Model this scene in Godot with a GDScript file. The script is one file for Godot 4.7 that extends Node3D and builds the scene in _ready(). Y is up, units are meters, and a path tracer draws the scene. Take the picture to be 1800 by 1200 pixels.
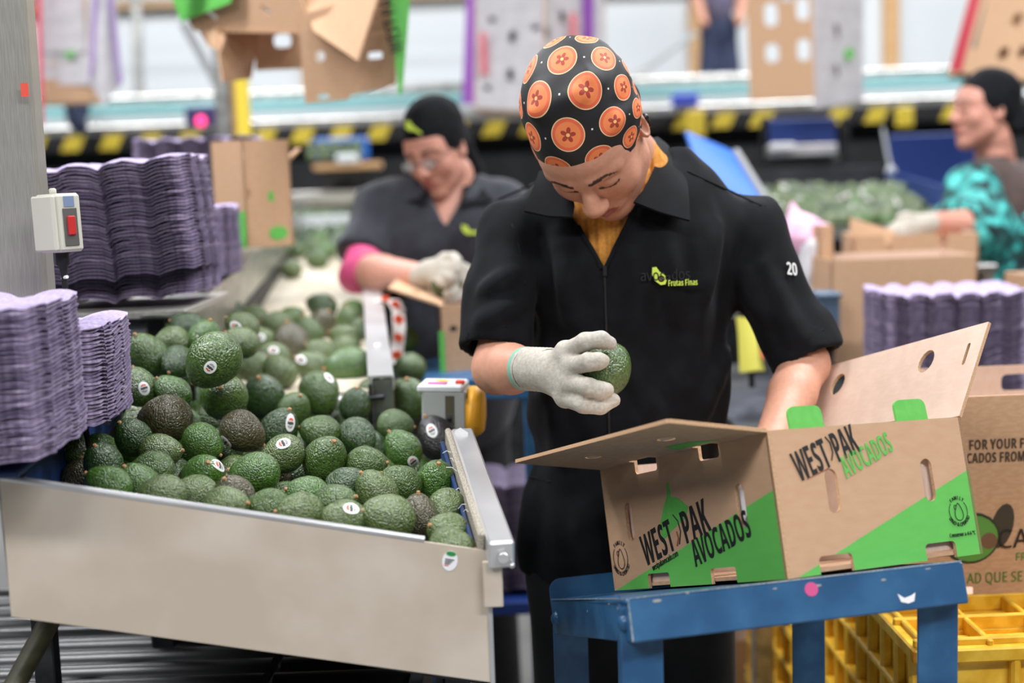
extends Node3D

# ---------------------------------------------------------------- geometry collector
class Geo:
	var v := PackedVector3Array()
	var n := PackedVector3Array()
	var uv := PackedVector2Array()
	var c := PackedColorArray()
	var ix := PackedInt32Array()
	var col := Color(1, 1, 1)
	func vert(p: Vector3, nn: Vector3, t := Vector2.ZERO) -> int:
		v.append(p); n.append(nn); uv.append(t); c.append(col)
		return v.size() - 1
	func face(a: int, b: int, d: int) -> void:   # a b d counter-clockwise seen from outside
		ix.append(a); ix.append(d); ix.append(b)
	func tri(a: Vector3, b: Vector3, d: Vector3, ta := Vector2.ZERO, tb := Vector2.ZERO, td := Vector2.ZERO) -> void:
		var nn := (b - a).cross(d - a).normalized()
		face(vert(a, nn, ta), vert(b, nn, tb), vert(d, nn, td))
	func quad(a: Vector3, b: Vector3, d: Vector3, e: Vector3) -> void:
		var nn := (d - a).cross(e - b).normalized()
		var i := vert(a, nn, Vector2(0, 1)); vert(b, nn, Vector2(1, 1)); vert(d, nn, Vector2(1, 0)); vert(e, nn, Vector2(0, 0))
		face(i, i + 1, i + 2); face(i, i + 2, i + 3)
	func out_tri(a: Vector3, b: Vector3, d: Vector3, centre: Vector3) -> void:
		if (b - a).cross(d - a).dot((a + b + d) / 3.0 - centre) < 0.0: tri(a, d, b)
		else: tri(a, b, d)
	func out_quad(a: Vector3, b: Vector3, d: Vector3, e: Vector3, centre: Vector3) -> void:
		if (d - a).cross(e - b).dot((a + b + d + e) / 4.0 - centre) < 0.0: quad(e, d, b, a)
		else: quad(a, b, d, e)
	func box(at: Vector3, size: Vector3, bevel := 0.002, turn := Basis.IDENTITY) -> Geo:
		var h := size / 2.0
		var b := minf(bevel, minf(h.x, minf(h.y, h.z)) * 0.6)
		var xf := Transform3D(turn, at)
		for ax in 3:
			for s: float in [-1.0, 1.0]:
				var q := []
				for k: Vector2 in [Vector2(-1, -1), Vector2(1, -1), Vector2(1, 1), Vector2(-1, 1)]:
					var p := Vector3.ZERO
					p[ax] = s * h[ax]
					p[(ax + 1) % 3] = k.x * (h[(ax + 1) % 3] - b)
					p[(ax + 2) % 3] = k.y * (h[(ax + 2) % 3] - b)
					q.append(xf * p)
				out_quad(q[0], q[1], q[2], q[3], at)
		for ax in 3:
			var a1 := (ax + 1) % 3
			var a2 := (ax + 2) % 3
			for s1: float in [-1.0, 1.0]:
				for s2: float in [-1.0, 1.0]:
					var q := []
					for k: Vector2 in [Vector2(-1, 0), Vector2(1, 0), Vector2(1, 1), Vector2(-1, 1)]:
						var p := Vector3.ZERO
						p[ax] = k.x * (h[ax] - b)
						p[a1] = s1 * (h[a1] - (b if k.y > 0.5 else 0.0))
						p[a2] = s2 * (h[a2] - (0.0 if k.y > 0.5 else b))
						q.append(xf * p)
					out_quad(q[0], q[1], q[2], q[3], at)
		for sx: float in [-1.0, 1.0]:
			for sy: float in [-1.0, 1.0]:
				for sz: float in [-1.0, 1.0]:
					var s := Vector3(sx, sy, sz)
					var q := []
					for ax in 3:
						var p := Vector3(s.x * (h.x - b), s.y * (h.y - b), s.z * (h.z - b))
						p[ax] = s[ax] * h[ax]
						q.append(xf * p)
					out_tri(q[0], q[1], q[2], at)
		return self
	func bar(a: Vector3, b: Vector3, wide: float, high: float, bevel := 0.002, up := Vector3.UP) -> Geo:   # square bar from a to b
		var z := (b - a).normalized()
		var x := up.cross(z).normalized() if absf(up.dot(z)) < 0.98 else Vector3.RIGHT.cross(z).normalized()
		return box((a + b) / 2.0, Vector3(wide, high, a.distance_to(b)), bevel, Basis(x, z.cross(x), z))
	func tube(pts: Array, radii: Array, sides := 10, caps := true, flat_y := 1.0) -> Geo:
		var first := v.size()
		var m := pts.size()
		var side := Vector3.ZERO
		var ring := sides + 1
		for i in m:
			var t: Vector3 = ((pts[mini(i + 1, m - 1)] as Vector3) - (pts[maxi(i - 1, 0)] as Vector3)).normalized()
			if side == Vector3.ZERO: side = t.cross(Vector3.UP) if absf(t.y) < 0.9 else t.cross(Vector3.RIGHT)
			side = (side - t * side.dot(t)).normalized()
			var other := t.cross(side)
			var r: float = radii[mini(i, radii.size() - 1)]
			for k in ring:
				var a := TAU * k / sides
				var d := side * cos(a) + other * sin(a) * flat_y
				vert((pts[i] as Vector3) + d * r, (side * cos(a) + other * sin(a) / flat_y).normalized(), Vector2(float(k) / sides, float(i) / maxi(m - 1, 1)))
		for i in m - 1:
			for k in sides:
				var a := first + i * ring + k
				face(a, a + 1, a + ring + 1); face(a, a + ring + 1, a + ring)
		if caps:
			for e in [0, m - 1]:
				var t: Vector3 = ((pts[1] as Vector3) - (pts[0] as Vector3)).normalized() * -1.0 if e == 0 else ((pts[m - 1] as Vector3) - (pts[m - 2] as Vector3)).normalized()
				var mid := vert(pts[e], t)
				var b := v.size()
				for k in ring: vert(v[first + e * ring + k], t)
				for k in sides:
					if e == 0: face(mid, b + k + 1, b + k)
					else: face(mid, b + k, b + k + 1)
		return self
	func lathe(profile: Array, sides := 20, xf := Transform3D.IDENTITY) -> Geo:   # profile of Vector2(radius, height), from bottom to top
		var first := v.size()
		var m := profile.size()
		var ring := sides + 1
		for i in m:
			var d: Vector2 = (profile[mini(i + 1, m - 1)] as Vector2) - (profile[maxi(i - 1, 0)] as Vector2)
			for k in ring:
				var a := TAU * k / sides
				var p: Vector2 = profile[i]
				vert(xf * Vector3(p.x * cos(a), p.y, p.x * sin(a)), (xf.basis * Vector3(d.y * cos(a), -d.x, d.y * sin(a))).normalized(), Vector2(float(k) / sides, float(i) / (m - 1)))
		for i in m - 1:
			for k in sides:
				var a := first + i * ring + k
				face(a, a + ring, a + ring + 1); face(a, a + ring + 1, a + 1)
		return self
	# a flat sheet with thickness t: outline and holes in metres, x right, y up, facing +z; uv over (0,0)-(w,h)
	func sheet(outline: PackedVector2Array, holes: Array, t: float, xf: Transform3D, wh: Vector2, edge: Geo = null, back: Geo = null) -> Geo:
		var eg: Geo = edge if edge else self
		var bk: Geo = back if back else self
		var cuts := []
		for h: PackedVector2Array in holes:
			var m := Vector2.ZERO
			for p in h: m += p
			cuts.append((m / h.size()).x)
		cuts.sort()
		var xs := [-9.0] + cuts + [9.0]
		for i in xs.size() - 1:
			if xs[i + 1] - xs[i] < 1e-5: continue
			var strip := PackedVector2Array([Vector2(xs[i], -9), Vector2(xs[i + 1], -9), Vector2(xs[i + 1], 9), Vector2(xs[i], 9)])
			var pieces := Geometry2D.intersect_polygons(outline, strip)
			for h: PackedVector2Array in holes:
				var next: Array[PackedVector2Array] = []
				for p in pieces: next.append_array(Geometry2D.clip_polygons(p, h))
				pieces = next
			for p in pieces:
				var ids := Geometry2D.triangulate_polygon(p)
				for k in range(0, ids.size(), 3):
					var q := [p[ids[k]], p[ids[k + 1]], p[ids[k + 2]]]
					if ((q[1] as Vector2) - (q[0] as Vector2)).cross((q[2] as Vector2) - (q[0] as Vector2)) < 0: q = [q[0], q[2], q[1]]
					var f := []
					var g := []
					var w := []
					for e: Vector2 in q:
						f.append(xf * Vector3(e.x, e.y, t / 2)); g.append(xf * Vector3(e.x, e.y, -t / 2)); w.append(Vector2(e.x / wh.x, 1.0 - e.y / wh.y))
					tri(f[0], f[1], f[2], w[0], w[1], w[2])
					bk.tri(g[0], g[2], g[1], w[0], w[2], w[1])
		var loops: Array[PackedVector2Array] = [outline]
		for h: PackedVector2Array in holes:
			var next: Array[PackedVector2Array] = []
			for p in loops:
				if Geometry2D.is_polygon_clockwise(p): next.append(p)
				else: next.append_array(Geometry2D.clip_polygons(p, h))
			loops = next
		for p in loops:
			for k in p.size():
				var a := p[k]
				var b := p[(k + 1) % p.size()]
				eg.quad(xf * Vector3(a.x, a.y, -t / 2), xf * Vector3(b.x, b.y, -t / 2), xf * Vector3(b.x, b.y, t / 2), xf * Vector3(a.x, a.y, t / 2))
		return self
	# a patch of a x b points given by rows of Vector3, thickened by t towards its back
	func patch(rows: Array, t: float, wrap_uv := Vector2(1, 1)) -> Geo:
		var a := rows.size()
		var b: int = rows[0].size()
		var nn := []
		for i in a:
			var line := []
			for j in b:
				var du: Vector3 = rows[i][mini(j + 1, b - 1)] - rows[i][maxi(j - 1, 0)]
				var dv: Vector3 = rows[mini(i + 1, a - 1)][j] - rows[maxi(i - 1, 0)][j]
				line.append(dv.cross(du).normalized())
			nn.append(line)
		var first := v.size()
		for s in 2:
			for i in a:
				for j in b:
					var q: Vector3 = nn[i][j]
					vert((rows[i][j] as Vector3) - (q * t if s == 1 else Vector3.ZERO), q if s == 0 else -q, Vector2(float(j) / (b - 1), float(i) / (a - 1)) * wrap_uv)
		for i in a - 1:
			for j in b - 1:
				var k := first + i * b + j
				face(k, k + b, k + b + 1); face(k, k + b + 1, k + 1)
				var m := k + a * b
				face(m, m + b + 1, m + b); face(m, m + 1, m + b + 1)
		var border := []
		for j in b: border.append(Vector2i(0, j))
		for i in range(1, a): border.append(Vector2i(i, b - 1))
		for j in range(b - 2, -1, -1): border.append(Vector2i(a - 1, j))
		for i in range(a - 2, 0, -1): border.append(Vector2i(i, 0))
		var mid := Vector3.ZERO
		for r: Array in rows:
			for p: Vector3 in r: mid += p / (a * b)
		for k in border.size():
			var p: Vector2i = border[k]
			var q: Vector2i = border[(k + 1) % border.size()]
			out_quad(rows[p.x][p.y], rows[q.x][q.y], rows[q.x][q.y] - nn[q.x][q.y] * t, rows[p.x][p.y] - nn[p.x][p.y] * t, mid)
		return self
	func add(g: Geo) -> void:
		var k := v.size()
		v.append_array(g.v); n.append_array(g.n); uv.append_array(g.uv); c.append_array(g.c)
		for i in g.ix: ix.append(i + k)
	func into(m: ArrayMesh, material: Material) -> ArrayMesh:
		if v.is_empty(): return m
		var a := []
		a.resize(Mesh.ARRAY_MAX)
		a[Mesh.ARRAY_VERTEX] = v; a[Mesh.ARRAY_NORMAL] = n; a[Mesh.ARRAY_TEX_UV] = uv; a[Mesh.ARRAY_COLOR] = c; a[Mesh.ARRAY_INDEX] = ix
		m.add_surface_from_arrays(Mesh.PRIMITIVE_TRIANGLES, a)
		m.surface_set_material(m.get_surface_count() - 1, material)
		return m

# ---------------------------------------------------------------- distance field, meshed as surface nets
class Field:
	var o: Vector3
	var s: float
	var nx: int
	var ny: int
	var nz: int
	var f := PackedFloat32Array()
	func _init(lo: Vector3, hi: Vector3, cell: float) -> void:
		o = lo; s = cell
		nx = int((hi.x - lo.x) / s) + 2; ny = int((hi.y - lo.y) / s) + 2; nz = int((hi.z - lo.z) / s) + 2
		f.resize(nx * ny * nz); f.fill(1.0)
	func span(lo: Vector3, hi: Vector3) -> Array:
		var a := (lo - o) / s
		var b := (hi - o) / s
		return [maxi(0, int(a.x)), mini(nx - 1, int(b.x) + 1), maxi(0, int(a.y)), mini(ny - 1, int(b.y) + 1), maxi(0, int(a.z)), mini(nz - 1, int(b.z) + 1)]
	func cap(a: Vector3, b: Vector3, ra: float, rb: float, k := 0.02, cut := false) -> Field:
		var m := maxf(ra, rb) + k + 3.0 * s
		var w := span(a.min(b) - Vector3.ONE * m, a.max(b) + Vector3.ONE * m)
		var ab := b - a
		var l2 := maxf(ab.length_squared(), 1e-9)
		for z in range(w[4], w[5] + 1):
			for y in range(w[2], w[3] + 1):
				var i := (z * ny + y) * nx
				for x in range(w[0], w[1] + 1):
					var p := o + Vector3(x, y, z) * s - a
					var t := clampf(p.dot(ab) / l2, 0.0, 1.0)
					var d := (p - ab * t).length() - lerpf(ra, rb, t)
					var g := f[i + x]
					if cut:
						d = -d
						var h := maxf(k - absf(g - d), 0.0)
						f[i + x] = maxf(g, d) + h * h * 0.25 / k
					else:
						var h := maxf(k - absf(g - d), 0.0)
						f[i + x] = minf(g, d) - h * h * 0.25 / k
		return self
	func ell(c: Vector3, r: Vector3, k := 0.02, turn := Basis.IDENTITY, cut := false) -> Field:
		var m := maxf(r.x, maxf(r.y, r.z)) + k + 3.0 * s
		var w := span(c - Vector3.ONE * m, c + Vector3.ONE * m)
		var inv := turn.inverse()
		var r2 := r * r
		for z in range(w[4], w[5] + 1):
			for y in range(w[2], w[3] + 1):
				var i := (z * ny + y) * nx
				for x in range(w[0], w[1] + 1):
					var q := inv * (o + Vector3(x, y, z) * s - c)
					var k1 := (q / r2).length()
					var k0 := (q / r).length()
					var d := k0 * (k0 - 1.0) / maxf(k1, 1e-6)
					var g := f[i + x]
					if cut:
						d = -d
						var h := maxf(k - absf(g - d), 0.0)
						f[i + x] = maxf(g, d) + h * h * 0.25 / k
					else:
						var h := maxf(k - absf(g - d), 0.0)
						f[i + x] = minf(g, d) - h * h * 0.25 / k
		return self
	func slice(at: Vector3, nn: Vector3, lo: Vector3, hi: Vector3) -> Field:   # takes away what lies on the side of nn, inside a box
		var w := span(lo, hi)
		for z in range(w[4], w[5] + 1):
			for y in range(w[2], w[3] + 1):
				var i := (z * ny + y) * nx
				for x in range(w[0], w[1] + 1):
					f[i + x] = maxf(f[i + x], (o + Vector3(x, y, z) * s - at).dot(nn))
		return self
	func wedge(at: Vector3, na: Vector3, nb: Vector3, nc: Vector3, lo: Vector3, hi: Vector3) -> Field:   # takes away what lies inside three planes
		var w := span(lo, hi)
		for z in range(w[4], w[5] + 1):
			for y in range(w[2], w[3] + 1):
				var i := (z * ny + y) * nx
				for x in range(w[0], w[1] + 1):
					var p := o + Vector3(x, y, z) * s
					var q := p - at
					f[i + x] = maxf(f[i + x], -maxf(q.dot(na), maxf(q.dot(nb), (p - lo).dot(nc))))
		return self
	func bumps(noise: FastNoiseLite, amp: float, stretch: Vector3) -> Field:
		for z in nz:
			for y in ny:
				var i := (z * ny + y) * nx
				for x in nx:
					if absf(f[i + x]) < 0.03:
						f[i + x] += amp * noise.get_noise_3dv((o + Vector3(x, y, z) * s) * stretch)
		return self
	func at(p: Vector3) -> float:
		var q := (p - o) / s
		var x := clampi(int(q.x), 0, nx - 2)
		var y := clampi(int(q.y), 0, ny - 2)
		var z := clampi(int(q.z), 0, nz - 2)
		var u := q - Vector3(x, y, z)
		var i := (z * ny + y) * nx + x
		var j := i + nx * ny
		return lerpf(lerpf(lerpf(f[i], f[i + 1], u.x), lerpf(f[i + nx], f[i + nx + 1], u.x), u.y), lerpf(lerpf(f[j], f[j + 1], u.x), lerpf(f[j + nx], f[j + nx + 1], u.x), u.y), u.z)
	func slope(p: Vector3) -> Vector3:
		var e := s * 0.7
		return Vector3(at(p + Vector3(e, 0, 0)) - at(p - Vector3(e, 0, 0)), at(p + Vector3(0, e, 0)) - at(p - Vector3(0, e, 0)), at(p + Vector3(0, 0, e)) - at(p - Vector3(0, 0, e))).normalized()
	func meet(a: Vector3, b: Vector3) -> Vector3:   # first point of the surface on the way from a to b
		var n := int(a.distance_to(b) / (s * 0.3))
		for i in n:
			if at(a.lerp(b, float(i) / n)) < 0.0: return a.lerp(b, float(i) / n)
		return b
	func mesh(g: Geo, xf := Transform3D.IDENTITY, paint = null, chart = null) -> Geo:
		var id := {}
		var sl := nx * ny
		for z in nz - 1:
			for y in ny - 1:
				var i := (z * ny + y) * nx
				for x in nx - 1:
					var k := i + x
					var low := f[k] < 0.0
					if low == (f[k + 1] < 0.0) and low == (f[k + nx] < 0.0) and low == (f[k + sl] < 0.0) and low == (f[k + nx + 1] < 0.0) and low == (f[k + sl + 1] < 0.0) and low == (f[k + sl + nx] < 0.0) and low == (f[k + sl + nx + 1] < 0.0): continue
					var sum := Vector3.ZERO
					var m := 0
					for e in 12:
						var c0: int = E0[e]
						var c1: int = E1[e]
						var a := f[k + (c0 & 1) + ((c0 >> 1) & 1) * nx + (c0 >> 2) * sl]
						var b := f[k + (c1 & 1) + ((c1 >> 1) & 1) * nx + (c1 >> 2) * sl]
						if (a < 0.0) != (b < 0.0):
							var t := a / (a - b)
							sum += Vector3(c0 & 1, (c0 >> 1) & 1, c0 >> 2).lerp(Vector3(c1 & 1, (c1 >> 1) & 1, c1 >> 2), t)
							m += 1
					var p := o + (Vector3(x, y, z) + sum / m) * s
					if paint != null: g.col = paint.call(p)
					var t2 := Vector2.ZERO
					if chart != null: t2 = chart.call(p)
					id[k] = g.vert(xf * p, (xf.basis * slope(p)).normalized(), t2)
		for z in range(1, nz - 1):
			for y in range(1, ny - 1):
				var i := (z * ny + y) * nx
				for x in range(1, nx - 1):
					var k := i + x
					var low := f[k] < 0.0
					if low != (f[k + 1] < 0.0): four(g, id, [k, k - nx, k - nx - sl, k - sl], not low)
					if low != (f[k + nx] < 0.0): four(g, id, [k, k - sl, k - sl - 1, k - 1], not low)
					if low != (f[k + sl] < 0.0): four(g, id, [k, k - 1, k - 1 - nx, k - nx], not low)
		return g
	func four(g: Geo, id: Dictionary, q: Array, turn: bool) -> void:
		for k: int in q:
			if not id.has(k): return
		if turn: q.reverse()
		g.face(id[q[0]], id[q[1]], id[q[2]]); g.face(id[q[0]], id[q[2]], id[q[3]])
	const E0 := [0, 2, 4, 6, 0, 1, 4, 5, 0, 1, 2, 3]
	const E1 := [1, 3, 5, 7, 2, 3, 6, 7, 4, 5, 6, 7]

# ---------------------------------------------------------------- objects
var used := {}
func numbered(called: String) -> String:
	if not used.has(called):
		used[called] = 0
		return called
	used[called] += 1
	return "%s_%03d" % [called, used[called]]

func tag(o: Node, label: String, category: String, group := "", kind := "") -> Node:
	o.set_meta("label", label); o.set_meta("category", category)
	if group: o.set_meta("group", group)
	if kind: o.set_meta("kind", kind)
	return o

func thing(called: String, label: String, category: String, at := Vector3.ZERO, group := "", turn := Basis.IDENTITY) -> Node3D:
	var o := Node3D.new()
	o.name = numbered(called)
	add_child(o)
	o.transform = Transform3D(turn, at)
	tag(o, label, category, group)
	return o

func put(called: String, g: Geo, m: Material, parent: Node = null) -> MeshInstance3D:
	return put_mesh(called, g.into(ArrayMesh.new(), m), parent)

func put_mesh(called: String, mesh: Mesh, parent: Node = null) -> MeshInstance3D:
	var o := MeshInstance3D.new()
	o.mesh = mesh
	if parent:
		o.name = called
		parent.add_child(o, true)
	else:
		o.name = numbered(called)
		add_child(o)
	return o

func built(called: String, g: Geo, m: Material, parent: Node = null) -> MeshInstance3D:   # a piece of the setting
	var o := put(called, g, m, parent)
	if parent == null: o.set_meta("kind", "structure")
	return o

func box(at: Vector3, size: Vector3, bevel := 0.002, turn := Basis.IDENTITY) -> Geo:
	return Geo.new().box(at, size, bevel, turn)

func bar(a: Vector3, b: Vector3, wide: float, high: float, bevel := 0.002, up := Vector3.UP) -> Geo:
	return Geo.new().bar(a, b, wide, high, bevel, up)

func tube(pts: Array, radii: Array, sides := 10) -> Geo:
	return Geo.new().tube(pts, radii, sides)

func rect(x: float, y: float, w: float, h: float, r := 0.0, steps := 4) -> PackedVector2Array:   # counter-clockwise, x y is its lower left corner
	if r <= 0.0: return PackedVector2Array([Vector2(x, y), Vector2(x + w, y), Vector2(x + w, y + h), Vector2(x, y + h)])
	var p := PackedVector2Array()
	for k in 4:
		var c := Vector2(x + (w - r if k == 0 or k == 3 else r), y + (h - r if k < 2 else r))
		for i in steps + 1:
			var a := PI / 2 * (k + float(i) / steps)
			p.append(c + Vector2(cos(a), sin(a)) * r)
	return p

func oval(x: float, y: float, rx: float, ry: float, steps := 16) -> PackedVector2Array:
	var p := PackedVector2Array()
	for i in steps: p.append(Vector2(x + cos(TAU * i / steps) * rx, y + sin(TAU * i / steps) * ry))
	return p

func words(text: String, size: float, m: Material, parent: Node, at: Vector3, turn: Basis, bold := true, narrow := 1.0, called := "lettering", serif := false) -> MeshInstance3D:   # centred at `at`, x of turn along the line
	var t := TextMesh.new()
	var f := SystemFont.new()
	f.font_names = PackedStringArray(["Droid Serif" if serif else "Droid Sans"])
	f.font_weight = 700 if bold else 400
	t.font = f; t.text = text; t.font_size = 48; t.pixel_size = size / 34.0; t.depth = 0.0006; t.curve_step = 2.0
	t.material = m
	var o := put_mesh(called, t, parent)
	o.transform = Transform3D(turn * Basis.from_scale(Vector3(narrow, 1, 1)), at)
	return o

# ---------------------------------------------------------------- materials
func mat(c: Color, rough := 0.6, metal := 0.0) -> StandardMaterial3D:
	var m := StandardMaterial3D.new()
	m.albedo_color = c; m.roughness = rough; m.metallic = metal
	return m

func rgb(r: float, g: float, b: float) -> Color:
	return Color(r / 255.0, g / 255.0, b / 255.0)

func noise(freq: float, kind := FastNoiseLite.TYPE_SIMPLEX_SMOOTH, octaves := 4, sd := 1) -> FastNoiseLite:
	var n := FastNoiseLite.new()
	n.noise_type = kind; n.frequency = freq; n.fractal_octaves = octaves; n.seed = sd
	if kind == FastNoiseLite.TYPE_CELLULAR: n.fractal_type = FastNoiseLite.FRACTAL_NONE
	return n

func grain(n: FastNoiseLite, a: Color, b: Color, px := 512, lo := 0.0, hi := 1.0) -> NoiseTexture2D:
	var t := NoiseTexture2D.new()
	t.width = px; t.height = px; t.seamless = true; t.noise = n
	var g := Gradient.new()
	g.set_color(0, a); g.set_color(1, b); g.set_offset(0, lo); g.set_offset(1, hi)
	t.color_ramp = g
	return t

var plain_noise := {}
func relief(n: FastNoiseLite, key: String, px := 512) -> NoiseTexture2D:
	if not plain_noise.has(key): plain_noise[key] = grain(n, Color.BLACK, Color.WHITE, px)
	return plain_noise[key]

# a surface with mottled colour a..b, repeating every `size` metres, and relief of `high` centimetres
func surf(a: Color, b: Color, size: float, rough: float, metal := 0.0, freq := 0.02, high := 0.0, stretch := Vector3.ONE, world := false) -> StandardMaterial3D:
	var m := mat(Color.WHITE, rough, metal)
	var key := "a%s%s%f" % [a, b, freq]
	if not plain_noise.has(key): plain_noise[key] = grain(noise(freq, FastNoiseLite.TYPE_SIMPLEX_SMOOTH, 5), a, b, 256, 0.25, 0.75)
	m.albedo_texture = plain_noise[key]
	m.uv1_triplanar = true; m.uv1_world_triplanar = world
	m.uv1_scale = stretch / size
	if high > 0.0:
		m.heightmap_enabled = true; m.heightmap_scale = high
		m.heightmap_texture = relief(noise(freq * 2.0, FastNoiseLite.TYPE_SIMPLEX_SMOOTH, 4, 7), "h%f" % freq, 256)
	return m

# ---------------------------------------------------------------- the scene
func _ready() -> void:
	var cam := Camera3D.new()
	cam.name = "camera"
	cam.position = Vector3(0, 1.45, 0)
	cam.rotation_degrees = Vector3(-7, 0, -2)
	cam.fov = 28.0725
	cam.near = 0.05; cam.far = 60.0
	var lens := CameraAttributesPhysical.new()
	lens.frustum_focal_length = 48.0
	lens.frustum_focus_distance = 1.88
	lens.exposure_aperture = 2.0
	cam.attributes = lens
	add_child(cam)
	cam.current = true
	var env := Environment.new()
	env.background_mode = Environment.BG_COLOR
	env.background_color = rgb(190, 200, 210)
	env.tonemap_mode = Environment.TONE_MAPPER_LINEAR
	env.tonemap_exposure = 1.26
	env.sdfgi_enabled = true; env.ssao_enabled = true; env.ssil_enabled = true
	var we := WorldEnvironment.new()
	we.name = "world_environment"
	we.environment = env
	add_child(we)
	materials()
	ceiling_lights()
	hall()
	sorting_bin()
	avocados()
	packing_table()
	main_carton()
	left_side()
	people()
	right_side()
	background()

# long ceiling fittings in rows over the hall
func ceiling_lights() -> void:
	var glow := mat(rgb(250, 250, 250), 0.5)
	glow.emission_enabled = true; glow.emission = rgb(245, 248, 255); glow.emission_energy_multiplier = 3.0
	for z: float in [1.0, -2.7, -6.6]:
		for x: float in [-2.3, 2.3]:
			var t := thing("ceiling_lamp", "long white ceiling lamp hanging in a row above the packing hall", "lamp", Vector3(x, 4.1, z), "ceiling lamps of the hall")
			put("housing", box(Vector3(0, 0.06, 0), Vector3(3.2, 0.08, 0.52), 0.01), M.white_paint, t)
			put("diffuser", box(Vector3(0, 0.008, 0), Vector3(3.1, 0.02, 0.46), 0.004), glow, t)
			put("hanger", bar(Vector3(-0.9, 0.1, 0), Vector3(-0.9, 0.9, 0), 0.012, 0.012), M.steel, t)
			put("hanger", bar(Vector3(0.9, 0.1, 0), Vector3(0.9, 0.9, 0), 0.012, 0.012), M.steel, t)
			var l := AreaLight3D.new()
			l.name = "lamp_light"
			l.area_size = Vector2(3.1, 0.46)
			l.light_energy = LAMP
			l.light_color = rgb(250, 251, 255)
			l.shadow_enabled = true
			l.area_range = 25.0; l.area_attenuation = 2.0
			l.position = Vector3(0, -0.01, 0)
			l.rotation_degrees = Vector3(-90, 0, 0)
			t.add_child(l)
const LAMP := 15.0

var M := {}
func materials() -> void:
	M.white_paint = mat(rgb(235, 236, 236), 0.6)
	M.grey_wall = mat(rgb(104, 108, 112), 0.8)
	M.grey_paint = mat(rgb(150, 152, 152), 0.55)
	M.steel = surf(rgb(150, 150, 146), rgb(196, 195, 190), 0.3, 0.34, 1.0, 0.02, 0.0, Vector3(1, 1, 1))
	M.brushed = surf(rgb(166, 164, 155), rgb(190, 188, 180), 0.25, 0.42, 0.5, 0.03, 0.0, Vector3(14, 0.6, 14))
	M.panel = surf(rgb(206, 191, 172), rgb(222, 209, 192), 0.7, 0.40, 0.25, 0.012, 0.0)
	M.bright_steel = surf(rgb(200, 200, 200), rgb(222, 222, 222), 0.9, 0.30, 0.6, 0.01)
	M.dark_steel = surf(rgb(40, 42, 44), rgb(66, 68, 70), 0.4, 0.45, 0.6, 0.02)
	M.concrete = surf(rgb(106, 106, 103), rgb(122, 121, 118), 1.7, 0.7, 0.0, 0.012, 0.0, Vector3.ONE, true)
	M.black = mat(rgb(14, 14, 15), 0.6)
	M.dark = surf(rgb(20, 22, 25), rgb(38, 40, 44), 0.8, 0.6, 0.0, 0.01)
	M.blue = surf(rgb(38, 82, 122), rgb(54, 102, 142), 0.3, 0.36, 0.0, 0.015, 0.0)
	M.blue_chip = surf(rgb(120, 140, 150), rgb(160, 160, 150), 0.05, 0.5)
	M.bin_blue = mat(rgb(20, 52, 100), 0.45)
	M.bright_blue = mat(rgb(40, 110, 205), 0.45)
	M.deep_blue = mat(rgb(28, 58, 130), 0.5)
	M.yellow = surf(rgb(226, 172, 36), rgb(246, 200, 66), 0.2, 0.42, 0.0, 0.015)
	M.kraft = surf(rgb(188, 150, 116), rgb(197, 160, 126), 0.16, 0.78, 0.0, 0.03, 0.0, Vector3(1, 3, 1))
	M.kraft_in = surf(rgb(210, 182, 162), rgb(218, 192, 173), 0.16, 0.75, 0.0, 0.02, 0.0, Vector3(6, 1, 1))
	M.kraft_edge = surf(rgb(168, 128, 92), rgb(216, 180, 142), 0.02, 0.85, 0.0, 0.05)
	M.green_ink = surf(rgb(92, 178, 76), rgb(100, 187, 84), 0.1, 0.6, 0.0, 0.02)
	M.black_ink = mat(rgb(30, 28, 28), 0.6)
	M.brown_ink = mat(rgb(70, 54, 42), 0.65)
	M.red_ink = mat(rgb(150, 70, 50), 0.6)
	M.white = mat(rgb(240, 240, 240), 0.5)
	M.skin_mask = null
	# avocado skin: pebbles a few millimetres wide
	var pebble := noise(0.05, FastNoiseLite.TYPE_CELLULAR, 1, 3)
	pebble.cellular_return_type = FastNoiseLite.RETURN_DISTANCE
	pebble.domain_warp_enabled = true; pebble.domain_warp_amplitude = 14.0; pebble.domain_warp_frequency = 0.02
	var skin_tex := grain(noise(0.02, FastNoiseLite.TYPE_SIMPLEX_SMOOTH, 5, 9), Color(0.62, 0.62, 0.5), Color(1, 1, 1), 512, 0.2, 0.7)
	M.avo = []
	for c: Color in [rgb(78, 108, 44), rgb(76, 118, 38), rgb(98, 120, 66), rgb(88, 82, 54), rgb(42, 37, 42), rgb(52, 84, 36)]:
		var m := mat(c, 0.24)
		m.albedo_texture = skin_tex
		m.uv1_triplanar = true
		m.uv1_scale = Vector3.ONE * 1.15
		m.heightmap_enabled = true; m.heightmap_texture = relief(pebble, "pebble"); m.heightmap_scale = 0.22; m.heightmap_flip_texture = true
		m.metallic_specular = 0.68
		M.avo.append(m)
	M.dark_roller = mat(rgb(16, 16, 17), 0.33, 0.0)
	M.post_steel = surf(rgb(160, 158, 147), rgb(176, 174, 164), 0.25, 0.42, 0.5, 0.03, 0.0, Vector3(14, 0.6, 14))
	M.stem = surf(rgb(150, 104, 70), rgb(196, 156, 110), 0.01, 0.7)

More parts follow.
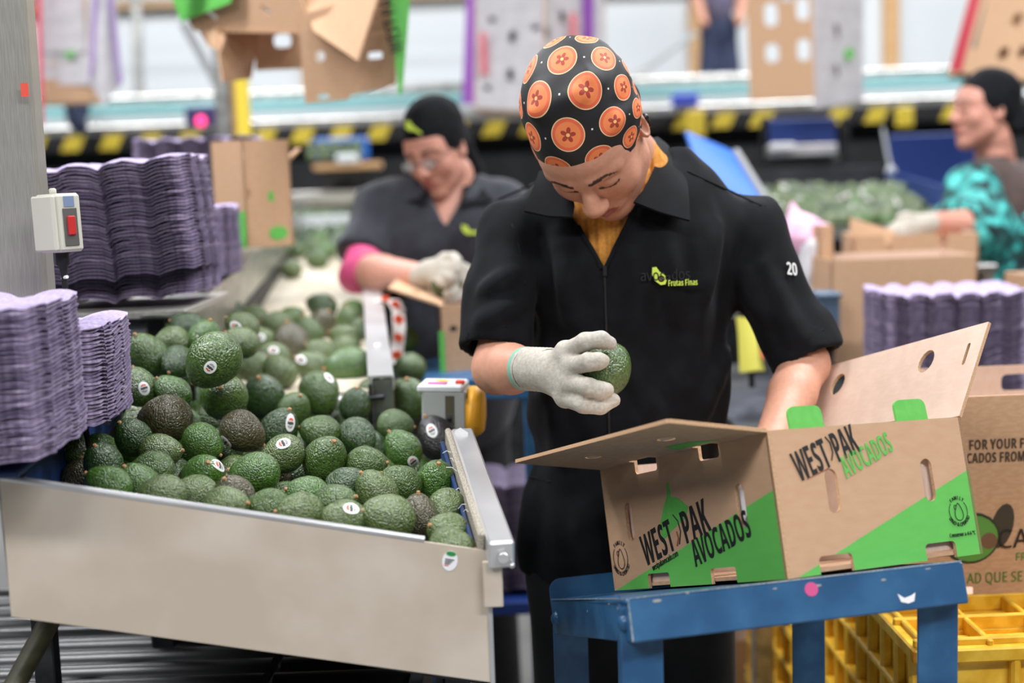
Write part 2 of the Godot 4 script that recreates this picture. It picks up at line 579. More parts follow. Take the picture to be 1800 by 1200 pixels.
func hall() -> void:
	built("floor", box(Vector3(0, -0.1, -4), Vector3(13, 0.2, 16), 0.0), M.concrete)
	built("ceiling", box(Vector3(0, 5.3, -4), Vector3(13, 0.2, 16), 0.0), M.grey_wall)
	built("wall_back", box(Vector3(0, 2.6, -12.1), Vector3(13, 5.4, 0.2), 0.0), M.white_paint)
	built("wall_front", box(Vector3(0, 2.6, 4.1), Vector3(13, 5.4, 0.2), 0.0), M.grey_wall)
	built("wall_left", box(Vector3(-6.6, 2.6, -4), Vector3(0.2, 5.4, 16.4), 0.0), M.grey_wall)
	built("wall_right", box(Vector3(6.6, 2.6, -4), Vector3(0.2, 5.4, 16.4), 0.0), M.grey_wall)

# ---------------------------------------------------------------- the steel bin full of avocados
func sorting_bin() -> void:
	var t := thing("sorting_bin", "tilted stainless steel bin with blue lining at the end of the sorting belt", "bin")
	var tl: Vector3 = Vector3(-0.6053, 1.1151, -1.5709)
	var tr: Vector3 = Vector3(-0.0400, 0.9963, -1.6168)
	var away := Vector3(-0.12, 0.10, -0.99).normalized()
	var along := (tr - tl).normalized()
	var down := Vector3(0, -0.166, 0)
	var face_n := along.cross(Vector3.UP).normalized() * -1.0
	if face_n.z < 0: face_n = -face_n
	# front panel: a sheared steel plate with a folded lip along the left five sixths of its upper edge
	var g := Geo.new()
	var q := [tl, tr, tr + down, tl + down]
	var back := -face_n * 0.004
	var mid := (tl + tr + down) / 2.0
	g.out_quad(q[0], q[1], q[2], q[3], mid - face_n)
	g.out_quad(q[0] + back, q[1] + back, q[2] + back, q[3] + back, mid + face_n)
	for k in 4: g.out_quad(q[k], q[(k + 1) % 4], q[(k + 1) % 4] + back, q[k] + back, mid)
	put("front_panel", g, M.panel, t)
	var lip_end := tl.lerp(tr, 0.868)
	put("front_lip", tube([tl + Vector3(0, 0.002, -0.003), lip_end + Vector3(0, 0.002, -0.003)], [0.0045], 8), M.bright_steel, t)
	put("panel_fold", bar(tr + down + Vector3(0.002, -0.002, 0), tr + Vector3(0.002, 0.0, 0), 0.006, 0.006, 0.001), M.bright_steel, t)
	# floor and sides
	var depth := 0.84
	var drop := Vector3(0, -0.158, 0)
	var fl := Geo.new()
	var f0 := tl + drop - face_n * 0.006
	var f1 := tr + drop - face_n * 0.006
	fl.quad(f0, f1, f1 + away * depth, f0 + away * depth)
	fl.quad(f0 + away * depth - Vector3(0, 0.004, 0), f1 + away * depth - Vector3(0, 0.004, 0), f1 - Vector3(0, 0.004, 0), f0 - Vector3(0, 0.004, 0))
	put("tray_floor", fl, M.dark, t)
	put("side_lining", bar(tl + drop * 0.45 - face_n * 0.02 + Vector3(0.012, 0, 0), tl + drop * 0.45 + away * depth + Vector3(0.012, 0, 0), 0.006, 0.12, 0.001), M.bin_blue, t)
	put("side_wall", bar(tl + drop * 0.5 - face_n * 0.01, tl + drop * 0.5 + away * depth, 0.01, 0.16, 0.002), M.steel, t)
	# right rail: a folded channel, with a bolt on its near end, blue lining and a frayed strip of webbing on its inside
	var ra: Vector3 = Vector3(-0.0213, 0.9957, -1.5965)
	var rb: Vector3 = Vector3(-0.0795, 1.0609, -1.9975)
	var rail := (rb - ra).normalized()
	put("side_rail", bar(ra, rb, 0.032, 0.036, 0.003), M.bright_steel, t)
	var plate := bar(ra + Vector3(-0.012, -0.038, -0.008), ra + Vector3(-0.012, -0.038, -0.013), 0.024, 0.058, 0.006)
	put("rail_bracket", plate, M.panel, t)
	put("bolt", Geo.new().lathe([Vector2(0, 0), Vector2(0.0075, 0), Vector2(0.0075, 0.006), Vector2(0.006, 0.008), Vector2(0, 0.008)], 14, Transform3D(Basis(Vector3.RIGHT, PI / 2), ra + Vector3(0.002, -0.002, 0.0005))), M.bright_steel, t)
	put("bolt", Geo.new().lathe([Vector2(0, 0), Vector2(0.0035, 0), Vector2(0.0035, 0.004), Vector2(0, 0.005)], 10, Transform3D(Basis(Vector3.RIGHT, PI / 2), ra + Vector3(0.012, -0.012, 0.0005))), M.bright_steel, t)
	put("rail_lining", bar(ra.lerp(rb, 0.14) + Vector3(-0.030, -0.030, 0), rb + Vector3(-0.030, -0.030, 0), 0.005, 0.060, 0.001), M.bin_blue, t)
	var web := Geo.new()
	var rng := RandomNumberGenerator.new()
	rng.seed = 4
	web.bar(ra.lerp(rb, 0.06) + Vector3(-0.0205, 0.004, 0), rb + Vector3(-0.0205, 0.004, 0), 0.009, 0.030, 0.003)
	put("webbing", web, surf(rgb(140, 132, 116), rgb(206, 198, 182), 0.03, 0.95, 0.0, 0.04, 0.15), t)
	for i in 9:
		var a := ra.lerp(rb, rng.randf_range(0.05, 0.8)) + Vector3(-0.025, rng.randf_range(-0.006, 0.014), 0)
		var d := Vector3(rng.randf_range(-0.016, -0.004), rng.randf_range(-0.012, 0.012), rng.randf_range(-0.005, 0.008))
		put("loose_thread", tube([a, a + d * 0.5 + Vector3(0, 0.003, 0), a + d], [0.0005], 5), M.white, t)
	# sticker on the panel
	var sp := tl.lerp(tr, 0.921) + Vector3(0, -0.019, 0) + face_n * 0.0006
	var sb := Basis(along, Vector3.UP, face_n).orthonormalized()
	var st := Geo.new().sheet(oval(0, 0, 0.0095, 0.0125), [], 0.0008, Transform3D(sb, sp), Vector2(1, 1))
	var sn := put("sticker", st, M.white, t)
	put("sticker_print", Geo.new().sheet(oval(0, 0.009, 0.006, 0.003), [], 0.0006, Transform3D(sb, sp + face_n * 0.0006), Vector2(1, 1)), mat(rgb(40, 140, 70), 0.5), sn)
	for k in 4: put("sticker_print", Geo.new().sheet(rect(-0.006, 0.001 - k * 0.0025, 0.011 - k * 0.002, 0.0013), [], 0.0006, Transform3D(sb, sp + face_n * 0.0006), Vector2(1, 1)), M.black_ink if k < 3 else mat(rgb(200, 60, 50), 0.5), sn)
	# legs of the bin
	for p: Vector3 in [tl + Vector3(0.02, -0.2, -0.60), tr + Vector3(-0.06, -0.2, -0.34), tl + Vector3(0.10, -0.2, -0.78), tr + Vector3(-0.1, -0.2, -0.78)]:
		put("leg", bar(p + Vector3(0, 0.08, 0), Vector3(p.x, 0, p.z), 0.04, 0.04, 0.004), M.dark_steel, t)
	put("diagonal_strut", tube([Vector3(-0.6114, 0.8992, -1.7257), Vector3(-0.6457, 0.8250, -1.6562)], [0.014], 10), surf(rgb(58, 56, 36), rgb(78, 74, 50), 0.1, 0.5), t)
	put("under_frame", bar(tl + down * 1.15 - face_n * 0.12 + Vector3(0.06, 0, 0), tr + down * 1.15 - face_n * 0.12, 0.03, 0.04, 0.004), M.dark_steel, t)

# ---------------------------------------------------------------- avocados
const FRUIT := [
	[-0.579,1.186,-2.149,0.06,-0.354,0.88,0.318,0,0,0,0],
	[-0.553,1.198,-2.199,0.049,-0.937,-0.281,0.209,2,0,0,0],
	[-0.503,1.197,-2.222,0.058,0.352,0.906,0.233,1,0,0,0],
	[-0.434,1.196,-1.96,0.074,-0.687,-0.678,-0.261,0,0.126,-0.085,0.988],
	[-0.529,1.173,-2.132,0.049,-0.187,-0.355,0.916,5,0,0,0],
	[-0.563,1.151,-2.037,0.05,-0.309,0.944,-0.116,0,0.473,0.023,0.881],
	[-0.514,1.141,-2.033,0.049,-0.672,0.736,0.085,1,0,0,0],
	[-0.505,1.117,-1.945,0.065,-0.983,-0.072,-0.166,3,0,0,0],
	[-0.439,1.131,-2.045,0.068,0.071,0.447,0.892,0,0,0,0],
	[-0.42,1.096,-2.265,0.067,-0.037,0.787,0.616,5,0,0,0],
	[-0.478,1.112,-2.498,0.058,-0.963,0.224,0.147,2,0,0,0],
	[-0.426,1.107,-2.475,0.056,-0.606,0.749,-0.267,2,0,0,0],
	[-0.461,1.117,-2.621,0.052,-0.913,0.387,0.127,2,0.141,0.486,0.862],
	[-0.45,1.122,-2.766,0.072,-0.134,0.981,0.14,3,0,0,0],
	[-0.358,1.083,-2.195,0.052,0.406,0.723,0.559,0,0,0,0],
	[-0.336,1.083,-2.338,0.067,0.298,-0.88,0.369,0,0.495,0.815,0.303],
	[-0.382,1.1,-2.574,0.058,-0.835,0.539,0.109,2,-0.546,0.515,0.661],
	[-0.314,1.098,-2.57,0.074,-0.865,0.016,0.502,1,0,0,0],
	[-0.27,1.07,-2.291,0.052,0.18,0.902,0.393,5,0,0,0],
	[-0.298,1.068,-2.056,0.052,-0.942,0.307,0.137,0,0,0,0],
	[-0.358,1.078,-2.049,0.056,0.498,0.833,0.242,5,0.665,0.37,0.649],
	[-0.391,1.095,-1.935,0.056,0.787,-0.609,-0.1,3,-0.715,-0.31,0.627],
	[-0.437,1.092,-1.883,0.049,0.787,-0.567,0.245,1,0,0,0],
	[-0.532,1.106,-1.87,0.049,-0.36,0.75,0.556,5,0,0,0],
	[-0.484,1.09,-1.833,0.049,0.983,0.072,0.166,2,0,0,0],
	[-0.546,1.091,-1.773,0.049,-0.107,0.831,0.546,5,0,0,0],
	[-0.483,1.077,-1.774,0.049,-0.975,-0.115,0.189,0,0,0,0],
	[-0.414,1.068,-1.775,0.055,0.341,0.634,0.694,1,0.678,0.561,0.476],
	[-0.351,1.064,-1.794,0.055,-0.983,-0.03,0.179,1,0,0,0],
	[-0.331,1.067,-1.898,0.053,-0.889,-0.343,0.303,2,0.233,0.711,0.663],
	[-0.271,1.057,-1.912,0.061,0.406,0.723,0.559,0,0,0,0],
	[-0.241,1.058,-2.061,0.054,0.609,-0.474,0.636,5,0,0,0],
	[-0.213,1.047,-1.912,0.049,0.965,0.082,0.251,0,0,0,0],
	[-0.171,1.044,-2.029,0.052,-0.586,0.811,-0.012,1,0.588,-0.671,0.453],
	[-0.193,1.053,-2.179,0.049,0.977,-0.098,0.187,0,0,0,0],
	[-0.182,1.058,-2.394,0.069,-0.121,0.912,0.392,0,0,0,0],
	[-0.124,1.039,-2.132,0.062,-0.432,0.9,0.064,4,-0.191,0.494,0.848],
	[-0.113,1.027,-1.872,0.056,0.159,0.822,0.547,1,0,0,0],
	[-0.16,1.033,-1.843,0.049,-0.797,0.536,0.279,0,0,0,0],
	[-0.188,1.037,-1.779,0.053,-0.512,0.824,0.243,2,0,0,0],
	[-0.166,1.023,-1.692,0.059,-0.803,0.383,0.457,2,0,0,0],
	[-0.129,1.014,-1.731,0.049,0.034,0.998,0.052,3,0,0,0],
	[-0.095,1.013,-1.766,0.049,-0.187,-0.355,0.916,2,0,0,0],
	[-0.09,1,-1.695,0.051,-0.65,0.481,0.589,2,0,0,0],
	[-0.22,1.026,-1.679,0.049,-0.919,0.236,0.316,2,0.49,0.672,0.555],
	[-0.235,1.036,-1.725,0.049,0.894,0.33,0.304,0,0,0,0],
	[-0.275,1.042,-1.752,0.049,-0.803,0.383,0.457,1,0,0,0],
	[-0.231,1.04,-1.808,0.049,0.87,0.48,0.116,5,0,0,0],
	[-0.274,1.038,-1.677,0.049,-0.9,0.161,0.406,2,0,0,0],
	[-0.318,1.039,-1.698,0.049,-0.984,0.055,0.168,0,0,0,0],
	[-0.366,1.048,-1.681,0.049,0.931,0.171,0.324,2,0,0,0],
	[-0.366,1.051,-1.73,0.049,-0.237,0.801,0.549,3,0,0,0],
	[-0.414,1.056,-1.719,0.049,-0.847,0.24,0.474,2,0,0,0],
	[-0.447,1.065,-1.684,0.049,-0.984,0.055,0.168,2,0,0,0],
	[-0.488,1.071,-1.726,0.049,-0.407,0.82,0.403,1,0,0,0],
	[-0.514,1.079,-1.685,0.049,-0.845,0.535,0.022,1,0,0,0],
	[-0.083,0.994,-1.645,0.049,0.939,0.009,0.343,2,0,0,0],
	[-0.451,1.153,-3.242,0.061,-0.913,0.387,0.127,5,0,0,0],
	[-0.421,1.132,-3.026,0.062,0.459,0.79,0.407,3,0,0,0],
	[-0.37,1.128,-3.112,0.064,-0.121,0.912,0.392,0,0,0,0],
	[-0.374,1.139,-3.243,0.052,0.999,-0.035,0.004,1,0,0,0],
	[-0.358,1.113,-2.908,0.057,-0.927,0.372,-0.046,2,0,0,0],
	[-0.346,1.104,-2.797,0.053,0.951,0.307,-0.038,2,0,0,0],
	[-0.435,1.128,-2.929,0.055,-0.469,0.876,-0.108,0,0,0,0],
	[-0.509,1.143,-2.953,0.058,-0.963,0.224,0.147,2,0,0,0],
	[-0.453,1.211,-2.284,0.049,-0.797,0.536,0.279,2,-0.197,0.087,0.977],
	[-0.57,1.157,-3.012,0.049,-0.978,0.206,-0.025,2,0,0,0],
	[-0.626,1.169,-3.039,0.049,-0.978,0.206,-0.025,5,0,0,0],
	[-0.51,1.132,-2.756,0.049,-0.993,0.121,-0.015,2,0.148,0.344,0.927],
	[-0.445,1.191,-2.235,0.049,-0.848,0.526,-0.065,2,0,0,0],
	[-0.387,1.108,-2.725,0.051,-0.835,0.539,0.109,2,0,0,0],
	[-0.62,1.16,-2.883,0.049,-0.137,0.989,0.054,5,0,0,0],
	[-0.666,1.166,-2.902,0.052,0.883,0.466,-0.057,5,0,0,0],
	[-0.492,1.145,-3.041,0.054,0.87,0.48,0.116,0,0,0,0],
	[-0.538,1.216,-2.258,0.049,-0.927,0.372,-0.046,5,0,0,0],
	[-0.332,1.113,-2.992,0.054,0.034,0.998,0.052,0,0,0,0],
	[-0.706,1.146,-2.739,0.059,-0.427,0.485,0.763,0,0,0,0],
	[-0.25,1.086,-3.1,0.062,-0.853,0.51,-0.109,1,0,0,0],
	[-0.662,1.124,-2.445,0.058,0.921,0.299,-0.251,5,0,0,0],
	[-0.623,1.119,-2.484,0.055,-0.972,-0.213,0.1,1,0,0,0],
	[-0.569,1.111,-2.527,0.055,0.362,0.592,0.72,1,0,0,0],
	[-0.533,1.098,-2.57,0.058,0.826,-0.352,-0.44,0,0,0,0],
	[-0.268,1.065,-2.704,0.058,0.222,-0.825,-0.52,0,0,0,0],
	[-0.211,1.058,-2.753,0.062,-0.421,-0.898,-0.132,0,0,0,0],
	[-0.624,1.109,-2.224,0.059,0.027,0.74,0.672,0,0,0,0],
	[-0.592,1.099,-2.264,0.056,-0.924,-0.152,-0.352,5,0,0,0],
	[-0.553,1.09,-2.301,0.058,-0.077,-0.781,0.62,1,0,0,0],
	[-0.499,1.09,-2.319,0.058,-0.875,0.477,-0.083,0,0,0,0],
	[-0.256,1.052,-2.466,0.06,0.203,-0.979,0.007,2,0,0,0],
	[-0.211,1.047,-2.54,0.056,-0.372,0.539,0.756,2,0,0,0],
	[-0.156,1.037,-2.527,0.059,-0.887,-0.253,0.386,1,0,0,0],
	[-0.574,1.089,-2.075,0.061,-0.025,0.964,-0.265,2,0,0,0],
	[-0.52,1.081,-2.073,0.062,-0.559,0.121,0.82,1,0,0,0],
	[-0.482,1.078,-2.122,0.061,-0.971,0.216,0.103,0,0,0,0],
	[-0.473,1.045,-2.311,0.062,0.693,0.712,0.112,1,0,0,0],
	[-0.43,1.039,-2.341,0.058,0.378,-0.919,0.11,1,0,0,0],
	[-0.391,1.032,-2.38,0.061,0.5,0.13,0.856,2,0,0,0],
	[-0.334,1.018,-2.386,0.06,0.325,0.887,0.328,5,0,0,0],
	[-0.288,1.025,-2.361,0.057,-0.542,0.516,-0.663,0,0,0,0],
	[-0.242,1.01,-2.435,0.056,0.322,0.725,0.609,0,0,0,0],
	[-0.186,1.009,-2.464,0.057,0.329,-0.772,-0.544,3,0,0,0],
	[-0.627,1.088,-1.891,0.055,0.667,-0.251,0.701,0,0,0,0],
	[-0.593,1.071,-1.927,0.055,0.853,-0.461,-0.244,1,0,0,0],
	[-0.555,1.067,-1.965,0.06,0.169,0.609,0.775,1,0,0,0],
	[-0.528,1.055,-2.009,0.058,-0.875,-0.343,0.341,5,0,0,0],
	[-0.468,1.067,-1.962,0.061,0.939,-0.037,0.342,1,0,0,0],
	[-0.434,1.057,-2.001,0.056,0.289,-0.784,0.549,5,0,0,0],
	[-0.41,1.034,-2.09,0.06,-0.036,0.958,-0.286,2,0,0,0],
	[-0.372,1.025,-2.126,0.059,0.874,0.401,0.275,0,0,0,0],
	[-0.322,1.032,-2.127,0.057,0.746,-0.54,0.391,0,0,0,0],
	[-0.289,1.021,-2.164,0.057,-0.176,-0.365,0.914,1,0,0,0],
	[-0.235,1.025,-2.133,0.061,-0.442,0.872,0.209,5,0,0,0],
	[-0.2,1.001,-2.243,0.06,0.757,0.491,0.432,5,0,0,0],
	[-0.141,0.999,-2.202,0.059,-0.097,-0.899,-0.427,2,0,0,0],
	[-0.591,1.053,-1.842,0.057,0.979,-0.13,-0.159,3,0,0,0],
	[-0.56,1.04,-1.885,0.056,-0.336,0.927,0.165,1,0,0,0],
	[-0.535,1.031,-1.93,0.055,-0.202,0.91,-0.362,0,0,0,0],
	[-0.481,1.039,-1.883,0.061,0.599,-0.07,0.798,0,0,0,0],
	[-0.432,1.044,-1.848,0.059,0.924,0.358,-0.133,3,0,0,0],
	[-0.398,1.035,-1.891,0.058,-0.126,-0.741,0.659,2,0,0,0],
	[-0.368,1.023,-1.959,0.062,-0.935,0.182,-0.303,3,0,0,0],
	[-0.332,1.016,-2.002,0.062,0.685,0.609,-0.4,5,0,0,0],
	[-0.3,1,-2.041,0.06,0.223,-0.408,0.886,0,0,0,0],
	[-0.242,1.007,-1.983,0.057,-0.839,0.507,0.2,0,0,0,0],
	[-0.208,1.001,-2.019,0.061,-0.929,-0.282,0.242,0,0,0,0],
	[-0.162,0.986,-2.076,0.06,-0.514,-0.168,0.842,1,0,0,0],
	[-0.108,1.004,-1.992,0.057,0.73,0.664,-0.163,2,0,0,0],
	[-0.467,0.996,-1.911,0.059,0.433,0.8,0.416,1,0,0,0],
	[-0.374,1.01,-1.851,0.062,0.629,0.098,0.771,1,0,0,0],
	[-0.318,1.016,-1.821,0.057,-0.992,0.124,0.027,0,0,0,0],
	[-0.286,1.005,-1.859,0.057,-0.118,-0.621,0.775,0,0,0,0],
	[-0.257,0.994,-1.902,0.056,-0.902,-0.128,-0.412,1,0,0,0],
	[-0.206,0.993,-1.884,0.063,0.41,-0.51,0.756,0,0,0,0],
	[-0.17,0.982,-1.924,0.061,-0.751,0.66,0.021,2,0,0,0],
	[-0.133,0.971,-1.962,0.056,0.873,0.231,0.43,0,0,0,0],
	[-0.08,0.982,-1.924,0.063,-0.887,-0.308,0.343,0,0,0,0],
	[-0.224,0.981,-1.769,0.062,-0.203,0.669,-0.715,1,0,0,0],
	[-0.186,0.969,-1.81,0.059,0.593,0.747,-0.3,1,0,0,0],
	[-0.149,0.96,-1.848,0.061,-0.687,0.701,-0.189,5,0,0,0],
	[-0.108,0.955,-1.883,0.059,0.918,-0.106,-0.382,1,0,0,0],
	[-0.06,0.971,-1.786,0.062,0.114,-0.883,0.455,2,0,0,0],
	[-0.66,1.186,-4.121,0.057,-0.992,0,-0.124,2,0,0,0],
	[-0.615,1.199,-4.373,0.064,-0.908,0,-0.418,0,0,0,0],
	[-0.778,1.211,-4.615,0.06,-0.978,0,0.21,2,0,0,0],
	[-0.72,1.215,-4.701,0.056,0.682,0,-0.732,0,0,0,0],
	[-0.671,1.218,-4.762,0.061,0.964,0,-0.267,0,0,0,0],
	[-0.61,1.221,-4.81,0.06,0.467,0,-0.884,5,0,0,0],
	[-0.84,1.224,-4.872,0.061,-0.975,0,-0.224,0,0,0,0],
	[-0.796,1.228,-4.953,0.06,0.85,0,0.527,2,0,0,0],
	[-0.749,1.231,-5.016,0.056,0.925,0,0.381,5,0,0,0],
	[-0.696,1.234,-5.085,0.061,0.798,0,0.603,1,0,0,0],
	[-0.623,1.235,-5.095,0.063,0.556,0,0.831,5,0,0,0],
	[-0.558,1.224,-4.888,0.06,0.176,0,0.984,2,0,0,0],
	[-0.871,1.243,-5.251,0.06,0.739,0,0.674,5,0,0,0],
	[-0.823,1.245,-5.3,0.059,0.667,0,-0.745,0,0,0,0],
	[-0.772,1.246,-5.326,0.064,-0.959,0,0.284,5,0,0,0],
	[-0.711,1.249,-5.373,0.063,-0.81,0,0.586,5,0,0,0],
	[-0.662,1.251,-5.425,0.057,-0.529,0,0.848,0,0,0,0],
	[-0.598,1.248,-5.355,0.059,-0.822,0,0.57,5,0,0,0],
	[-0.541,1.208,-4.559,0.061,-0.873,0,0.488,0,0,0,0],
	[-0.544,1.233,-5.068,0.058,-0.884,0,-0.467,0,0,0,0],
	[-0.833,1.216,-4.712,0.059,-0.258,0,-0.966,2,0,0,0],
	[-0.618,1.212,-4.639,0.057,-0.967,0,0.254,1,0,0,0],
]
const BELT_FRUIT := 22
func avo_radius(y: float) -> float:   # radius of a fruit one unit long, y from -0.5 (round end) to 0.5 (stem end)
	var q := clampf(y + 0.5, 0.0, 1.0)
	var body := sqrt(maxf(1.0 - pow(absf(2.0 * q - 1.0), 2.4), 0.0)) * 0.395
	return body * (1.07 - 0.26 * smoothstep(0.4, 1.0, q))

var fruit_meshes := []
var stem_mesh: Mesh
var sticker_mesh: Mesh
func avocado_kinds() -> void:
	for k in 4:
		var n := noise(7.0, FastNoiseLite.TYPE_SIMPLEX_SMOOTH, 2, 20 + k)
		var prof := []
		for i in 21:
			var a := PI * i / 20.0
			var y := -cos(a) * 0.5
			prof.append(Vector2(avo_radius(y), y))
		var g := Geo.new().lathe(prof, 26)
		for i in g.v.size():
			var p := g.v[i]
			var wave := n.get_noise_3dv(Vector3(p.x, p.y, p.z) * 0.35) * 0.022
			g.v[i] = p * (1.0 + wave)
		g.into(ArrayMesh.new(), null)
		fruit_meshes.append(g)
	stem_mesh = Geo.new().lathe([Vector2(0.055, -0.02), Vector2(0.045, 0.012), Vector2(0.036, 0.03), Vector2(0.04, 0.05), Vector2(0.03, 0.058), Vector2(0, 0.056)], 10).into(ArrayMesh.new(), M.stem)
	var im := Image.create(64, 64, false, Image.FORMAT_RGB8)
	im.fill(rgb(238, 238, 236))
	im.fill_rect(Rect2i(14, 12, 36, 8), rgb(216, 96, 70))
	im.fill_rect(Rect2i(12, 24, 40, 14), rgb(70, 74, 72))
	for k in 8: im.fill_rect(Rect2i(12 + k * 5, 42, 2 + k % 2, 10), rgb(40, 40, 40))
	M.sticker = mat(Color.WHITE, 0.4)
	M.sticker.albedo_texture = ImageTexture.create_from_image(im)

var fruit_cache := {}
func fruit(called: String, at: Vector3, axis: Vector3, wide: float, tone: int, kind: int, label: String, group: String, sticker := Vector3.ZERO, stem := true) -> Node3D:
	var y := axis.normalized()
	var x := (Vector3.UP.cross(y) if absf(y.y) < 0.95 else Vector3.RIGHT.cross(y)).normalized()
	var long := wide * 1.26
	var t := thing(called, label, "avocado", at, group, Basis(x, y, x.cross(y)).rotated(y, kind * 1.3))
	var key := "%d_%d" % [tone, kind % 4]
	if not fruit_cache.has(key): fruit_cache[key] = (fruit_meshes[kind % 4] as Geo).into(ArrayMesh.new(), M.avo[tone])
	var b := put_mesh("flesh", fruit_cache[key], t)
	b.scale = Vector3.ONE * long
	if stem:
		var s := put_mesh("stem", stem_mesh, t)
		s.scale = Vector3.ONE * long
		s.position = Vector3(0, 0.485 * long, 0)
	if sticker != Vector3.ZERO:
		var l := (t.transform.basis.inverse() * sticker).normalized()
		var h := clampf(l.y * 0.42, -0.4, 0.36)
		var a := atan2(l.z, l.x)
		var rows := []
		for i in 7:
			var row := []
			for j in 7:
				var u := (j - 3) / 3.0
				var v := (3 - i) / 3.0
				var m := Vector2(u, v)
				if m.length() > 0.0: m *= maxf(absf(m.x), absf(m.y)) / m.length()
				var hh := h + m.y * 0.0105 / long
				var r := avo_radius(hh) * long + 0.0009
				var aa := a - m.x * 0.0085 / maxf(r, 0.01)
				row.append(Vector3(cos(aa) * r, hh * long, sin(aa) * r))
			rows.append(row)
		put("sticker", Geo.new().patch(rows, 0.0004), M.sticker, t)
	return t

const TONE := ["mid green", "bright green", "pale grey-green", "brown-green", "purple-black", "deep green"]
func avocados() -> void:
	avocado_kinds()
	for i in FRUIT.size():
		var r: Array = FRUIT[i]
		var on_belt := i >= FRUIT.size() - BELT_FRUIT
		var st := Vector3(r[8], r[9], r[10])
		var has := st != Vector3.ZERO
		var big: String = "large " if r[3] > 0.0665 else "small " if r[3] < 0.0555 else ""
		var where: String = "by the front lip of the steel bin" if r[2] > -1.84 else "beside the side rail of the steel bin" if r[0] > -0.22 else "beside the tray stacks in the steel bin" if r[0] < -0.45 else "at the belt mouth of the steel bin" if r[2] < -2.25 else "in the middle of the steel bin"
		var label: String = big + TONE[r[7]] + (" avocado lying loose on the pale sorting belt" if on_belt else (" avocado with oval sticker " if has else " avocado without sticker ") + where)
		fruit("avocado", Vector3(r[0], r[1], r[2]), Vector3(r[4], r[5], r[6]), r[3], r[7], i, label, "avocados on the belt" if on_belt else "avocados heaped in the steel bin", st)

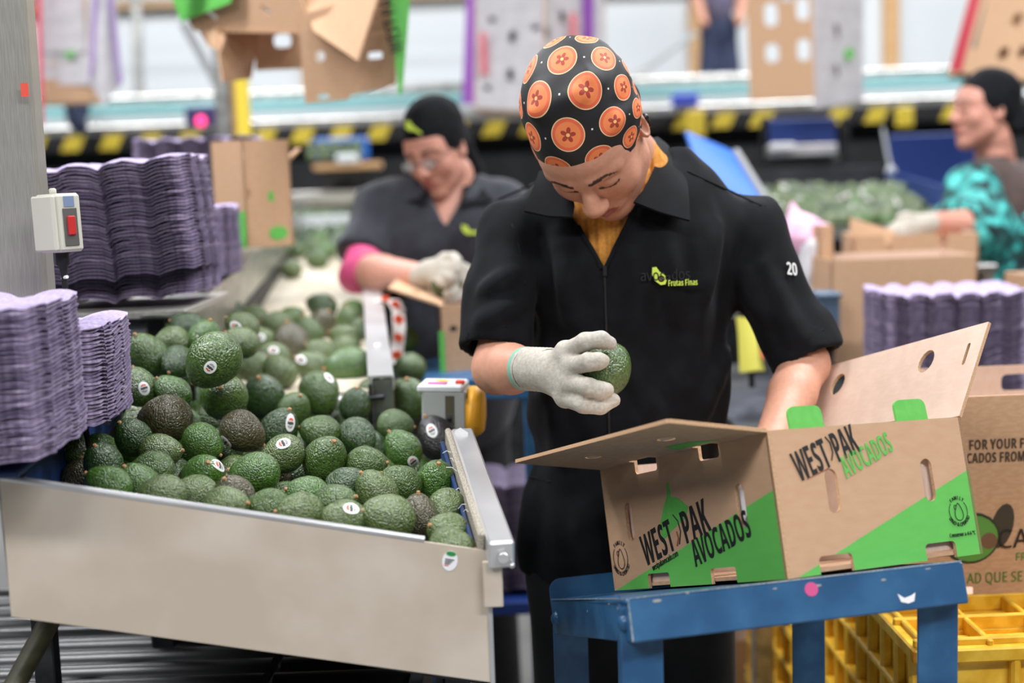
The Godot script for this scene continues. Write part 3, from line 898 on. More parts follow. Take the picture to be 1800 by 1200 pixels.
# ---------------------------------------------------------------- blue packing table
func packing_table() -> void:
	var t := thing("packing_table", "blue painted steel packing table tilted towards the worker in the orange bandana", "table")
	var n := Vector3(0.125, 0.951, -1.551)
	var l := Vector3(0.044, 0.814, -1.987)
	var r := Vector3(0.543, 0.960, -1.627)
	var up := (r - n).cross(l - n).normalized()
	if up.y < 0: up = -up
	var f := l + r - n
	var x := (r - n).normalized()
	var z := (n - l).normalized()
	var bs := Basis(x, up, x.cross(up))
	var mid := (n + l + r + f) / 4.0
	put("table_top", box(mid - up * 0.003, Vector3((r - n).length(), 0.006, (l - n).length()), 0.002, bs), M.blue, t)
	put("apron", bar(n - up * 0.026 - z * 0.003, r - up * 0.026 - z * 0.003, 0.006, 0.05, 0.002, up), M.blue, t)
	put("apron", bar(n - up * 0.026 + x * 0.003, l - up * 0.026 + x * 0.003, 0.006, 0.05, 0.002, up), M.blue, t)
	put("apron", bar(l - up * 0.026 + z * 0.003, f - up * 0.026 + z * 0.003, 0.006, 0.05, 0.002, up), M.blue, t)
	put("apron", bar(r - up * 0.026 - x * 0.003, f - up * 0.026 - x * 0.003, 0.006, 0.05, 0.002, up), M.blue, t)
	# raised lip on the worker's side, with rounded ends
	var w := (f - l).length()
	var lip := PackedVector2Array([Vector2(0, -0.01), Vector2(w, -0.01), Vector2(w, 0.012)])
	for k in 7: lip.append(Vector2(w - 0.018, 0.012) + Vector2(cos(PI / 2 * k / 6), sin(PI / 2 * k / 6)) * 0.018)
	for k in 7: lip.append(Vector2(0.018, 0.012) + Vector2(-sin(PI / 2 * k / 6), cos(PI / 2 * k / 6)) * 0.018)
	put("stop_lip", Geo.new().sheet(lip, [], 0.003, Transform3D(Basis(x, up, z), l + z * 0.0015), Vector2(w, 0.05)), M.blue, t)
	for p: Vector3 in [n + x * 0.02 - z * 0.02, l + x * 0.025 + z * 0.02, r - x * 0.025 - z * 0.02, f - x * 0.025 + z * 0.02]:
		var a := p - up * 0.012
		var g := Geo.new()
		# angle-iron leg
		g.bar(a, Vector3(a.x, 0.0, a.z), 0.05, 0.005, 0.001, Vector3(0, 0, 1))
		var lg := put("leg", g, M.blue, t)
		put("leg_flange", bar(a + Vector3(-0.023 if p.x < 0.3 else 0.023, 0, -0.025), Vector3(a.x + (-0.023 if p.x < 0.3 else 0.023), 0.0, a.z - 0.025), 0.005, 0.05, 0.001, Vector3(0, 0, 1)), M.blue, lg)
	var bolt := Geo.new().lathe([Vector2(0.0105, 0), Vector2(0.010, 0.003), Vector2(0.008, 0.006), Vector2(0.004, 0.008), Vector2(0, 0.0082)], 14)
	var bm := bolt.into(ArrayMesh.new(), M.blue)
	for k: float in [0.06, 0.93]:
		var b := put_mesh("bolt", bm, t)
		b.transform = Transform3D(Basis(z, -x, up), n.lerp(l, k) - up * 0.028)
	# bare metal showing along the rubbed edges
	var worn := surf(rgb(96, 128, 156), rgb(190, 190, 178), 0.05, 0.4, 0.2, 0.03)
	put("worn_edge", bar(n + x * 0.002 + up * 0.0004, r - x * 0.002 + up * 0.0004, 0.0022, 0.0012, 0.0, up), worn, t)
	put("worn_edge", bar(n + up * 0.0004 - z * 0.002, l + up * 0.0004 + z * 0.01, 0.0022, 0.0012, 0.0, up), worn, t)
	put("worn_edge", bar(n - up * 0.0005 - z * 0.0005 + x * 0.0005, n - up * 0.05 - z * 0.0005 + x * 0.0005, 0.0022, 0.0022, 0.0006, x), worn, t)
	# worn paint and stuck-on scraps
	var rim := x.cross(up)
	put("pink_dot", Geo.new().sheet(oval(0, 0, 0.0085, 0.0085), [], 0.0006, Transform3D(Basis(x, up, rim), n + x * 0.226 - up * 0.013 + rim * 0.0005), Vector2(1, 1)), mat(rgb(214, 84, 140), 0.5), t)
	put("torn_label", Geo.new().sheet(PackedVector2Array([Vector2(-0.012, 0.004), Vector2(-0.009, -0.006), Vector2(0, -0.009), Vector2(0.008, -0.007), Vector2(0.011, 0.003), Vector2(0.005, 0.0), Vector2(-0.004, -0.002)]), [], 0.0006, Transform3D(Basis(x, up, rim), n + x * 0.346 - up * 0.034 + rim * 0.0005), Vector2(1, 1)), M.white, t)
	var rng := RandomNumberGenerator.new()
	rng.seed = 8
	for k in 9:
		var at := n + x * rng.randf_range(0.02, 0.4) - up * rng.randf_range(0.0, 0.012)
		if k > 5: at = n.lerp(l, rng.randf_range(0.1, 0.9)) - up * rng.randf_range(0.004, 0.02)
		var o := oval(0, 0, rng.randf_range(0.002, 0.006), rng.randf_range(0.001, 0.002), 9)
		put("paint_chip", Geo.new().sheet(o, [], 0.0005, Transform3D(Basis(x, up, rim), at + rim * 0.0004) if k <= 5 else Transform3D(Basis(z, up, -x), at - x * 0.0004), Vector2(1, 1)), M.blue_chip, t)

# ---------------------------------------------------------------- the carton being packed
func print_tex(w: int, h: int, tri: PackedVector2Array) -> ImageTexture:   # kraft board with a green field printed on it
	var im := Image.create(w, h, false, Image.FORMAT_RGB8)
	var n := noise(0.02, FastNoiseLite.TYPE_SIMPLEX_SMOOTH, 4, 5)
	for y in h:
		for x in w:
			var k := n.get_noise_2d(x * 1.5, y * 4.0) * 0.5 + 0.5
			var c := rgb(189, 150, 116).lerp(rgb(199, 161, 127), k)
			if Geometry2D.is_point_in_polygon(Vector2(float(x) / w, 1.0 - float(y) / h), tri): c = rgb(92, 178, 76).lerp(rgb(100, 187, 84), k)
			im.set_pixel(x, y, c)
	return ImageTexture.create_from_image(im)

func main_carton() -> void:
	var b0 := Vector3(0.321, 0.956, -1.590)
	var x := Vector3(0.894, -0.058, -0.445).normalized()
	var up := Vector3(-0.077, 0.957, -0.279).normalized()
	x = (x - up * x.dot(up)).normalized()
	var z := x.cross(up)          # towards the viewer; the long side runs along -z
	var la := 0.414
	var wi := 0.317
	var hi := 0.180
	var t := thing("avocado_carton", "open kraft carton with green print and black lettering on the blue table", "carton", b0, "", Basis(x, up, z))
	var th := 0.005
	var m_end := mat(Color.WHITE, 0.72)
	m_end.albedo_texture = print_tex(256, 160, PackedVector2Array([Vector2(0.04, 0), Vector2(1, 0), Vector2(1, 0.62)]))
	var m_side := mat(Color.WHITE, 0.72)
	m_side.albedo_texture = print_tex(256, 128, PackedVector2Array([Vector2(0.0, 0.0), Vector2(1, 0), Vector2(1, 0.61)]))
	# end panel (facing right of the worker), its lower corner at the origin
	var slot := func(cx: float, cy: float) -> PackedVector2Array: return rect(cx - 0.0095, cy - 0.0275, 0.019, 0.055, 0.0094, 5)
	var end_holes := [slot.call(0.0871, 0.0995), slot.call(0.2437, 0.1017), rect(0.0503, -0.01, 0.0524, 0.032, 0.006), rect(0.2213, -0.01, 0.0513, 0.031, 0.006)]
	carton_panel("end_panel", t, rect(0, 0, wi, hi), end_holes, th, Transform3D(Basis.IDENTITY, Vector3(0, 0, -th / 2)), Vector2(wi, hi), m_end)
	carton_panel("end_panel", t, rect(0, 0, wi, hi), [slot.call(0.088, 0.092), slot.call(0.238, 0.089)], th, Transform3D(Basis(Vector3.UP, PI), Vector3(wi, 0, -la + th / 2)), Vector2(wi, hi), m_end)
	# long panels
	var long_holes := [slot.call(0.0655, 0.0955), slot.call(0.340, 0.0951), rect(0.096, -0.01, 0.056, 0.030, 0.004), rect(0.2529, -0.01, 0.0568, 0.030, 0.004), rect(0.0985, hi - 0.020, 0.058, 0.04, 0.005), rect(0.2616, hi - 0.020, 0.0464, 0.04, 0.005)]
	var turn_l := Basis(Vector3(0, 0, 1), Vector3(0, 1, 0), Vector3(-1, 0, 0))
	carton_panel("side_panel", t, rect(0, 0, la, hi), long_holes, th, Transform3D(turn_l, Vector3(th / 2, 0, -la)), Vector2(la, hi), m_side)
	var turn_r := Basis(Vector3(0, 0, -1), Vector3(0, 1, 0), Vector3(1, 0, 0))
	carton_panel("side_panel", t, rect(0, 0, la, hi), [slot.call(0.094, 0.088), slot.call(0.318, 0.088)], th, Transform3D(turn_r, Vector3(wi - th / 2, 0, 0)), Vector2(la, hi), m_side)
	# inner liner walls and floor
	put("bottom", box(Vector3(wi / 2, 0.003 + th / 2, -la / 2), Vector3(wi - 0.012, th, la - 0.012), 0.0), M.kraft, t)
	put("inner_wall", box(Vector3(wi / 2 + 0.06, 0.07, -0.012), Vector3(wi * 0.5, 0.12, 0.004), 0.0), M.kraft_in, t)
	put("inner_wall", box(Vector3(0.011, 0.072, -la * 0.70), Vector3(0.004, 0.13, la * 0.42), 0.0), M.kraft_in, t)
	put("inner_wall", box(Vector3(0.011, 0.072, -la * 0.16), Vector3(0.004, 0.11, la * 0.22), 0.0), M.white, t)
	# long flap towards the camera side, folded outwards and slightly up
	var fl := 0.142
	var a := deg_to_rad(8.0)
	var turn_f := Basis(Vector3(0, 0, -1), Vector3(-cos(a), sin(a), 0), Vector3(0, 0, -1).cross(Vector3(-cos(a), sin(a), 0)))
	var flap_holes := [oval(0.11, 0.075, 0.016, 0.010), oval(0.30, 0.075, 0.016, 0.010), rect(la - 0.1563, -0.01, 0.058, 0.02, 0.004), rect(la - 0.308, -0.01, 0.0464, 0.02, 0.004)]
	var fo := PackedVector2Array([Vector2(0, 0), Vector2(la, 0), Vector2(la, fl - 0.004), Vector2(la - 0.004, fl), Vector2(0.004, fl), Vector2(0, fl - 0.004)])
	carton_panel("top_flap", t, fo, flap_holes, th, Transform3D(turn_f, Vector3(0.0, hi, 0)), Vector2(la, fl), M.kraft_in)
	for k in 2:   # half punched plugs left in the finger holes of the flap
		put("hole_plug", Geo.new().sheet(oval(0, 0, 0.0135, 0.007), [], 0.004, Transform3D(turn_f, Vector3(0, hi, 0) + turn_f * Vector3(0.11 + 0.19 * k, 0.075, 0)), Vector2(1, 1)), M.kraft_in, t)
	put("green_print", Geo.new().sheet(PackedVector2Array([Vector2(0, 0), Vector2(0.10, 0), Vector2(0.085, 0.026), Vector2(0.03, 0.022)]), [], 0.0006, Transform3D(turn_f, Vector3(0, hi, 0) + turn_f * Vector3(0.08, 0.016, -th / 2 - 0.0004)), Vector2(1, 1)), M.green_ink, t)
	# opposite long flap standing up
	var u := deg_to_rad(57.0)
	var turn_u := Basis(Vector3(0, 0, 1), Vector3(cos(u), sin(u), 0), Vector3(0, 0, 1).cross(Vector3(cos(u), sin(u), 0)))
	var up_holes := [oval(la - 0.105, 0.108, 0.015, 0.019), oval(la - 0.30, 0.108, 0.015, 0.019), rect(la - 0.028, 0.085, 0.006, 0.036, 0.003, 2), rect(la - 0.15, -0.01, 0.05, 0.024, 0.004)]
	var uo := PackedVector2Array([Vector2(0, 0), Vector2(la, 0), Vector2(la, 0.15), Vector2(0, 0.15)])
	carton_panel("top_flap", t, uo, up_holes, th, Transform3D(turn_u, Vector3(wi, hi, -la)), Vector2(la, 0.15), M.kraft_in)
	# green locking tabs behind the end panel
	var tab := Basis(Vector3.RIGHT, deg_to_rad(-4.0))
	put("locking_tab", Geo.new().sheet(rect(0.038, -0.02, 0.053, 0.053, 0.010), [rect(0.074, -0.03, 0.03, 0.032, 0.004)], 0.004, Transform3D(tab, Vector3(0.008, hi - 0.004, -0.014)), Vector2(1, 1)), M.green_ink, t)
	put("locking_tab", Geo.new().sheet(rect(0.205, -0.02, 0.053, 0.053, 0.010), [], 0.004, Transform3D(tab, Vector3(0.014, hi - 0.004, -0.014)), Vector2(1, 1)), M.green_ink, t)
	# print: black and green lettering
	var lean := func(deg: float) -> Basis: return Basis(Vector3(0, 0, 1), deg_to_rad(deg))
	var e := 0.0006
	words("WEST", 0.036, M.black_ink, t, Vector3(0.0605, 0.139, e), lean.call(17.0), true, 0.43)
	words("PAK", 0.036, M.black_ink, t, Vector3(0.116, 0.1565, e), lean.call(17.0), true, 0.43)
	words("AVOCADOS", 0.026, M.green_ink, t, Vector3(0.149, 0.140, e), lean.call(20.0), true, 0.46)
	put("print_arc", tube([Vector3(0.087, 0.167, e), Vector3(0.0935, 0.159, e), Vector3(0.0955, 0.147, e), Vector3(0.092, 0.137, e)], [0.0009], 5), M.black_ink, t)
	put("print_line", bar(Vector3(0.05, 0.117, e), Vector3(0.086, 0.128, e), 0.0006, 0.0008, 0.0), M.red_ink, t)
	badge(t, Transform3D(Basis.IDENTITY, Vector3(0.286, 0.0577, e)), 0.0155)
	words("Conservar a 4-6 °C", 0.005, M.black_ink, t, Vector3(0.287, 0.028, e), Basis.IDENTITY, false, 0.77)
	var side_basis := func(deg: float) -> Basis: return turn_l * Basis(Vector3(0, 0, 1), deg_to_rad(deg))
	var sp := func(px: float, py: float) -> Vector3: return Vector3(-e, py, -la + px)
	words("WEST", 0.042, M.black_ink, t, sp.call(0.133, 0.060), side_basis.call(13.0), true, 0.56)
	words("PAK", 0.042, M.black_ink, t, sp.call(0.232, 0.082), side_basis.call(13.0), true, 0.60)
	words("AVOCADOS", 0.034, M.black_ink, t, sp.call(0.285, 0.056), side_basis.call(13.4), true, 0.55)
	words("westpakavocado.com", 0.008, M.black_ink, t, sp.call(0.147, 0.036), side_basis.call(14.0), false, 0.66)
	put("print_arc", tube([sp.call(0.182, 0.096), sp.call(0.192, 0.087), sp.call(0.1955, 0.073), sp.call(0.189, 0.056)], [0.001], 5), M.black_ink, t)
	put("print_arc", tube([sp.call(0.186, 0.073), sp.call(0.1885, 0.064), sp.call(0.183, 0.054)], [0.0012], 5), M.red_ink, t)
	var pear := PackedVector2Array([Vector2(0.146, 0.062), Vector2(0.146, 0.085), Vector2(0.160, 0.108), Vector2(0.172, 0.122), Vector2(0.176, 0.140), Vector2(0.181, 0.141), Vector2(0.182, 0.121), Vector2(0.200, 0.117), Vector2(0.221, 0.104), Vector2(0.212, 0.090), Vector2(0.18, 0.078)])
	put("green_print", Geo.new().sheet(pear, [], 0.0006, Transform3D(turn_l, Vector3(-0.0001, 0, -la)), Vector2(1, 1)), M.green_ink, t)
	badge(t, Transform3D(turn_l, sp.call(0.0285, 0.0456)), 0.020)

# round family-owned stamp: ring of words around a pear outline
func badge(parent: Node, at: Transform3D, r: float) -> void:
	var g := Geo.new()
	for side: float in [0.0, PI]:
		var pts := []
		for k in 9: pts.append(at * Vector3(cos(side - 0.75 + 1.5 * k / 8.0) * r, sin(side - 0.75 + 1.5 * k / 8.0) * r, 0))
		put("print_arc", tube(pts, [r * 0.03], 4), M.black_ink, parent)
	var pear := []
	for k in 17:
		var a := TAU * k / 16.0
		pear.append(at * Vector3(sin(a) * r * (0.42 - 0.2 * cos(a)) + r * 0.05, cos(a) * r * 0.72 - r * 0.05, 0))
	put("print_arc", tube(pear, [r * 0.035], 4), M.black_ink, parent)
	var leaf := []
	for k in 9: leaf.append(at * Vector3(-r * 0.3 + sin(TAU * k / 8.0) * r * 0.12, r * 0.35 + cos(TAU * k / 8.0) * r * 0.2, 0))
	put("print_arc", tube(leaf, [r * 0.03], 4), M.black_ink, parent)
	for w: Array in [["FAMILY", 0.5 * PI + 0.62, -0.25, 0.0], ["OWNED & OPERATED", -0.5 * PI - 1.05, 0.14, PI]]:
		var text: String = w[0]
		for k in text.length():
			if text[k] == " ": continue
			var a: float = w[1] + w[2] * k
			words(text[k], r * 0.30, M.black_ink, parent, at * Vector3(cos(a) * r * 1.12, sin(a) * r * 1.12, 0), at.basis * Basis(Vector3(0, 0, 1), a - PI / 2 + w[3]), false, 0.85, "letter")

func carton_panel(called: String, parent: Node, outline: PackedVector2Array, holes: Array, th: float, at: Transform3D, wh: Vector2, outside: Material) -> MeshInstance3D:
	var front := Geo.new()
	var back := Geo.new()
	var edge := Geo.new()
	front.sheet(outline, holes, th, at, wh, edge, back)
	var m := ArrayMesh.new()
	front.into(m, outside)
	back.into(m, M.kraft_in if outside != M.kraft_in else M.kraft)
	edge.into(m, M.kraft_edge)
	return put_mesh(called, m, parent)

# ---------------------------------------------------------------- pulp trays
var tray_mesh := {}
func tray(w: float, d: float, nx: int, nz: int, tone: int) -> Mesh:
	var key := "%f_%f_%d" % [w, d, tone]
	if tray_mesh.has(key): return tray_mesh[key]
	var a := nx * 6 + 1
	var b := nz * 6 + 1
	var scal := 0.014
	var rows := []
	for i in b:
		var v := -1.0 + 2.0 * i / (b - 1)
		var row := []
		for j in a:
			var u := -1.0 + 2.0 * j / (a - 1)
			var cx := absf(sin(nx * PI * (u + 1.0) / 2.0))
			var cz := absf(sin(nz * PI * (v + 1.0) / 2.0))
			var x := u * (w / 2 - scal + scal * pow(cz, 0.6))
			var z := v * (d / 2 - scal + scal * pow(cx, 0.6))
			var inset_u := absf(sin(nx * PI * (u * 0.9 + 1.0) / 2.0))
			var inset_v := absf(sin(nz * PI * (v * 0.9 + 1.0) / 2.0))
			row.append(Vector3(x, 0.016 * pow(inset_u * inset_v, 0.55), z))
		rows.append(row)
	var jit := noise(60.0, FastNoiseLite.TYPE_SIMPLEX, 2, 50 + tone)
	for i in b:
		for j in a:
			var edge := maxf(absf(-1.0 + 2.0 * i / (b - 1)), absf(-1.0 + 2.0 * j / (a - 1)))
			if edge > 0.98:
				var p: Vector3 = rows[i][j]
				rows[i][j] = p + Vector3(p.x, 0, p.z).normalized() * (0.0022 * jit.get_noise_2d(p.x * 3.0, p.z * 3.0)) + Vector3(0, 0.0022 * jit.get_noise_2d(p.x * 2.0 + 7.0, p.z * 2.0), 0)
	var g := Geo.new().patch(rows, 0.0016)
	tray_mesh[key] = g.into(ArrayMesh.new(), M.pulp[tone])
	return tray_mesh[key]

func ordinal(n: int) -> String:
	var t := n % 10
	return str(n) + ("th" if n > 10 and n < 14 else "st" if t == 1 else "nd" if t == 2 else "rd" if t == 3 else "th")

func tray_stack(at: Vector3, turn: Basis, count: int, pitch: float, w: float, d: float, nx: int, nz: int, where: String, sd: int) -> void:
	var rng := RandomNumberGenerator.new()
	rng.seed = sd
	var up := turn.y
	var drift := Vector3.ZERO
	for k in count:
		drift = drift * 0.8 + Vector3(rng.randf_range(-0.0012, 0.0012), 0, rng.randf_range(-0.0012, 0.0012))
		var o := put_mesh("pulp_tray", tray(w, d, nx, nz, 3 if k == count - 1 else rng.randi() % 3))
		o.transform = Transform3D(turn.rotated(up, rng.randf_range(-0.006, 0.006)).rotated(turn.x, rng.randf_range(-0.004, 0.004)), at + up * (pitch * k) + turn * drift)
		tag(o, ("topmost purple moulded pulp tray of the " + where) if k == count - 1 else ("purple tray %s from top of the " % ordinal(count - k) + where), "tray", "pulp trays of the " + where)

func left_side() -> void:
	M.pulp = []
	for c: Array in [[rgb(102, 90, 116), rgb(150, 137, 162)], [rgb(93, 81, 108), rgb(137, 124, 150)], [rgb(113, 100, 125), rgb(163, 150, 173)], [rgb(154, 140, 172), rgb(176, 164, 192)]]:  # last pair, topmost trays: smooth paler face, overexposed top light put into the colour
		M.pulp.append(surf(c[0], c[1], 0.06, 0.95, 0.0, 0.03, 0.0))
	# stacks beside the bin
	tray_stack(Vector3(-0.5254, 1.1402, -1.4732) + Vector3(-0.150, 0.004, -0.115), Basis(Vector3.UP, 0.05), 36, 0.0048, 0.30, 0.23, 4, 3, "stack at the near corner of the steel bin", 1)
	tray_stack(Vector3(-0.5406, 1.1300, -1.7138) + Vector3(-0.146, 0.006, -0.122), Basis(Vector3.UP, 0.07), 27, 0.0048, 0.30, 0.24, 4, 4, "stack next to the near corner stack", 2)
	# stacks on the shelf behind the post
	var lean := Basis(Vector3(0, 0, 1), 0.07)
	tray_stack(Vector3(-0.5270, 1.2547, -2.3134) + Vector3(-0.15, 0.0, -0.12), Basis(Vector3(0, 0, 1), 0.03), 9, 0.0058, 0.30, 0.23, 5, 4, "low stack lying on the steel shelf", 3)
	tray_stack(Vector3(-0.5181, 1.3052, -2.2793) + lean * Vector3(-0.15, 0.0, -0.12), lean, 33, 0.0058, 0.30, 0.23, 5, 4, "leaning stack behind the switch box", 4)
	tray_stack(Vector3(-0.5832, 1.2541, -2.7970) + Vector3(-0.15, 0.0, -0.12), Basis.IDENTITY, 24, 0.0060, 0.30, 0.23, 5, 4, "short stack beside the standing carton", 5)
	tray_stack(Vector3(-0.6573, 1.3486, -3.5642) + Vector3(-0.16, 0.0, -0.12), Basis.IDENTITY, 36, 0.0060, 0.31, 0.23, 5, 4, "stack rising behind the standing carton", 6)
	var shelf := thing("steel_shelf", "grey steel shelf carrying the low stack of purple trays", "shelf")
	put("shelf_plate", box(Vector3(-0.5439, 1.2447, -2.2921) + Vector3(-0.30, -0.008, -0.16), Vector3(0.60, 0.014, 0.36), 0.002), M.brushed, shelf)
	put("shelf_leg", bar(Vector3(-0.5439, 1.2447, -2.2921) + Vector3(-0.12, -0.012, -0.25), Vector3(-0.66, 0.0, -2.54), 0.03, 0.03), M.dark_steel, shelf)
	put("shelf_leg", bar(Vector3(-0.5439, 1.2447, -2.2921) + Vector3(-0.55, -0.012, -0.25), Vector3(-1.09, 0.0, -2.54), 0.03, 0.03), M.dark_steel, shelf)
	var ledge := thing("bin_ledge", "narrow blue ledge under the purple tray stacks beside the bin", "ledge")
	put("ledge_plate", bar(Vector3(-0.68, 1.128, -1.53), Vector3(-0.70, 1.128, -2.00), 0.22, 0.008), M.bin_blue, ledge)
	put("ledge_leg", bar(Vector3(-0.70, 1.124, -1.62), Vector3(-0.70, 0.0, -1.62), 0.03, 0.03), M.dark_steel, ledge)
	put("ledge_leg", bar(Vector3(-0.70, 1.124, -1.94), Vector3(-0.70, 0.0, -1.94), 0.03, 0.03), M.dark_steel, ledge)
	# square steel post with a switch box
	var e: Vector3 = Vector3(-0.6425, 1.4765, -1.8772)
	var post := thing("steel_post", "square brushed steel post coming down beside the tray stacks", "post", Vector3(e.x - 0.065, 0, e.z - 0.03))
	var yaw := Basis(Vector3.UP, 0.12)
	put("tube", box(Vector3(0, 3.13, 0), Vector3(0.13, 4.14, 0.06), 0.006, yaw), M.post_steel if M.has("post_steel") else M.brushed, post)
	put("head_plate", box(Vector3(0, 5.194, 0), Vector3(0.24, 0.012, 0.18), 0.002), M.steel, post)
	put("warning_sticker", box(Vector3(0.062, 1.585, 0.034), Vector3(0.01, 0.018, 0.001), 0.0, yaw), mat(rgb(235, 90, 70), 0.5), post)
	var sw := thing("switch_box", "beige plastic switch box with red rocker on the steel post", "switch", Vector3(-0.6010, 1.4053, -1.8383), "", Basis(Vector3.UP, -0.62) * Basis(Vector3(0, 0, 1), 0.03))
	var beige := mat(rgb(206, 204, 188), 0.5)
	put("housing", box(Vector3(0, 0, 0), Vector3(0.048, 0.078, 0.040), 0.004), beige, sw)
	put("cover", box(Vector3(0, 0.0, 0.022), Vector3(0.046, 0.074, 0.008), 0.003), beige, sw)
	put("side_recess", box(Vector3(0.0245, -0.006, 0), Vector3(0.002, 0.05, 0.022), 0.001), mat(rgb(90, 88, 84), 0.6), sw)
	put("rocker", box(Vector3(0.026, -0.004, 0), Vector3(0.005, 0.026, 0.012), 0.002), mat(rgb(196, 44, 44), 0.4), sw)
	put("label_plate", box(Vector3(0.0245, 0.028, 0), Vector3(0.001, 0.014, 0.016), 0.0), mat(rgb(120, 140, 170), 0.5), sw)
	put("screw_boss", Geo.new().lathe([Vector2(0, 0), Vector2(0.005, 0), Vector2(0.005, 0.006), Vector2(0.003, 0.008), Vector2(0, 0.008)], 12, Transform3D(Basis.IDENTITY, Vector3(-0.008, 0.039, 0.0))), beige, sw)
	put("cable_gland", Geo.new().lathe([Vector2(0.004, -0.03), Vector2(0.006, -0.02), Vector2(0.009, -0.016), Vector2(0.009, 0.0)], 12, Transform3D(Basis.IDENTITY, Vector3(0.0, -0.039, 0.0))), M.black, sw)
	put("cable", tube([Vector3(0, -0.06, 0), Vector3(0.0, -0.12, 0), Vector3(-0.01, -0.2, -0.01), Vector3(-0.02, -0.32, -0.03)], [0.004], 8), M.black, sw)
	put("cable_tie", tube([Vector3(-0.004, -0.074, 0), Vector3(0.009, -0.072, 0.002)], [0.0025], 6), M.white, sw)
	# sorting belt with its steel side walls
	var belt := thing("sorting_belt", "pale cream conveyor belt between steel rails running away from the bin", "conveyor")
	var cream := surf(rgb(196, 184, 158), rgb(224, 214, 192), 0.5, 0.55, 0.0, 0.01)
	var by := func(z: float) -> float: return 0.952 - 0.05 * z
	var g := Geo.new()
	var zs := [-2.42, -3.4, -4.6, -6.6]
	var rows := []
	for z: float in [-6.6, -4.6, -3.4, -2.42]:
		var l := -0.545 + 0.09 * (z + 2.29)
		var r := -0.222 + 0.109 * (z + 2.33)
		rows.append([Vector3(l, by.call(z), z), Vector3((l + r) / 2, by.call(z), z), Vector3(r, by.call(z), z)])
	put("belt", g.patch(rows, 0.006), cream, belt)
	put("end_roller", tube([Vector3(-0.55, by.call(-2.42) - 0.03, -2.42), Vector3(-0.235, by.call(-2.42) - 0.03, -2.42)], [0.028], 14), M.steel, belt)
	# left wall: wide flange and plate
	var la := Vector3(-0.550, 1.235, -2.27)
	var lb := Vector3(-0.935, 1.335, -6.6)
	put("left_flange", bar(la + Vector3(-0.03, 0, 0), lb + Vector3(-0.03, 0, 0), 0.075, 0.006, 0.001), M.steel, belt)
	put("left_plate", bar(la + Vector3(0.006, -0.065, 0), lb + Vector3(0.006, -0.04, 0), 0.005, 0.13, 0.001), M.steel, belt)
	put("left_skirt", bar(la + Vector3(0.012, -0.12, 0), lb + Vector3(0.012, -0.085, 0), 0.005, 0.05, 0.001), M.black, belt)
	var ba: Vector3 = Vector3(-0.2282, 1.1112, -2.3261)
	var bb: Vector3 = Vector3(-0.3227, 1.1771, -3.1905)
	var far := ba + (bb - ba) * 4.4
	put("right_rail", bar(ba, far, 0.044, 0.006, 0.001), M.bright_steel, belt)
	put("right_outer_lip", bar(ba + Vector3(0.0215, -0.012, 0), far + Vector3(0.0215, -0.012, 0), 0.003, 0.024, 0.001), M.bright_steel, belt)
	put("right_plate", bar(ba + Vector3(-0.016, -0.045, 0), far + Vector3(-0.016, -0.045, 0), 0.004, 0.09, 0.001), M.bright_steel, belt)
	put("end_plate", box(ba + Vector3(0.004, -0.048, -0.006), Vector3(0.034, 0.085, 0.004), 0.001), M.steel, belt)
	put("end_bracket", box(ba + Vector3(-0.018, -0.05, 0.006), Vector3(0.006, 0.08, 0.012), 0.002), M.dark_steel, belt)
	put("bolt", tube([ba + Vector3(-0.02, -0.035, 0.008), ba + Vector3(0.006, -0.033, 0.012)], [0.005], 8), M.dark_steel, belt)
	put("bolt", tube([ba + Vector3(0.0, -0.072, -0.002), ba + Vector3(0.004, -0.072, 0.008)], [0.009], 8), M.black, belt)
	put("rail_knob", Geo.new().lathe([Vector2(0.008, 0), Vector2(0.007, 0.004), Vector2(0.0, 0.006)], 12, Transform3D(Basis.IDENTITY, ba.lerp(far, 0.068) + Vector3(0, 0.003, 0))), M.bright_steel, belt)
	for z: float in [-2.7, -4.2, -6.0]:
		for s: float in [-0.02, 0.30]:
			put("leg", bar(Vector3(-0.56 + 0.09 * (z + 2.3) + s, by.call(z) - 0.04, z), Vector3(-0.56 + 0.09 * (z + 2.3) + s, 0, z), 0.04, 0.04, 0.003), M.dark_steel, belt)
		put("cross_bar", bar(Vector3(-0.58 + 0.09 * (z + 2.3), by.call(z) - 0.06, z), Vector3(-0.26 + 0.09 * (z + 2.3), by.call(z) - 0.06, z), 0.04, 0.04, 0.003), M.dark_steel, belt)
	# printed scraps hanging over the rail
	var scrap := thing("sticker_strip", "crumpled orange and white sticker strip hanging over the belt rail", "sticker strip")
	var spts: Array = [Vector3(-0.3033, 1.1732, -3.1094), Vector3(-0.2662, 1.1731, -3.0691), Vector3(-0.2524, 1.1555, -3.0468), Vector3(-0.2494, 1.1156, -3.0016), Vector3(-0.2511, 1.0832, -2.9573), Vector3(-0.2532, 1.0490, -2.9330)]
	var sr := []
	for k in spts.size():
		var p: Vector3 = spts[k]
		sr.append([p + Vector3(-0.012, 0.004 * (k % 2), 0.015), p + Vector3(0, 0.004 * ((k + 1) % 2), 0), p + Vector3(0.014, 0.003 * (k % 2), -0.015)])
	put("strip", Geo.new().patch(sr, 0.001), mat(rgb(226, 222, 216), 0.5), scrap)
	for k in 5:
		var p: Vector3 = (spts[k] as Vector3).lerp(spts[k + 1], 0.5)
		put("orange_mark", box(p + Vector3(0.002, 0.003, 0.012), Vector3(0.018, 0.02, 0.003), 0.001, Basis(Vector3(0, 0, 1), 0.4 * k)), mat(rgb(232, 84, 42), 0.5), scrap)
	# drive sensor box with its yellow cap
	var mo := thing("drive_box", "grey control box with yellow end cap beside the belt rail", "control box", Vector3(-0.1091, 1.0767, -2.1908), "", Basis(Vector3.UP, -0.12) * Basis(Vector3(0, 0, 1), -0.03))
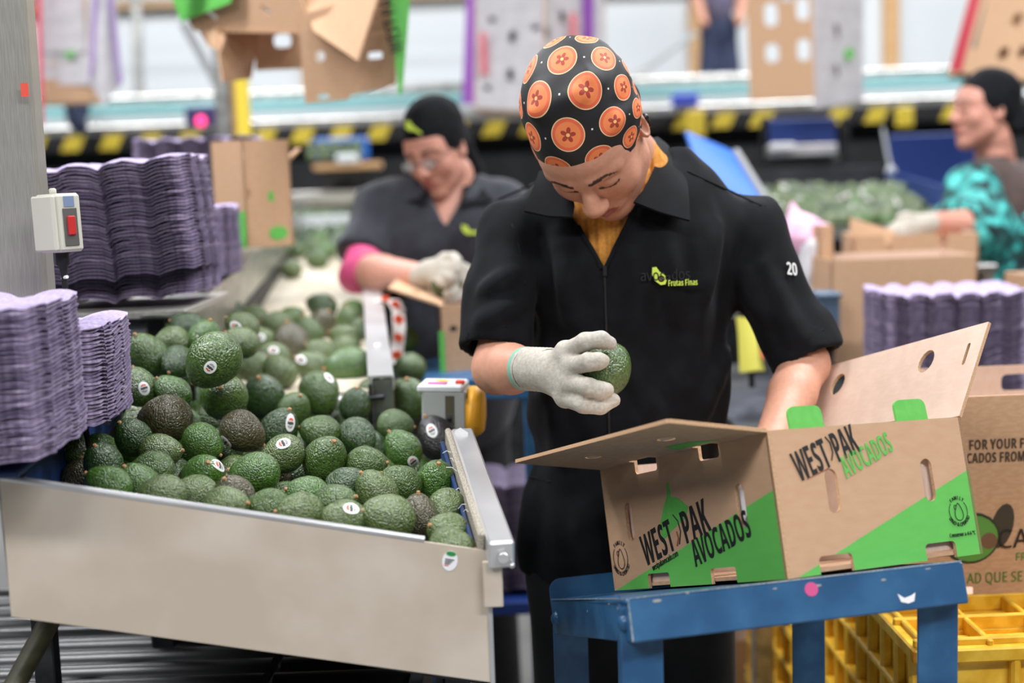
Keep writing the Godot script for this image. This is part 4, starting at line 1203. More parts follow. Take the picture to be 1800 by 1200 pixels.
	put("housing", box(Vector3(0, -0.005, 0), Vector3(0.072, 0.075, 0.07), 0.003), mat(rgb(176, 180, 176), 0.5, 0.2), mo)
	put("top_plate", box(Vector3(-0.006, 0.036, 0), Vector3(0.074, 0.012, 0.075), 0.003), mat(rgb(220, 224, 224), 0.5), mo)
	put("slot", box(Vector3(0.010, -0.006, 0.0355), Vector3(0.014, 0.062, 0.003), 0.0), mat(rgb(86, 78, 58), 0.7), mo)
	put("screw_plate", box(Vector3(0.010, -0.012, 0.037), Vector3(0.014, 0.015, 0.002), 0.001), M.steel, mo)
	put("screw", Geo.new().lathe([Vector2(0, 0), Vector2(0.004, 0), Vector2(0.004, 0.002), Vector2(0, 0.0022)], 10, Transform3D(Basis(Vector3.RIGHT, PI / 2), Vector3(0.010, -0.012, 0.038))), M.dark_steel, mo)
	put("pink_scrap", box(Vector3(-0.012, 0.0435, 0.02), Vector3(0.03, 0.002, 0.012), 0.0), mat(rgb(232, 130, 190), 0.5), mo)
	put("yellow_scrap", Geo.new().sheet(oval(0, 0, 0.011, 0.007), [], 0.001, Transform3D(Basis(Vector3.RIGHT, -PI / 2), Vector3(-0.008, 0.0446, 0.0)), Vector2(1, 1)), mat(rgb(238, 220, 70), 0.5), mo)
	put("red_scrap", box(Vector3(0.024, 0.0445, 0.015), Vector3(0.014, 0.006, 0.01), 0.001), mat(rgb(232, 70, 40), 0.5), mo)
	var capg := Geo.new()
	capg.lathe([Vector2(0, 0), Vector2(0.043, 0), Vector2(0.043, 0.012), Vector2(0.034, 0.024), Vector2(0, 0.024)], 8, Transform3D(Basis(Vector3(0, 0, 1), -PI / 2) * Basis(Vector3.UP, PI / 8), Vector3(0.036, -0.006, 0)))
	put("yellow_cap", capg, mat(rgb(236, 168, 44), 0.45), mo)
	put("bracket", bar(Vector3(0, -0.04, 0), Vector3(-0.01, -0.35, -0.02), 0.03, 0.02), M.dark_steel, mo)
	var lp := thing("paper_label", "small white paper with yellow mark stuck on the bin rail end", "label", Vector3(-0.0815, 1.0700, -1.9684), "", Basis(Vector3.UP, -0.2) * Basis(Vector3(0, 0, 1), -0.25))
	put("paper", Geo.new().sheet(PackedVector2Array([Vector2(-0.008, -0.011), Vector2(0.012, -0.013), Vector2(0.011, 0.010), Vector2(-0.002, 0.014), Vector2(-0.009, 0.008)]), [], 0.0008, Transform3D.IDENTITY, Vector2(1, 1)), M.white, lp)
	put("yellow_mark", box(Vector3(-0.001, -0.001, 0.0008), Vector3(0.009, 0.008, 0.0006), 0.0), mat(rgb(240, 218, 40), 0.5), lp)
	# roller conveyor under the bin
	var rc := thing("roller_conveyor", "dark roller conveyor running below the steel bin", "conveyor")
	for k in 9:
		var z := -1.95 - k * 0.075
		put("roller", tube([Vector3(-1.1, 0.70 - 0.004 * k, z), Vector3(-0.385, 0.70 - 0.004 * k, z)], [0.028], 12), M.dark_roller if M.has("dark_roller") else M.dark_steel, rc)
	for k in 9:
		var z := -1.95 - k * 0.075
		put("roller", tube([Vector3(-0.37, 0.70 - 0.004 * k, z), Vector3(-0.17, 0.70 - 0.004 * k, z)], [0.028], 12), M.dark_roller if M.has("dark_roller") else M.dark_steel, rc)
	put("frame_rail", bar(Vector3(-0.155, 0.70, -1.86), Vector3(-0.155, 0.66, -2.62), 0.02, 0.07), M.dark_steel, rc)
	put("frame_rail", bar(Vector3(-0.378, 0.69, -1.86), Vector3(-0.378, 0.65, -2.62), 0.008, 0.05), M.black, rc)
	put("frame_rail", bar(Vector3(-1.11, 0.70, -1.86), Vector3(-1.11, 0.66, -2.62), 0.02, 0.07), M.dark_steel, rc)
	for x: float in [-1.11, -0.155]:
		for z: float in [-1.95, -2.55]: put("leg", bar(Vector3(x, 0.68, z), Vector3(x, 0, z), 0.03, 0.03), M.dark_steel, rc)
	# standing carton beside the belt and the carton on the far bench
	var ca := carton("standing_carton", "kraft carton with green corner standing beside the purple trays", Vector3(-0.5954, 1.3021, -3.1253), Basis(Vector3.UP, deg_to_rad(44.0)), Vector3(0.128, 0.245, 0.132), 0.27)
	carton_panel("top_flap", ca, rect(0, 0, 0.05, 0.10), [], 0.005, Transform3D(Basis(Vector3.UP, -0.5) * Basis(Vector3(0, 0, 1), 0.75) * Basis(Vector3.RIGHT, -PI / 2), Vector3(0.126, 0.19, -0.012)), Vector2(0.05, 0.1), M.kraft)
	put("green_print", Geo.new().sheet(oval(0.085, 0.03, 0.026, 0.016), [], 0.001, Transform3D(Basis.IDENTITY, Vector3(0, 0, 0.001)), Vector2(1, 1)), M.green_ink, ca)
	put("green_print", Geo.new().sheet(oval(0.07, 0.115, 0.008, 0.013), [], 0.001, Transform3D(Basis.IDENTITY, Vector3(0, 0, 0.001)), Vector2(1, 1)), M.green_ink, ca)
	var bench := thing("far_bench", "blue steel bench under the carton of the worker with glasses", "bench")
	var b0: Vector3 = Vector3(-0.2609, 1.0165, -2.9189)
	var b1: Vector3 = Vector3(0.0661, 1.0397, -2.7203)
	put("bench_rail", bar(b0 + Vector3(0, -0.018, 0), b1 + Vector3(0, -0.018, 0), 0.03, 0.045, 0.003), M.blue, bench)
	put("bench_top", bar(b0 + Vector3(0.02, 0.0, -0.20), b1 + Vector3(0.05, 0.0, -0.20), 0.38, 0.006, 0.001), M.blue, bench)
	for p: Vector3 in [b0 + Vector3(0.03, 0, -0.03), b1 + Vector3(-0.03, 0, -0.03), b0 + Vector3(0.03, 0, -0.33), b1 + Vector3(0, 0, -0.33)]:
		put("leg", bar(p + Vector3(0, -0.02, 0), Vector3(p.x, 0, p.z), 0.035, 0.035), M.blue, bench)
	var cb := carton("bench_carton", "kraft carton with lifted flap on the far blue bench", Vector3(-0.1550, 1.0202, -2.9194) + Vector3(0, 0.004, 0), Basis.IDENTITY, Vector3(0.36, 0.15, 0.30), 0.12)
	flap(cb, Vector3(0, 0.15, -0.30), Basis(Vector3.UP, PI), 0.115, 20.0)
	put("green_print", box(Vector3(0.004, 0.05, 0.001), Vector3(0.012, 0.09, 0.001), 0.0), M.green_ink, cb)
	put("black_mark", Geo.new().sheet(oval(0.03, 0.10, 0.008, 0.006), [], 0.001, Transform3D(Basis.IDENTITY, Vector3(0, 0, 0.001)), Vector2(1, 1)), M.black_ink, cb)

# plain folded carton, its lower near corner at `at`; x along the front, z towards the viewer; green share of the front's lower left
func carton(called: String, label: String, at: Vector3, turn: Basis, size: Vector3, green: float, board: Material = null, group := "") -> Node3D:
	var t := thing(called, label, "carton", at, group, turn)
	var th := 0.005
	var m: Material = board if board else M.kraft
	var sl := func(w: float) -> Array: return [rect(w * 0.28 - 0.01, size.y * 0.42, 0.02, 0.05, 0.009), rect(w * 0.72 - 0.01, size.y * 0.42, 0.02, 0.05, 0.009)]
	var lbasis := Basis(Vector3(0, 0, 1), Vector3(0, 1, 0), Vector3(-1, 0, 0))
	var rbasis := Basis(Vector3(0, 0, -1), Vector3(0, 1, 0), Vector3(1, 0, 0))
	carton_panel("end_panel", t, rect(0, 0, size.x, size.y), sl.call(size.x) if size.x > 0.2 else [rect(0.002, size.y * 0.82, 0.010, 0.018, 0.004), rect(0.002, size.y * 0.46, 0.010, 0.022, 0.004)], th, Transform3D(Basis.IDENTITY, Vector3(0, 0, -th / 2)), Vector2(size.x, size.y), m)
	carton_panel("end_panel", t, rect(0, 0, size.x, size.y), [], th, Transform3D(Basis(Vector3.UP, PI), Vector3(size.x, 0, -size.z + th / 2)), Vector2(size.x, size.y), m)
	carton_panel("side_panel", t, rect(0, 0, size.z, size.y), [], th, Transform3D(lbasis, Vector3(th / 2, 0, -size.z)), Vector2(size.z, size.y), m)
	carton_panel("side_panel", t, rect(0, 0, size.z, size.y), [], th, Transform3D(rbasis, Vector3(size.x - th / 2, 0, 0)), Vector2(size.z, size.y), m)
	put("bottom", box(Vector3(size.x / 2, th / 2 + 0.001, -size.z / 2), Vector3(size.x - 0.012, th, size.z - 0.012), 0.0), M.kraft_in, t)
	if green > 0.0:
		put("green_print", Geo.new().sheet(PackedVector2Array([Vector2(0.001, 0.001), Vector2(size.z * 0.98, 0.001), Vector2(size.z * 0.98, size.y * green * 1.3), Vector2(0.001, size.y * green)]), [], 0.0008, Transform3D(lbasis, Vector3(-0.0004, 0, -size.z)), Vector2(1, 1)), M.green_ink, t)
	return t

func flap(t: Node3D, at: Vector3, turn: Basis, deep: float, rise: float, wide := 0.0) -> void:   # hinged at `at`, running along -z of turn, folded out to +x
	var w := wide if wide > 0.0 else 0.28
	var b := turn * Basis(Vector3(0, 0, 1), deg_to_rad(rise))
	carton_panel("top_flap", t, rect(0, 0, deep, w), [oval(deep * 0.5, w * 0.28, 0.012, 0.02, 10), oval(deep * 0.5, w * 0.72, 0.012, 0.02, 10)] if w > 0.2 else [], 0.005, Transform3D(b * Basis(Vector3.RIGHT, -PI / 2), at), Vector2(deep, w), M.kraft)

# ---------------------------------------------------------------- people
func lin(r: float, g: float, b: float) -> Color: return rgb(r, g, b).srgb_to_linear()

func skin_material() -> StandardMaterial3D:
	var m := mat(Color.WHITE, 0.5)
	m.vertex_color_use_as_albedo = true
	m.albedo_texture = grain(noise(0.03, FastNoiseLite.TYPE_SIMPLEX_SMOOTH, 5, 31), Color(0.965, 0.95, 0.945), Color(1, 1, 1), 256, 0.3, 0.7)
	m.uv1_triplanar = true; m.uv1_scale = Vector3.ONE * 12.0
	m.subsurf_scatter_enabled = true; m.subsurf_scatter_strength = 0.12
	return m

func cloth(a: Color, b: Color, sheen := 0.0, weave := 90.0) -> StandardMaterial3D:
	var m := surf(a, b, 0.25, 0.85, 0.0, 0.02, 0.0)
	m.heightmap_enabled = true; m.heightmap_scale = 0.02
	m.heightmap_texture = relief(noise(0.15, FastNoiseLite.TYPE_SIMPLEX_SMOOTH, 2, 77), "weave", 256)
	if sheen > 0.0:
		m.rim_enabled = true; m.rim = sheen; m.rim_tint = 0.4
	return m

# head in its own axes: y up, z towards the face, origin in the middle of the skull
func head(g: Geo, at: Transform3D, cell: float, skin: Color, lip: Color, brow: Color, size := 1.0, nose := 1.0) -> void:
	var f := Field.new(Vector3(-0.10, -0.15, -0.12), Vector3(0.10, 0.135, 0.14), cell)
	f.ell(Vector3(0, 0.028, -0.012), Vector3(0.074, 0.092, 0.094), 0.01)
	f.ell(Vector3(0, -0.035, 0.028), Vector3(0.062, 0.082, 0.062), 0.04)
	f.ell(Vector3(0, 0.035, 0.045), Vector3(0.062, 0.05, 0.048), 0.03)
	f.cap(Vector3(-0.045, -0.062, 0.01), Vector3(-0.012, -0.105, 0.062), 0.022, 0.017, 0.03)
	f.cap(Vector3(0.045, -0.062, 0.01), Vector3(0.012, -0.105, 0.062), 0.022, 0.017, 0.03)
	f.ell(Vector3(0, -0.104, 0.070), Vector3(0.020, 0.015, 0.014), 0.02)
	for s: float in [-1.0, 1.0]:
		f.ell(Vector3(s * 0.038, -0.028, 0.060), Vector3(0.026, 0.026, 0.022), 0.025)
		f.ell(Vector3(s * 0.031, 0.006, 0.098), Vector3(0.021, 0.011, 0.014), 0.014, Basis.IDENTITY, true)
		f.ell(Vector3(s * 0.031, 0.002, 0.0785), Vector3(0.0165, 0.0115, 0.0135), 0.004)
		f.cap(Vector3(s * 0.012, 0.020, 0.092), Vector3(s * 0.050, 0.022, 0.072), 0.008, 0.007, 0.014)
		f.ell(Vector3(s * 0.0125, -0.036, 0.1 + 0.002 * nose), Vector3(0.009, 0.0075, 0.010), 0.008)
		f.ell(Vector3(s * 0.0745, -0.008, -0.012), Vector3(0.010, 0.030, 0.019), 0.006, Basis(Vector3.UP, s * 0.4))
		f.ell(Vector3(s * 0.082, -0.004, -0.004), Vector3(0.006, 0.018, 0.009), 0.004, Basis(Vector3.UP, s * 0.4), true)
	f.cap(Vector3(0, 0.012, 0.090), Vector3(0, -0.028, 0.108 + 0.002 * nose), 0.0085, 0.0125 * nose, 0.010)
	f.ell(Vector3(0, -0.033, 0.109 + 0.002 * nose), Vector3(0.0125 * nose, 0.0095, 0.0105), 0.006)
	for s: float in [-1.0, 1.0]: f.ell(Vector3(s * 0.0075, -0.0435, 0.105), Vector3(0.0035, 0.003, 0.005), 0.002, Basis.IDENTITY, true)
	f.ell(Vector3(0, -0.068, 0.078), Vector3(0.030, 0.020, 0.018), 0.012)
	f.cap(Vector3(-0.019, -0.0655, 0.086), Vector3(0, -0.0625, 0.0955), 0.0035, 0.0058, 0.003)
	f.cap(Vector3(0.019, -0.0655, 0.086), Vector3(0, -0.0625, 0.0955), 0.0035, 0.0058, 0.003)
	f.cap(Vector3(-0.014, -0.0735, 0.086), Vector3(0, -0.0745, 0.0935), 0.0045, 0.0065, 0.003)
	f.cap(Vector3(0.014, -0.0735, 0.086), Vector3(0, -0.0745, 0.0935), 0.0045, 0.0065, 0.003)
	f.cap(Vector3(-0.019, -0.0688, 0.094), Vector3(0.019, -0.0688, 0.094), 0.0016, 0.0016, 0.003, true)
	f.cap(Vector3(0, -0.06, -0.03), Vector3(0, -0.17, -0.045), 0.050, 0.052, 0.03)
	var lash := rgb(40, 26, 22).srgb_to_linear()
	var paint := func(p: Vector3) -> Color:
		var c := skin
		var ax := absf(p.x)
		if p.z > 0.06:
			var m := Vector2(ax, p.y + 0.0685)
			if ax < 0.024 and absf(m.y) < 0.0115 * (1.0 - pow(ax / 0.024, 2.0)): c = lip
			var by := 0.0245 + 0.10 * (ax - 0.016) - 2.6 * pow(maxf(ax - 0.034, 0.0), 2.0) * 10.0
			if ax > 0.012 and ax < 0.054:
				var w := 0.0034 * (1.0 - 0.5 * smoothstep(0.03, 0.054, ax))
				if absf(p.y - by) < w: c = brow
			var ly := -0.0045 - 0.004 * (1.0 - pow((ax - 0.031) / 0.017, 2.0))
			if ax > 0.0155 and ax < 0.049 and absf(p.y - ly) < 0.0021: c = lash
		var blush := exp(-(pow(ax - 0.042, 2.0) + pow(p.y + 0.03, 2.0)) / 0.0006) * 0.10 + exp(-(pow(ax, 2.0) + pow(p.y + 0.036, 2.0)) / 0.0002) * 0.10
		return c.lerp(Color(c.r * 1.05, c.g * 0.78, c.b * 0.74), blush) if c == skin else c
	f.mesh(g, at * Transform3D(Basis.from_scale(Vector3.ONE * size), Vector3.ZERO), paint)

# tied head cloth; the hem plane passes through `hem` with normal pointing down the face
func head_cloth(at: Transform3D, cell: float, size: float, tail: float) -> Geo:
	var f := Field.new(Vector3(-0.13, -0.16, -0.18), Vector3(0.13, 0.16, 0.13), cell)
	f.ell(Vector3(0, 0.034, -0.012), Vector3(0.084, 0.104, 0.106), 0.01)
	f.ell(Vector3(0, 0.075, -0.03), Vector3(0.074, 0.070, 0.084), 0.03)
	f.slice(Vector3(0, 0.040, 0.09), Vector3(0, -0.82, 0.57).normalized(), Vector3(-1, -1, -1), Vector3(1, 1, 1))
	f.ell(Vector3(0, -0.005, -0.108), Vector3(0.045, 0.035, 0.030), 0.03)
	if tail > 0.0:
		f.cap(Vector3(0.01, -0.01, -0.11), Vector3(0.03, -0.02 - tail, -0.10), 0.035, 0.03, 0.03)
	else:
		f.cap(Vector3(-0.03, 0.128, 0.03), Vector3(0.035, 0.135, 0.018), 0.010, 0.012, 0.02)
		f.cap(Vector3(-0.02, 0.132, 0.005), Vector3(0.045, 0.128, -0.01), 0.010, 0.010, 0.02)
		f.cap(Vector3(0.062, 0.075, 0.03), Vector3(0.075, 0.035, -0.01), 0.013, 0.012, 0.02)
	f.bumps(noise(9.0, FastNoiseLite.TYPE_SIMPLEX_SMOOTH, 2, 12), 0.0036, Vector3(1.0, 2.2, 1.0))
	var fore := Basis(Vector3.RIGHT, -0.62)
	var chart := func(p: Vector3) -> Vector2:
		var q := p - Vector3(0, 0.02, -0.012)
		var d := fore.inverse() * q.normalized()
		var ang := acos(clampf(d.z, -1, 1))
		var m := Vector2(d.x, d.y)
		if m.length() > 1e-5: m = m.normalized() * ang * 0.098
		return Vector2(m.x / 0.062 + 0.1, m.y / 0.0915)
	var g := Geo.new()
	f.mesh(g, at * Transform3D(Basis.from_scale(Vector3.ONE * size), Vector3.ZERO), null, chart)
	return g

func turned(yaw: float, pitch: float, roll: float) -> Basis:
	return Basis(Vector3.UP, deg_to_rad(yaw)) * Basis(Vector3.RIGHT, deg_to_rad(pitch)) * Basis(Vector3(0, 0, 1), deg_to_rad(roll))

func limb(f: Field, pts: Array, radii: Array, k := 0.015) -> void:
	for i in pts.size() - 1: f.cap(pts[i], pts[i + 1], radii[i], radii[i + 1], k)

func bounds(pts: Array, m: float) -> Array:
	var lo: Vector3 = pts[0]
	var hi: Vector3 = pts[0]
	for p: Vector3 in pts:
		lo = lo.min(p); hi = hi.max(p)
	return [lo - Vector3.ONE * m, hi + Vector3.ONE * m]

# a gloved hand: wrist, four fingers (each knuckle..tip), thumb
func glove(called: String, parent: Node, wrist: Array, fingers: Array, thumb: Array, cell: float, m: Material, thick := 1.0) -> void:
	var all := wrist.duplicate()
	for q: Array in fingers: all.append_array(q)
	all.append_array(thumb)
	var b := bounds(all, 0.045)
	var f := Field.new(b[0], b[1], cell)
	limb(f, wrist, [0.029 * thick, 0.028 * thick, 0.026 * thick], 0.012)
	var hub: Vector3 = wrist[wrist.size() - 1]
	for i in fingers.size():
		var q: Array = fingers[i]
		f.cap(hub, q[0], 0.021 * thick, 0.0145 * thick, 0.014)
		if i > 0: f.cap(fingers[i - 1][0], q[0], 0.013 * thick, 0.013 * thick, 0.008)
	f.cap(hub, thumb[0], 0.020 * thick, 0.016 * thick, 0.012)
	for q: Array in fingers: limb(f, q, [0.0130 * thick, 0.0122 * thick, 0.0115 * thick, 0.0100 * thick], 0.004)
	limb(f, thumb, [0.0150 * thick, 0.0132 * thick, 0.0110 * thick], 0.005)
	f.bumps(noise(28.0, FastNoiseLite.TYPE_SIMPLEX_SMOOTH, 3, 41), 0.0014, Vector3.ONE)
	var o := put(called, f.mesh(Geo.new()), m, parent)
	o.set_meta("label", "grey knitted work glove")

func trousers_and_shoes(parent: Node, hip: Vector3, half: float, floor_y: float, m: Material, facing := Vector3(0, 0, 1)) -> void:
	var side := Vector3.UP.cross(facing).normalized()
	var b := bounds([hip, Vector3(hip.x, floor_y, hip.z)], 0.26)
	var f := Field.new(b[0], b[1], 0.016)
	f.ell(hip, Vector3(half, 0.14, half * 0.72), 0.03)
	for s: float in [-1.0, 1.0]:
		var a := hip + side * (s * half * 0.5)
		var foot := Vector3(a.x, floor_y + 0.09, a.z) + side * (s * 0.03)
		limb(f, [a, a.lerp(foot, 0.5) + facing * 0.02, foot], [half * 0.53, 0.068, 0.06], 0.03)
	put("trousers", f.mesh(Geo.new()), m, parent)
	for s: float in [-1.0, 1.0]:
		var a := Vector3(hip.x, floor_y + 0.045, hip.z) + side * (s * (half * 0.5 + 0.03))
		var sf := Field.new(a - Vector3(0.2, 0.08, 0.2), a + Vector3(0.2, 0.12, 0.25), 0.012)
		sf.cap(a - facing * 0.05, a + facing * 0.14 - Vector3(0, 0.008, 0), 0.044, 0.036, 0.02).cap(a, a + Vector3(0, 0.06, 0), 0.045, 0.045, 0.02)
		sf.slice(Vector3(0, floor_y + 0.002, 0), Vector3.DOWN, a - Vector3.ONE, a + Vector3.ONE)
		put("shoe", sf.mesh(Geo.new()), M.black, parent)

func people() -> void:
	M.skin = skin_material()
	M.navy = cloth(rgb(10, 11, 14), rgb(17, 19, 23), 0.04)
	M.navy.metallic_specular = 0.3
	M.apron = cloth(rgb(14, 15, 18), rgb(22, 23, 27), 0.1)
	M.knit = surf(rgb(168, 161, 148), rgb(190, 184, 172), 0.05, 0.95, 0.0, 0.03, 0.02)
	M.hair = surf(rgb(18, 14, 13), rgb(40, 32, 28), 0.03, 0.4, 0.0, 0.03, 0.0, Vector3(6, 1, 6))
	worker_in_bandana()
	worker_with_glasses()
	worker_in_teal()

# tile of orange discs on black
func disc_cloth() -> StandardMaterial3D:
	var n := 512
	var im := Image.create(n, n, false, Image.FORMAT_RGB8)
	im.fill(rgb(20, 19, 22))
	for y in n:
		for x in n:
			for cc: Vector2 in [Vector2(0.25, 0.25), Vector2(0.75, 0.75)]:
				var d := Vector2(x, y) / n - cc
				d = (d - Vector2(roundf(d.x), roundf(d.y))) * Vector2(0.070, 0.103) / 0.103
				var r := d.length() * 0.86
				if r < 0.200:
					var c := rgb(236, 206, 150)
					if r < 0.188:
						c = rgb(236, 132, 74)
						if r > 0.150: c = rgb(228, 102, 70)
						var a := atan2(d.y, d.x)
						if r < 0.03 + 0.062 * absf(cos(a * 2.5)): c = rgb(164, 58, 44)
						if r < 0.022: c = rgb(240, 190, 110)
					im.set_pixel(x, y, c)
	for p: Vector2i in [Vector2i(128, 384), Vector2i(384, 128)]: im.fill_rect(Rect2i(p - Vector2i(10, 7), Vector2i(20, 14)), rgb(222, 220, 214))
	var m := mat(Color.WHITE, 0.62)
	m.albedo_texture = ImageTexture.create_from_image(im)
	return m

func worker_in_bandana() -> void:
	var t := thing("person", "worker in black shirt and orange-dotted bandana looking down at an avocado", "person")
	var skin := lin(208, 152, 126)
	# ---- body: trunk, neck, both arms, then the head from a finer grid
	var chest: Vector3 = Vector3(0.1911, 1.2943, -2.1873)
	var hip: Vector3 = Vector3(0.1829, 0.8555, -2.1838)
	var sr: Vector3 = Vector3(0.0089, 1.3638, -2.1556)
	var er: Vector3 = Vector3(-0.0239, 1.1574, -2.0496)
	var wr: Vector3 = Vector3(0.0337, 1.1781, -1.8910)
	var sl: Vector3 = Vector3(0.3797, 1.3381, -2.2028)
	var el: Vector3 = Vector3(0.4589, 1.1365, -2.1277)
	var wl: Vector3 = Vector3(0.3691, 1.0382, -1.9544)
	var neck: Vector3 = Vector3(0.1983, 1.4209, -2.2029)
	var hc: Vector3 = Vector3(0.1284, 1.5020, -2.0416)
	var hb := turned(-14, 60, 12)
	var b := bounds([sr, er, wr, sl, el, wl, hip, hc], 0.12)
	var f := Field.new(b[0], b[1], 0.011)
	f.ell(chest + Vector3(0, -0.02, 0), Vector3(0.150, 0.15, 0.09), 0.03)
	f.ell(chest.lerp(hip, 0.5), Vector3(0.145, 0.2, 0.09), 0.05)
	f.ell(hip, Vector3(0.155, 0.14, 0.10), 0.05)
	f.cap(neck, hc + hb * Vector3(0, -0.08, -0.03), 0.056, 0.050, 0.03)
	f.cap(neck + Vector3(0, -0.075, 0), sr + Vector3(0, -0.02, 0), 0.036, 0.036, 0.03)
	f.cap(neck + Vector3(0, -0.075, 0), sl + Vector3(0, -0.02, 0), 0.036, 0.036, 0.03)
	limb(f, [sr + Vector3(0.01, -0.03, 0), er, er.lerp(wr, 0.35), wr], [0.034, 0.0375, 0.0365, 0.026], 0.014)
	limb(f, [sl + Vector3(-0.01, -0.03, 0), el, el.lerp(wl, 0.35), wl, wl + (wl - el).normalized() * 0.09], [0.034, 0.0385, 0.036, 0.026, 0.02], 0.014)
	var g := Geo.new()
	f.mesh(g, Transform3D.IDENTITY, func(_p: Vector3) -> Color: return skin)
	head(g, Transform3D(hb, hc), 0.0026, skin, lin(166, 92, 84), lin(62, 42, 34), 0.98, 1.12)
	g.col = Color.WHITE
	put("body", g, M.skin, t)
	# ---- bandana and the hair at the nape
	var ban := put("bandana", head_cloth(Transform3D(hb, hc), 0.0030, 0.98, 0.0), disc_cloth(), t)
	ban.set_meta("label", "black bandana printed with orange discs")
	var hf := Field.new(hc - Vector3.ONE * 0.2, hc + Vector3.ONE * 0.2, 0.006)
	hf.ell(hc + hb * Vector3(0.0, -0.02, -0.075), Vector3(0.062, 0.06, 0.035), 0.02, hb)
	hf.cap(hc + hb * Vector3(0.08, -0.005, -0.02), hc + hb * Vector3(0.076, -0.05, -0.03), 0.007, 0.003, 0.01)
	put("hair", hf.mesh(Geo.new()), M.hair, t)
	# ---- orange ribbed sweater at neck and chest
	var rib := Image.create(64, 8, false, Image.FORMAT_RGB8)
	for x in 64:
		var k := 0.5 + 0.5 * sin(TAU * x / 16.0)
		for y in 8: rib.set_pixel(x, y, Color(k, k, k))
	var wool := surf(rgb(206, 136, 52), rgb(226, 158, 72), 0.06, 0.9, 0.0, 0.03)
	wool.heightmap_enabled = true; wool.heightmap_texture = ImageTexture.create_from_image(rib); wool.heightmap_scale = 0.35
	var sf := Field.new(neck - Vector3(0.2, 0.3, 0.2), neck + Vector3(0.2, 0.15, 0.25), 0.005)
	sf.ell(chest, Vector3(0.172, 0.18, 0.106), 0.03)
	sf.cap(neck + Vector3(0, -0.06, 0.0), neck.lerp(hc + hb * Vector3(0, -0.08, -0.03), 0.62), 0.068, 0.060, 0.05)
	sf.slice(neck.lerp(hc + hb * Vector3(0, -0.08, -0.03), 0.62), (hc + hb * Vector3(0, -0.08, -0.03) - neck).normalized(), neck - Vector3.ONE, neck + Vector3.ONE)
	var sw := put("sweater", sf.mesh(Geo.new()), wool, t)
	sw.set_meta("label", "mustard ribbed high-neck sweater")
	# ---- shirt
	var hem := 0.80
	var sb := bounds([sr, er, sl, el, hip, neck], 0.13)
	var c := Field.new(Vector3(sb[0].x, hem - 0.03, sb[0].z), Vector3(sb[1].x, neck.y + 0.06, sb[1].z), 0.0068)
	c.ell(chest + Vector3(0, 0.02, 0), Vector3(0.186, 0.185, 0.122), 0.03)
	c.ell(chest.lerp(hip, 0.45), Vector3(0.172, 0.24, 0.118), 0.05)
	c.ell(hip + Vector3(0, -0.02, 0), Vector3(0.178, 0.22, 0.126), 0.05)
	c.cap(Vector3(0.1174, 1.4056, -2.2010), sr + Vector3(0, -0.008, 0), 0.060, 0.054, 0.03)
	c.cap(Vector3(0.2589, 1.4168, -2.2225), sl + Vector3(0, -0.006, 0), 0.064, 0.060, 0.03)
	var hr: Vector3 = Vector3(-0.0247, 1.1864, -2.0683)
	var hl: Vector3 = Vector3(0.4583, 1.1454, -2.1287)
	var dr := (hr - sr).normalized()
	var dl := (hl - sl).normalized()
	c.cap(sr, hr + dr * 0.03, 0.056, 0.055, 0.022)
	c.cap(sl, hl + dl * 0.03, 0.062, 0.058, 0.022)
	c.bumps(noise(3.2, FastNoiseLite.TYPE_SIMPLEX_SMOOTH, 2, 5), 0.015, Vector3(2.4, 0.85, 1.4))
	c.bumps(noise(9.0, FastNoiseLite.TYPE_SIMPLEX_SMOOTH, 2, 15), 0.005, Vector3(1.5, 0.7, 1.2))
	c.bumps(noise(5.0, FastNoiseLite.TYPE_SIMPLEX_SMOOTH, 1, 25), 0.009, Vector3(2.4, 0.5, 1.3))
	# drawn folds: from the arm pits and across the belly
	var folds := []
	for q: Array in [[Vector3(0.0416, 1.3192, -1.8982), Vector3(0.0657, 1.0589, -1.8663), 0.013], [Vector3(0.2146, 1.3525, -1.9023), Vector3(0.2305, 1.2419, -1.8887), 0.010], [Vector3(0.2919, 1.3656, -1.9039), Vector3(0.2712, 1.2719, -1.8924), 0.011], [Vector3(0.3144, 1.2390, -1.8884), Vector3(0.2572, 1.0995, -1.8712), 0.014], [Vector3(0.0725, 1.3653, -1.9039), Vector3(0.0802, 1.2471, -1.8894), 0.010], [Vector3(-0.0449, 1.2467, -1.8893), Vector3(0.0136, 1.2683, -1.8920), 0.006], [Vector3(-0.0371, 1.2905, -1.8947), Vector3(0.0073, 1.3125, -1.8974), 0.005], [Vector3(0.3557, 1.3083, -1.8969), Vector3(0.3943, 1.2126, -1.8851), 0.010], [Vector3(0.3201, 1.3096, -1.8970), Vector3(0.3532, 1.2377, -1.8882), 0.010], [Vector3(0.1650, 1.1813, -1.8813), Vector3(0.2166, 1.0694, -1.8675), 0.012], [Vector3(0.1040, 1.2463, -1.8893), Vector3(0.1080, 1.1361, -1.8757), 0.009]]:
		var line := []
		for k in 6:
			var p0: Vector3 = (q[0] as Vector3).lerp(q[1], k / 5.0)
			var hitp := c.meet(p0, p0 + (p0 - Vector3(0, 1.45, 0)) * 0.4)
			line.append(hitp - c.slope(hitp) * (q[2] as float) * 0.45)
		folds.append([line, q[2]])
	for q: Array in folds:
		for k in 5:
			var r0: float = q[1] * (0.55 + 0.45 * sin(PI * (k + 0.5) / 6.0))
			c.cap(q[0][k], q[0][k + 1], r0, r0, 0.022)
	c.slice(hr + dr * 0.004, dr, hr - Vector3.ONE * 0.075, hr + Vector3(0.055, 0.08, 0.09))
	c.slice(hl + dl * 0.004, dl, hl - Vector3(0.075, 0.09, 0.09), hl + Vector3.ONE * 0.09)
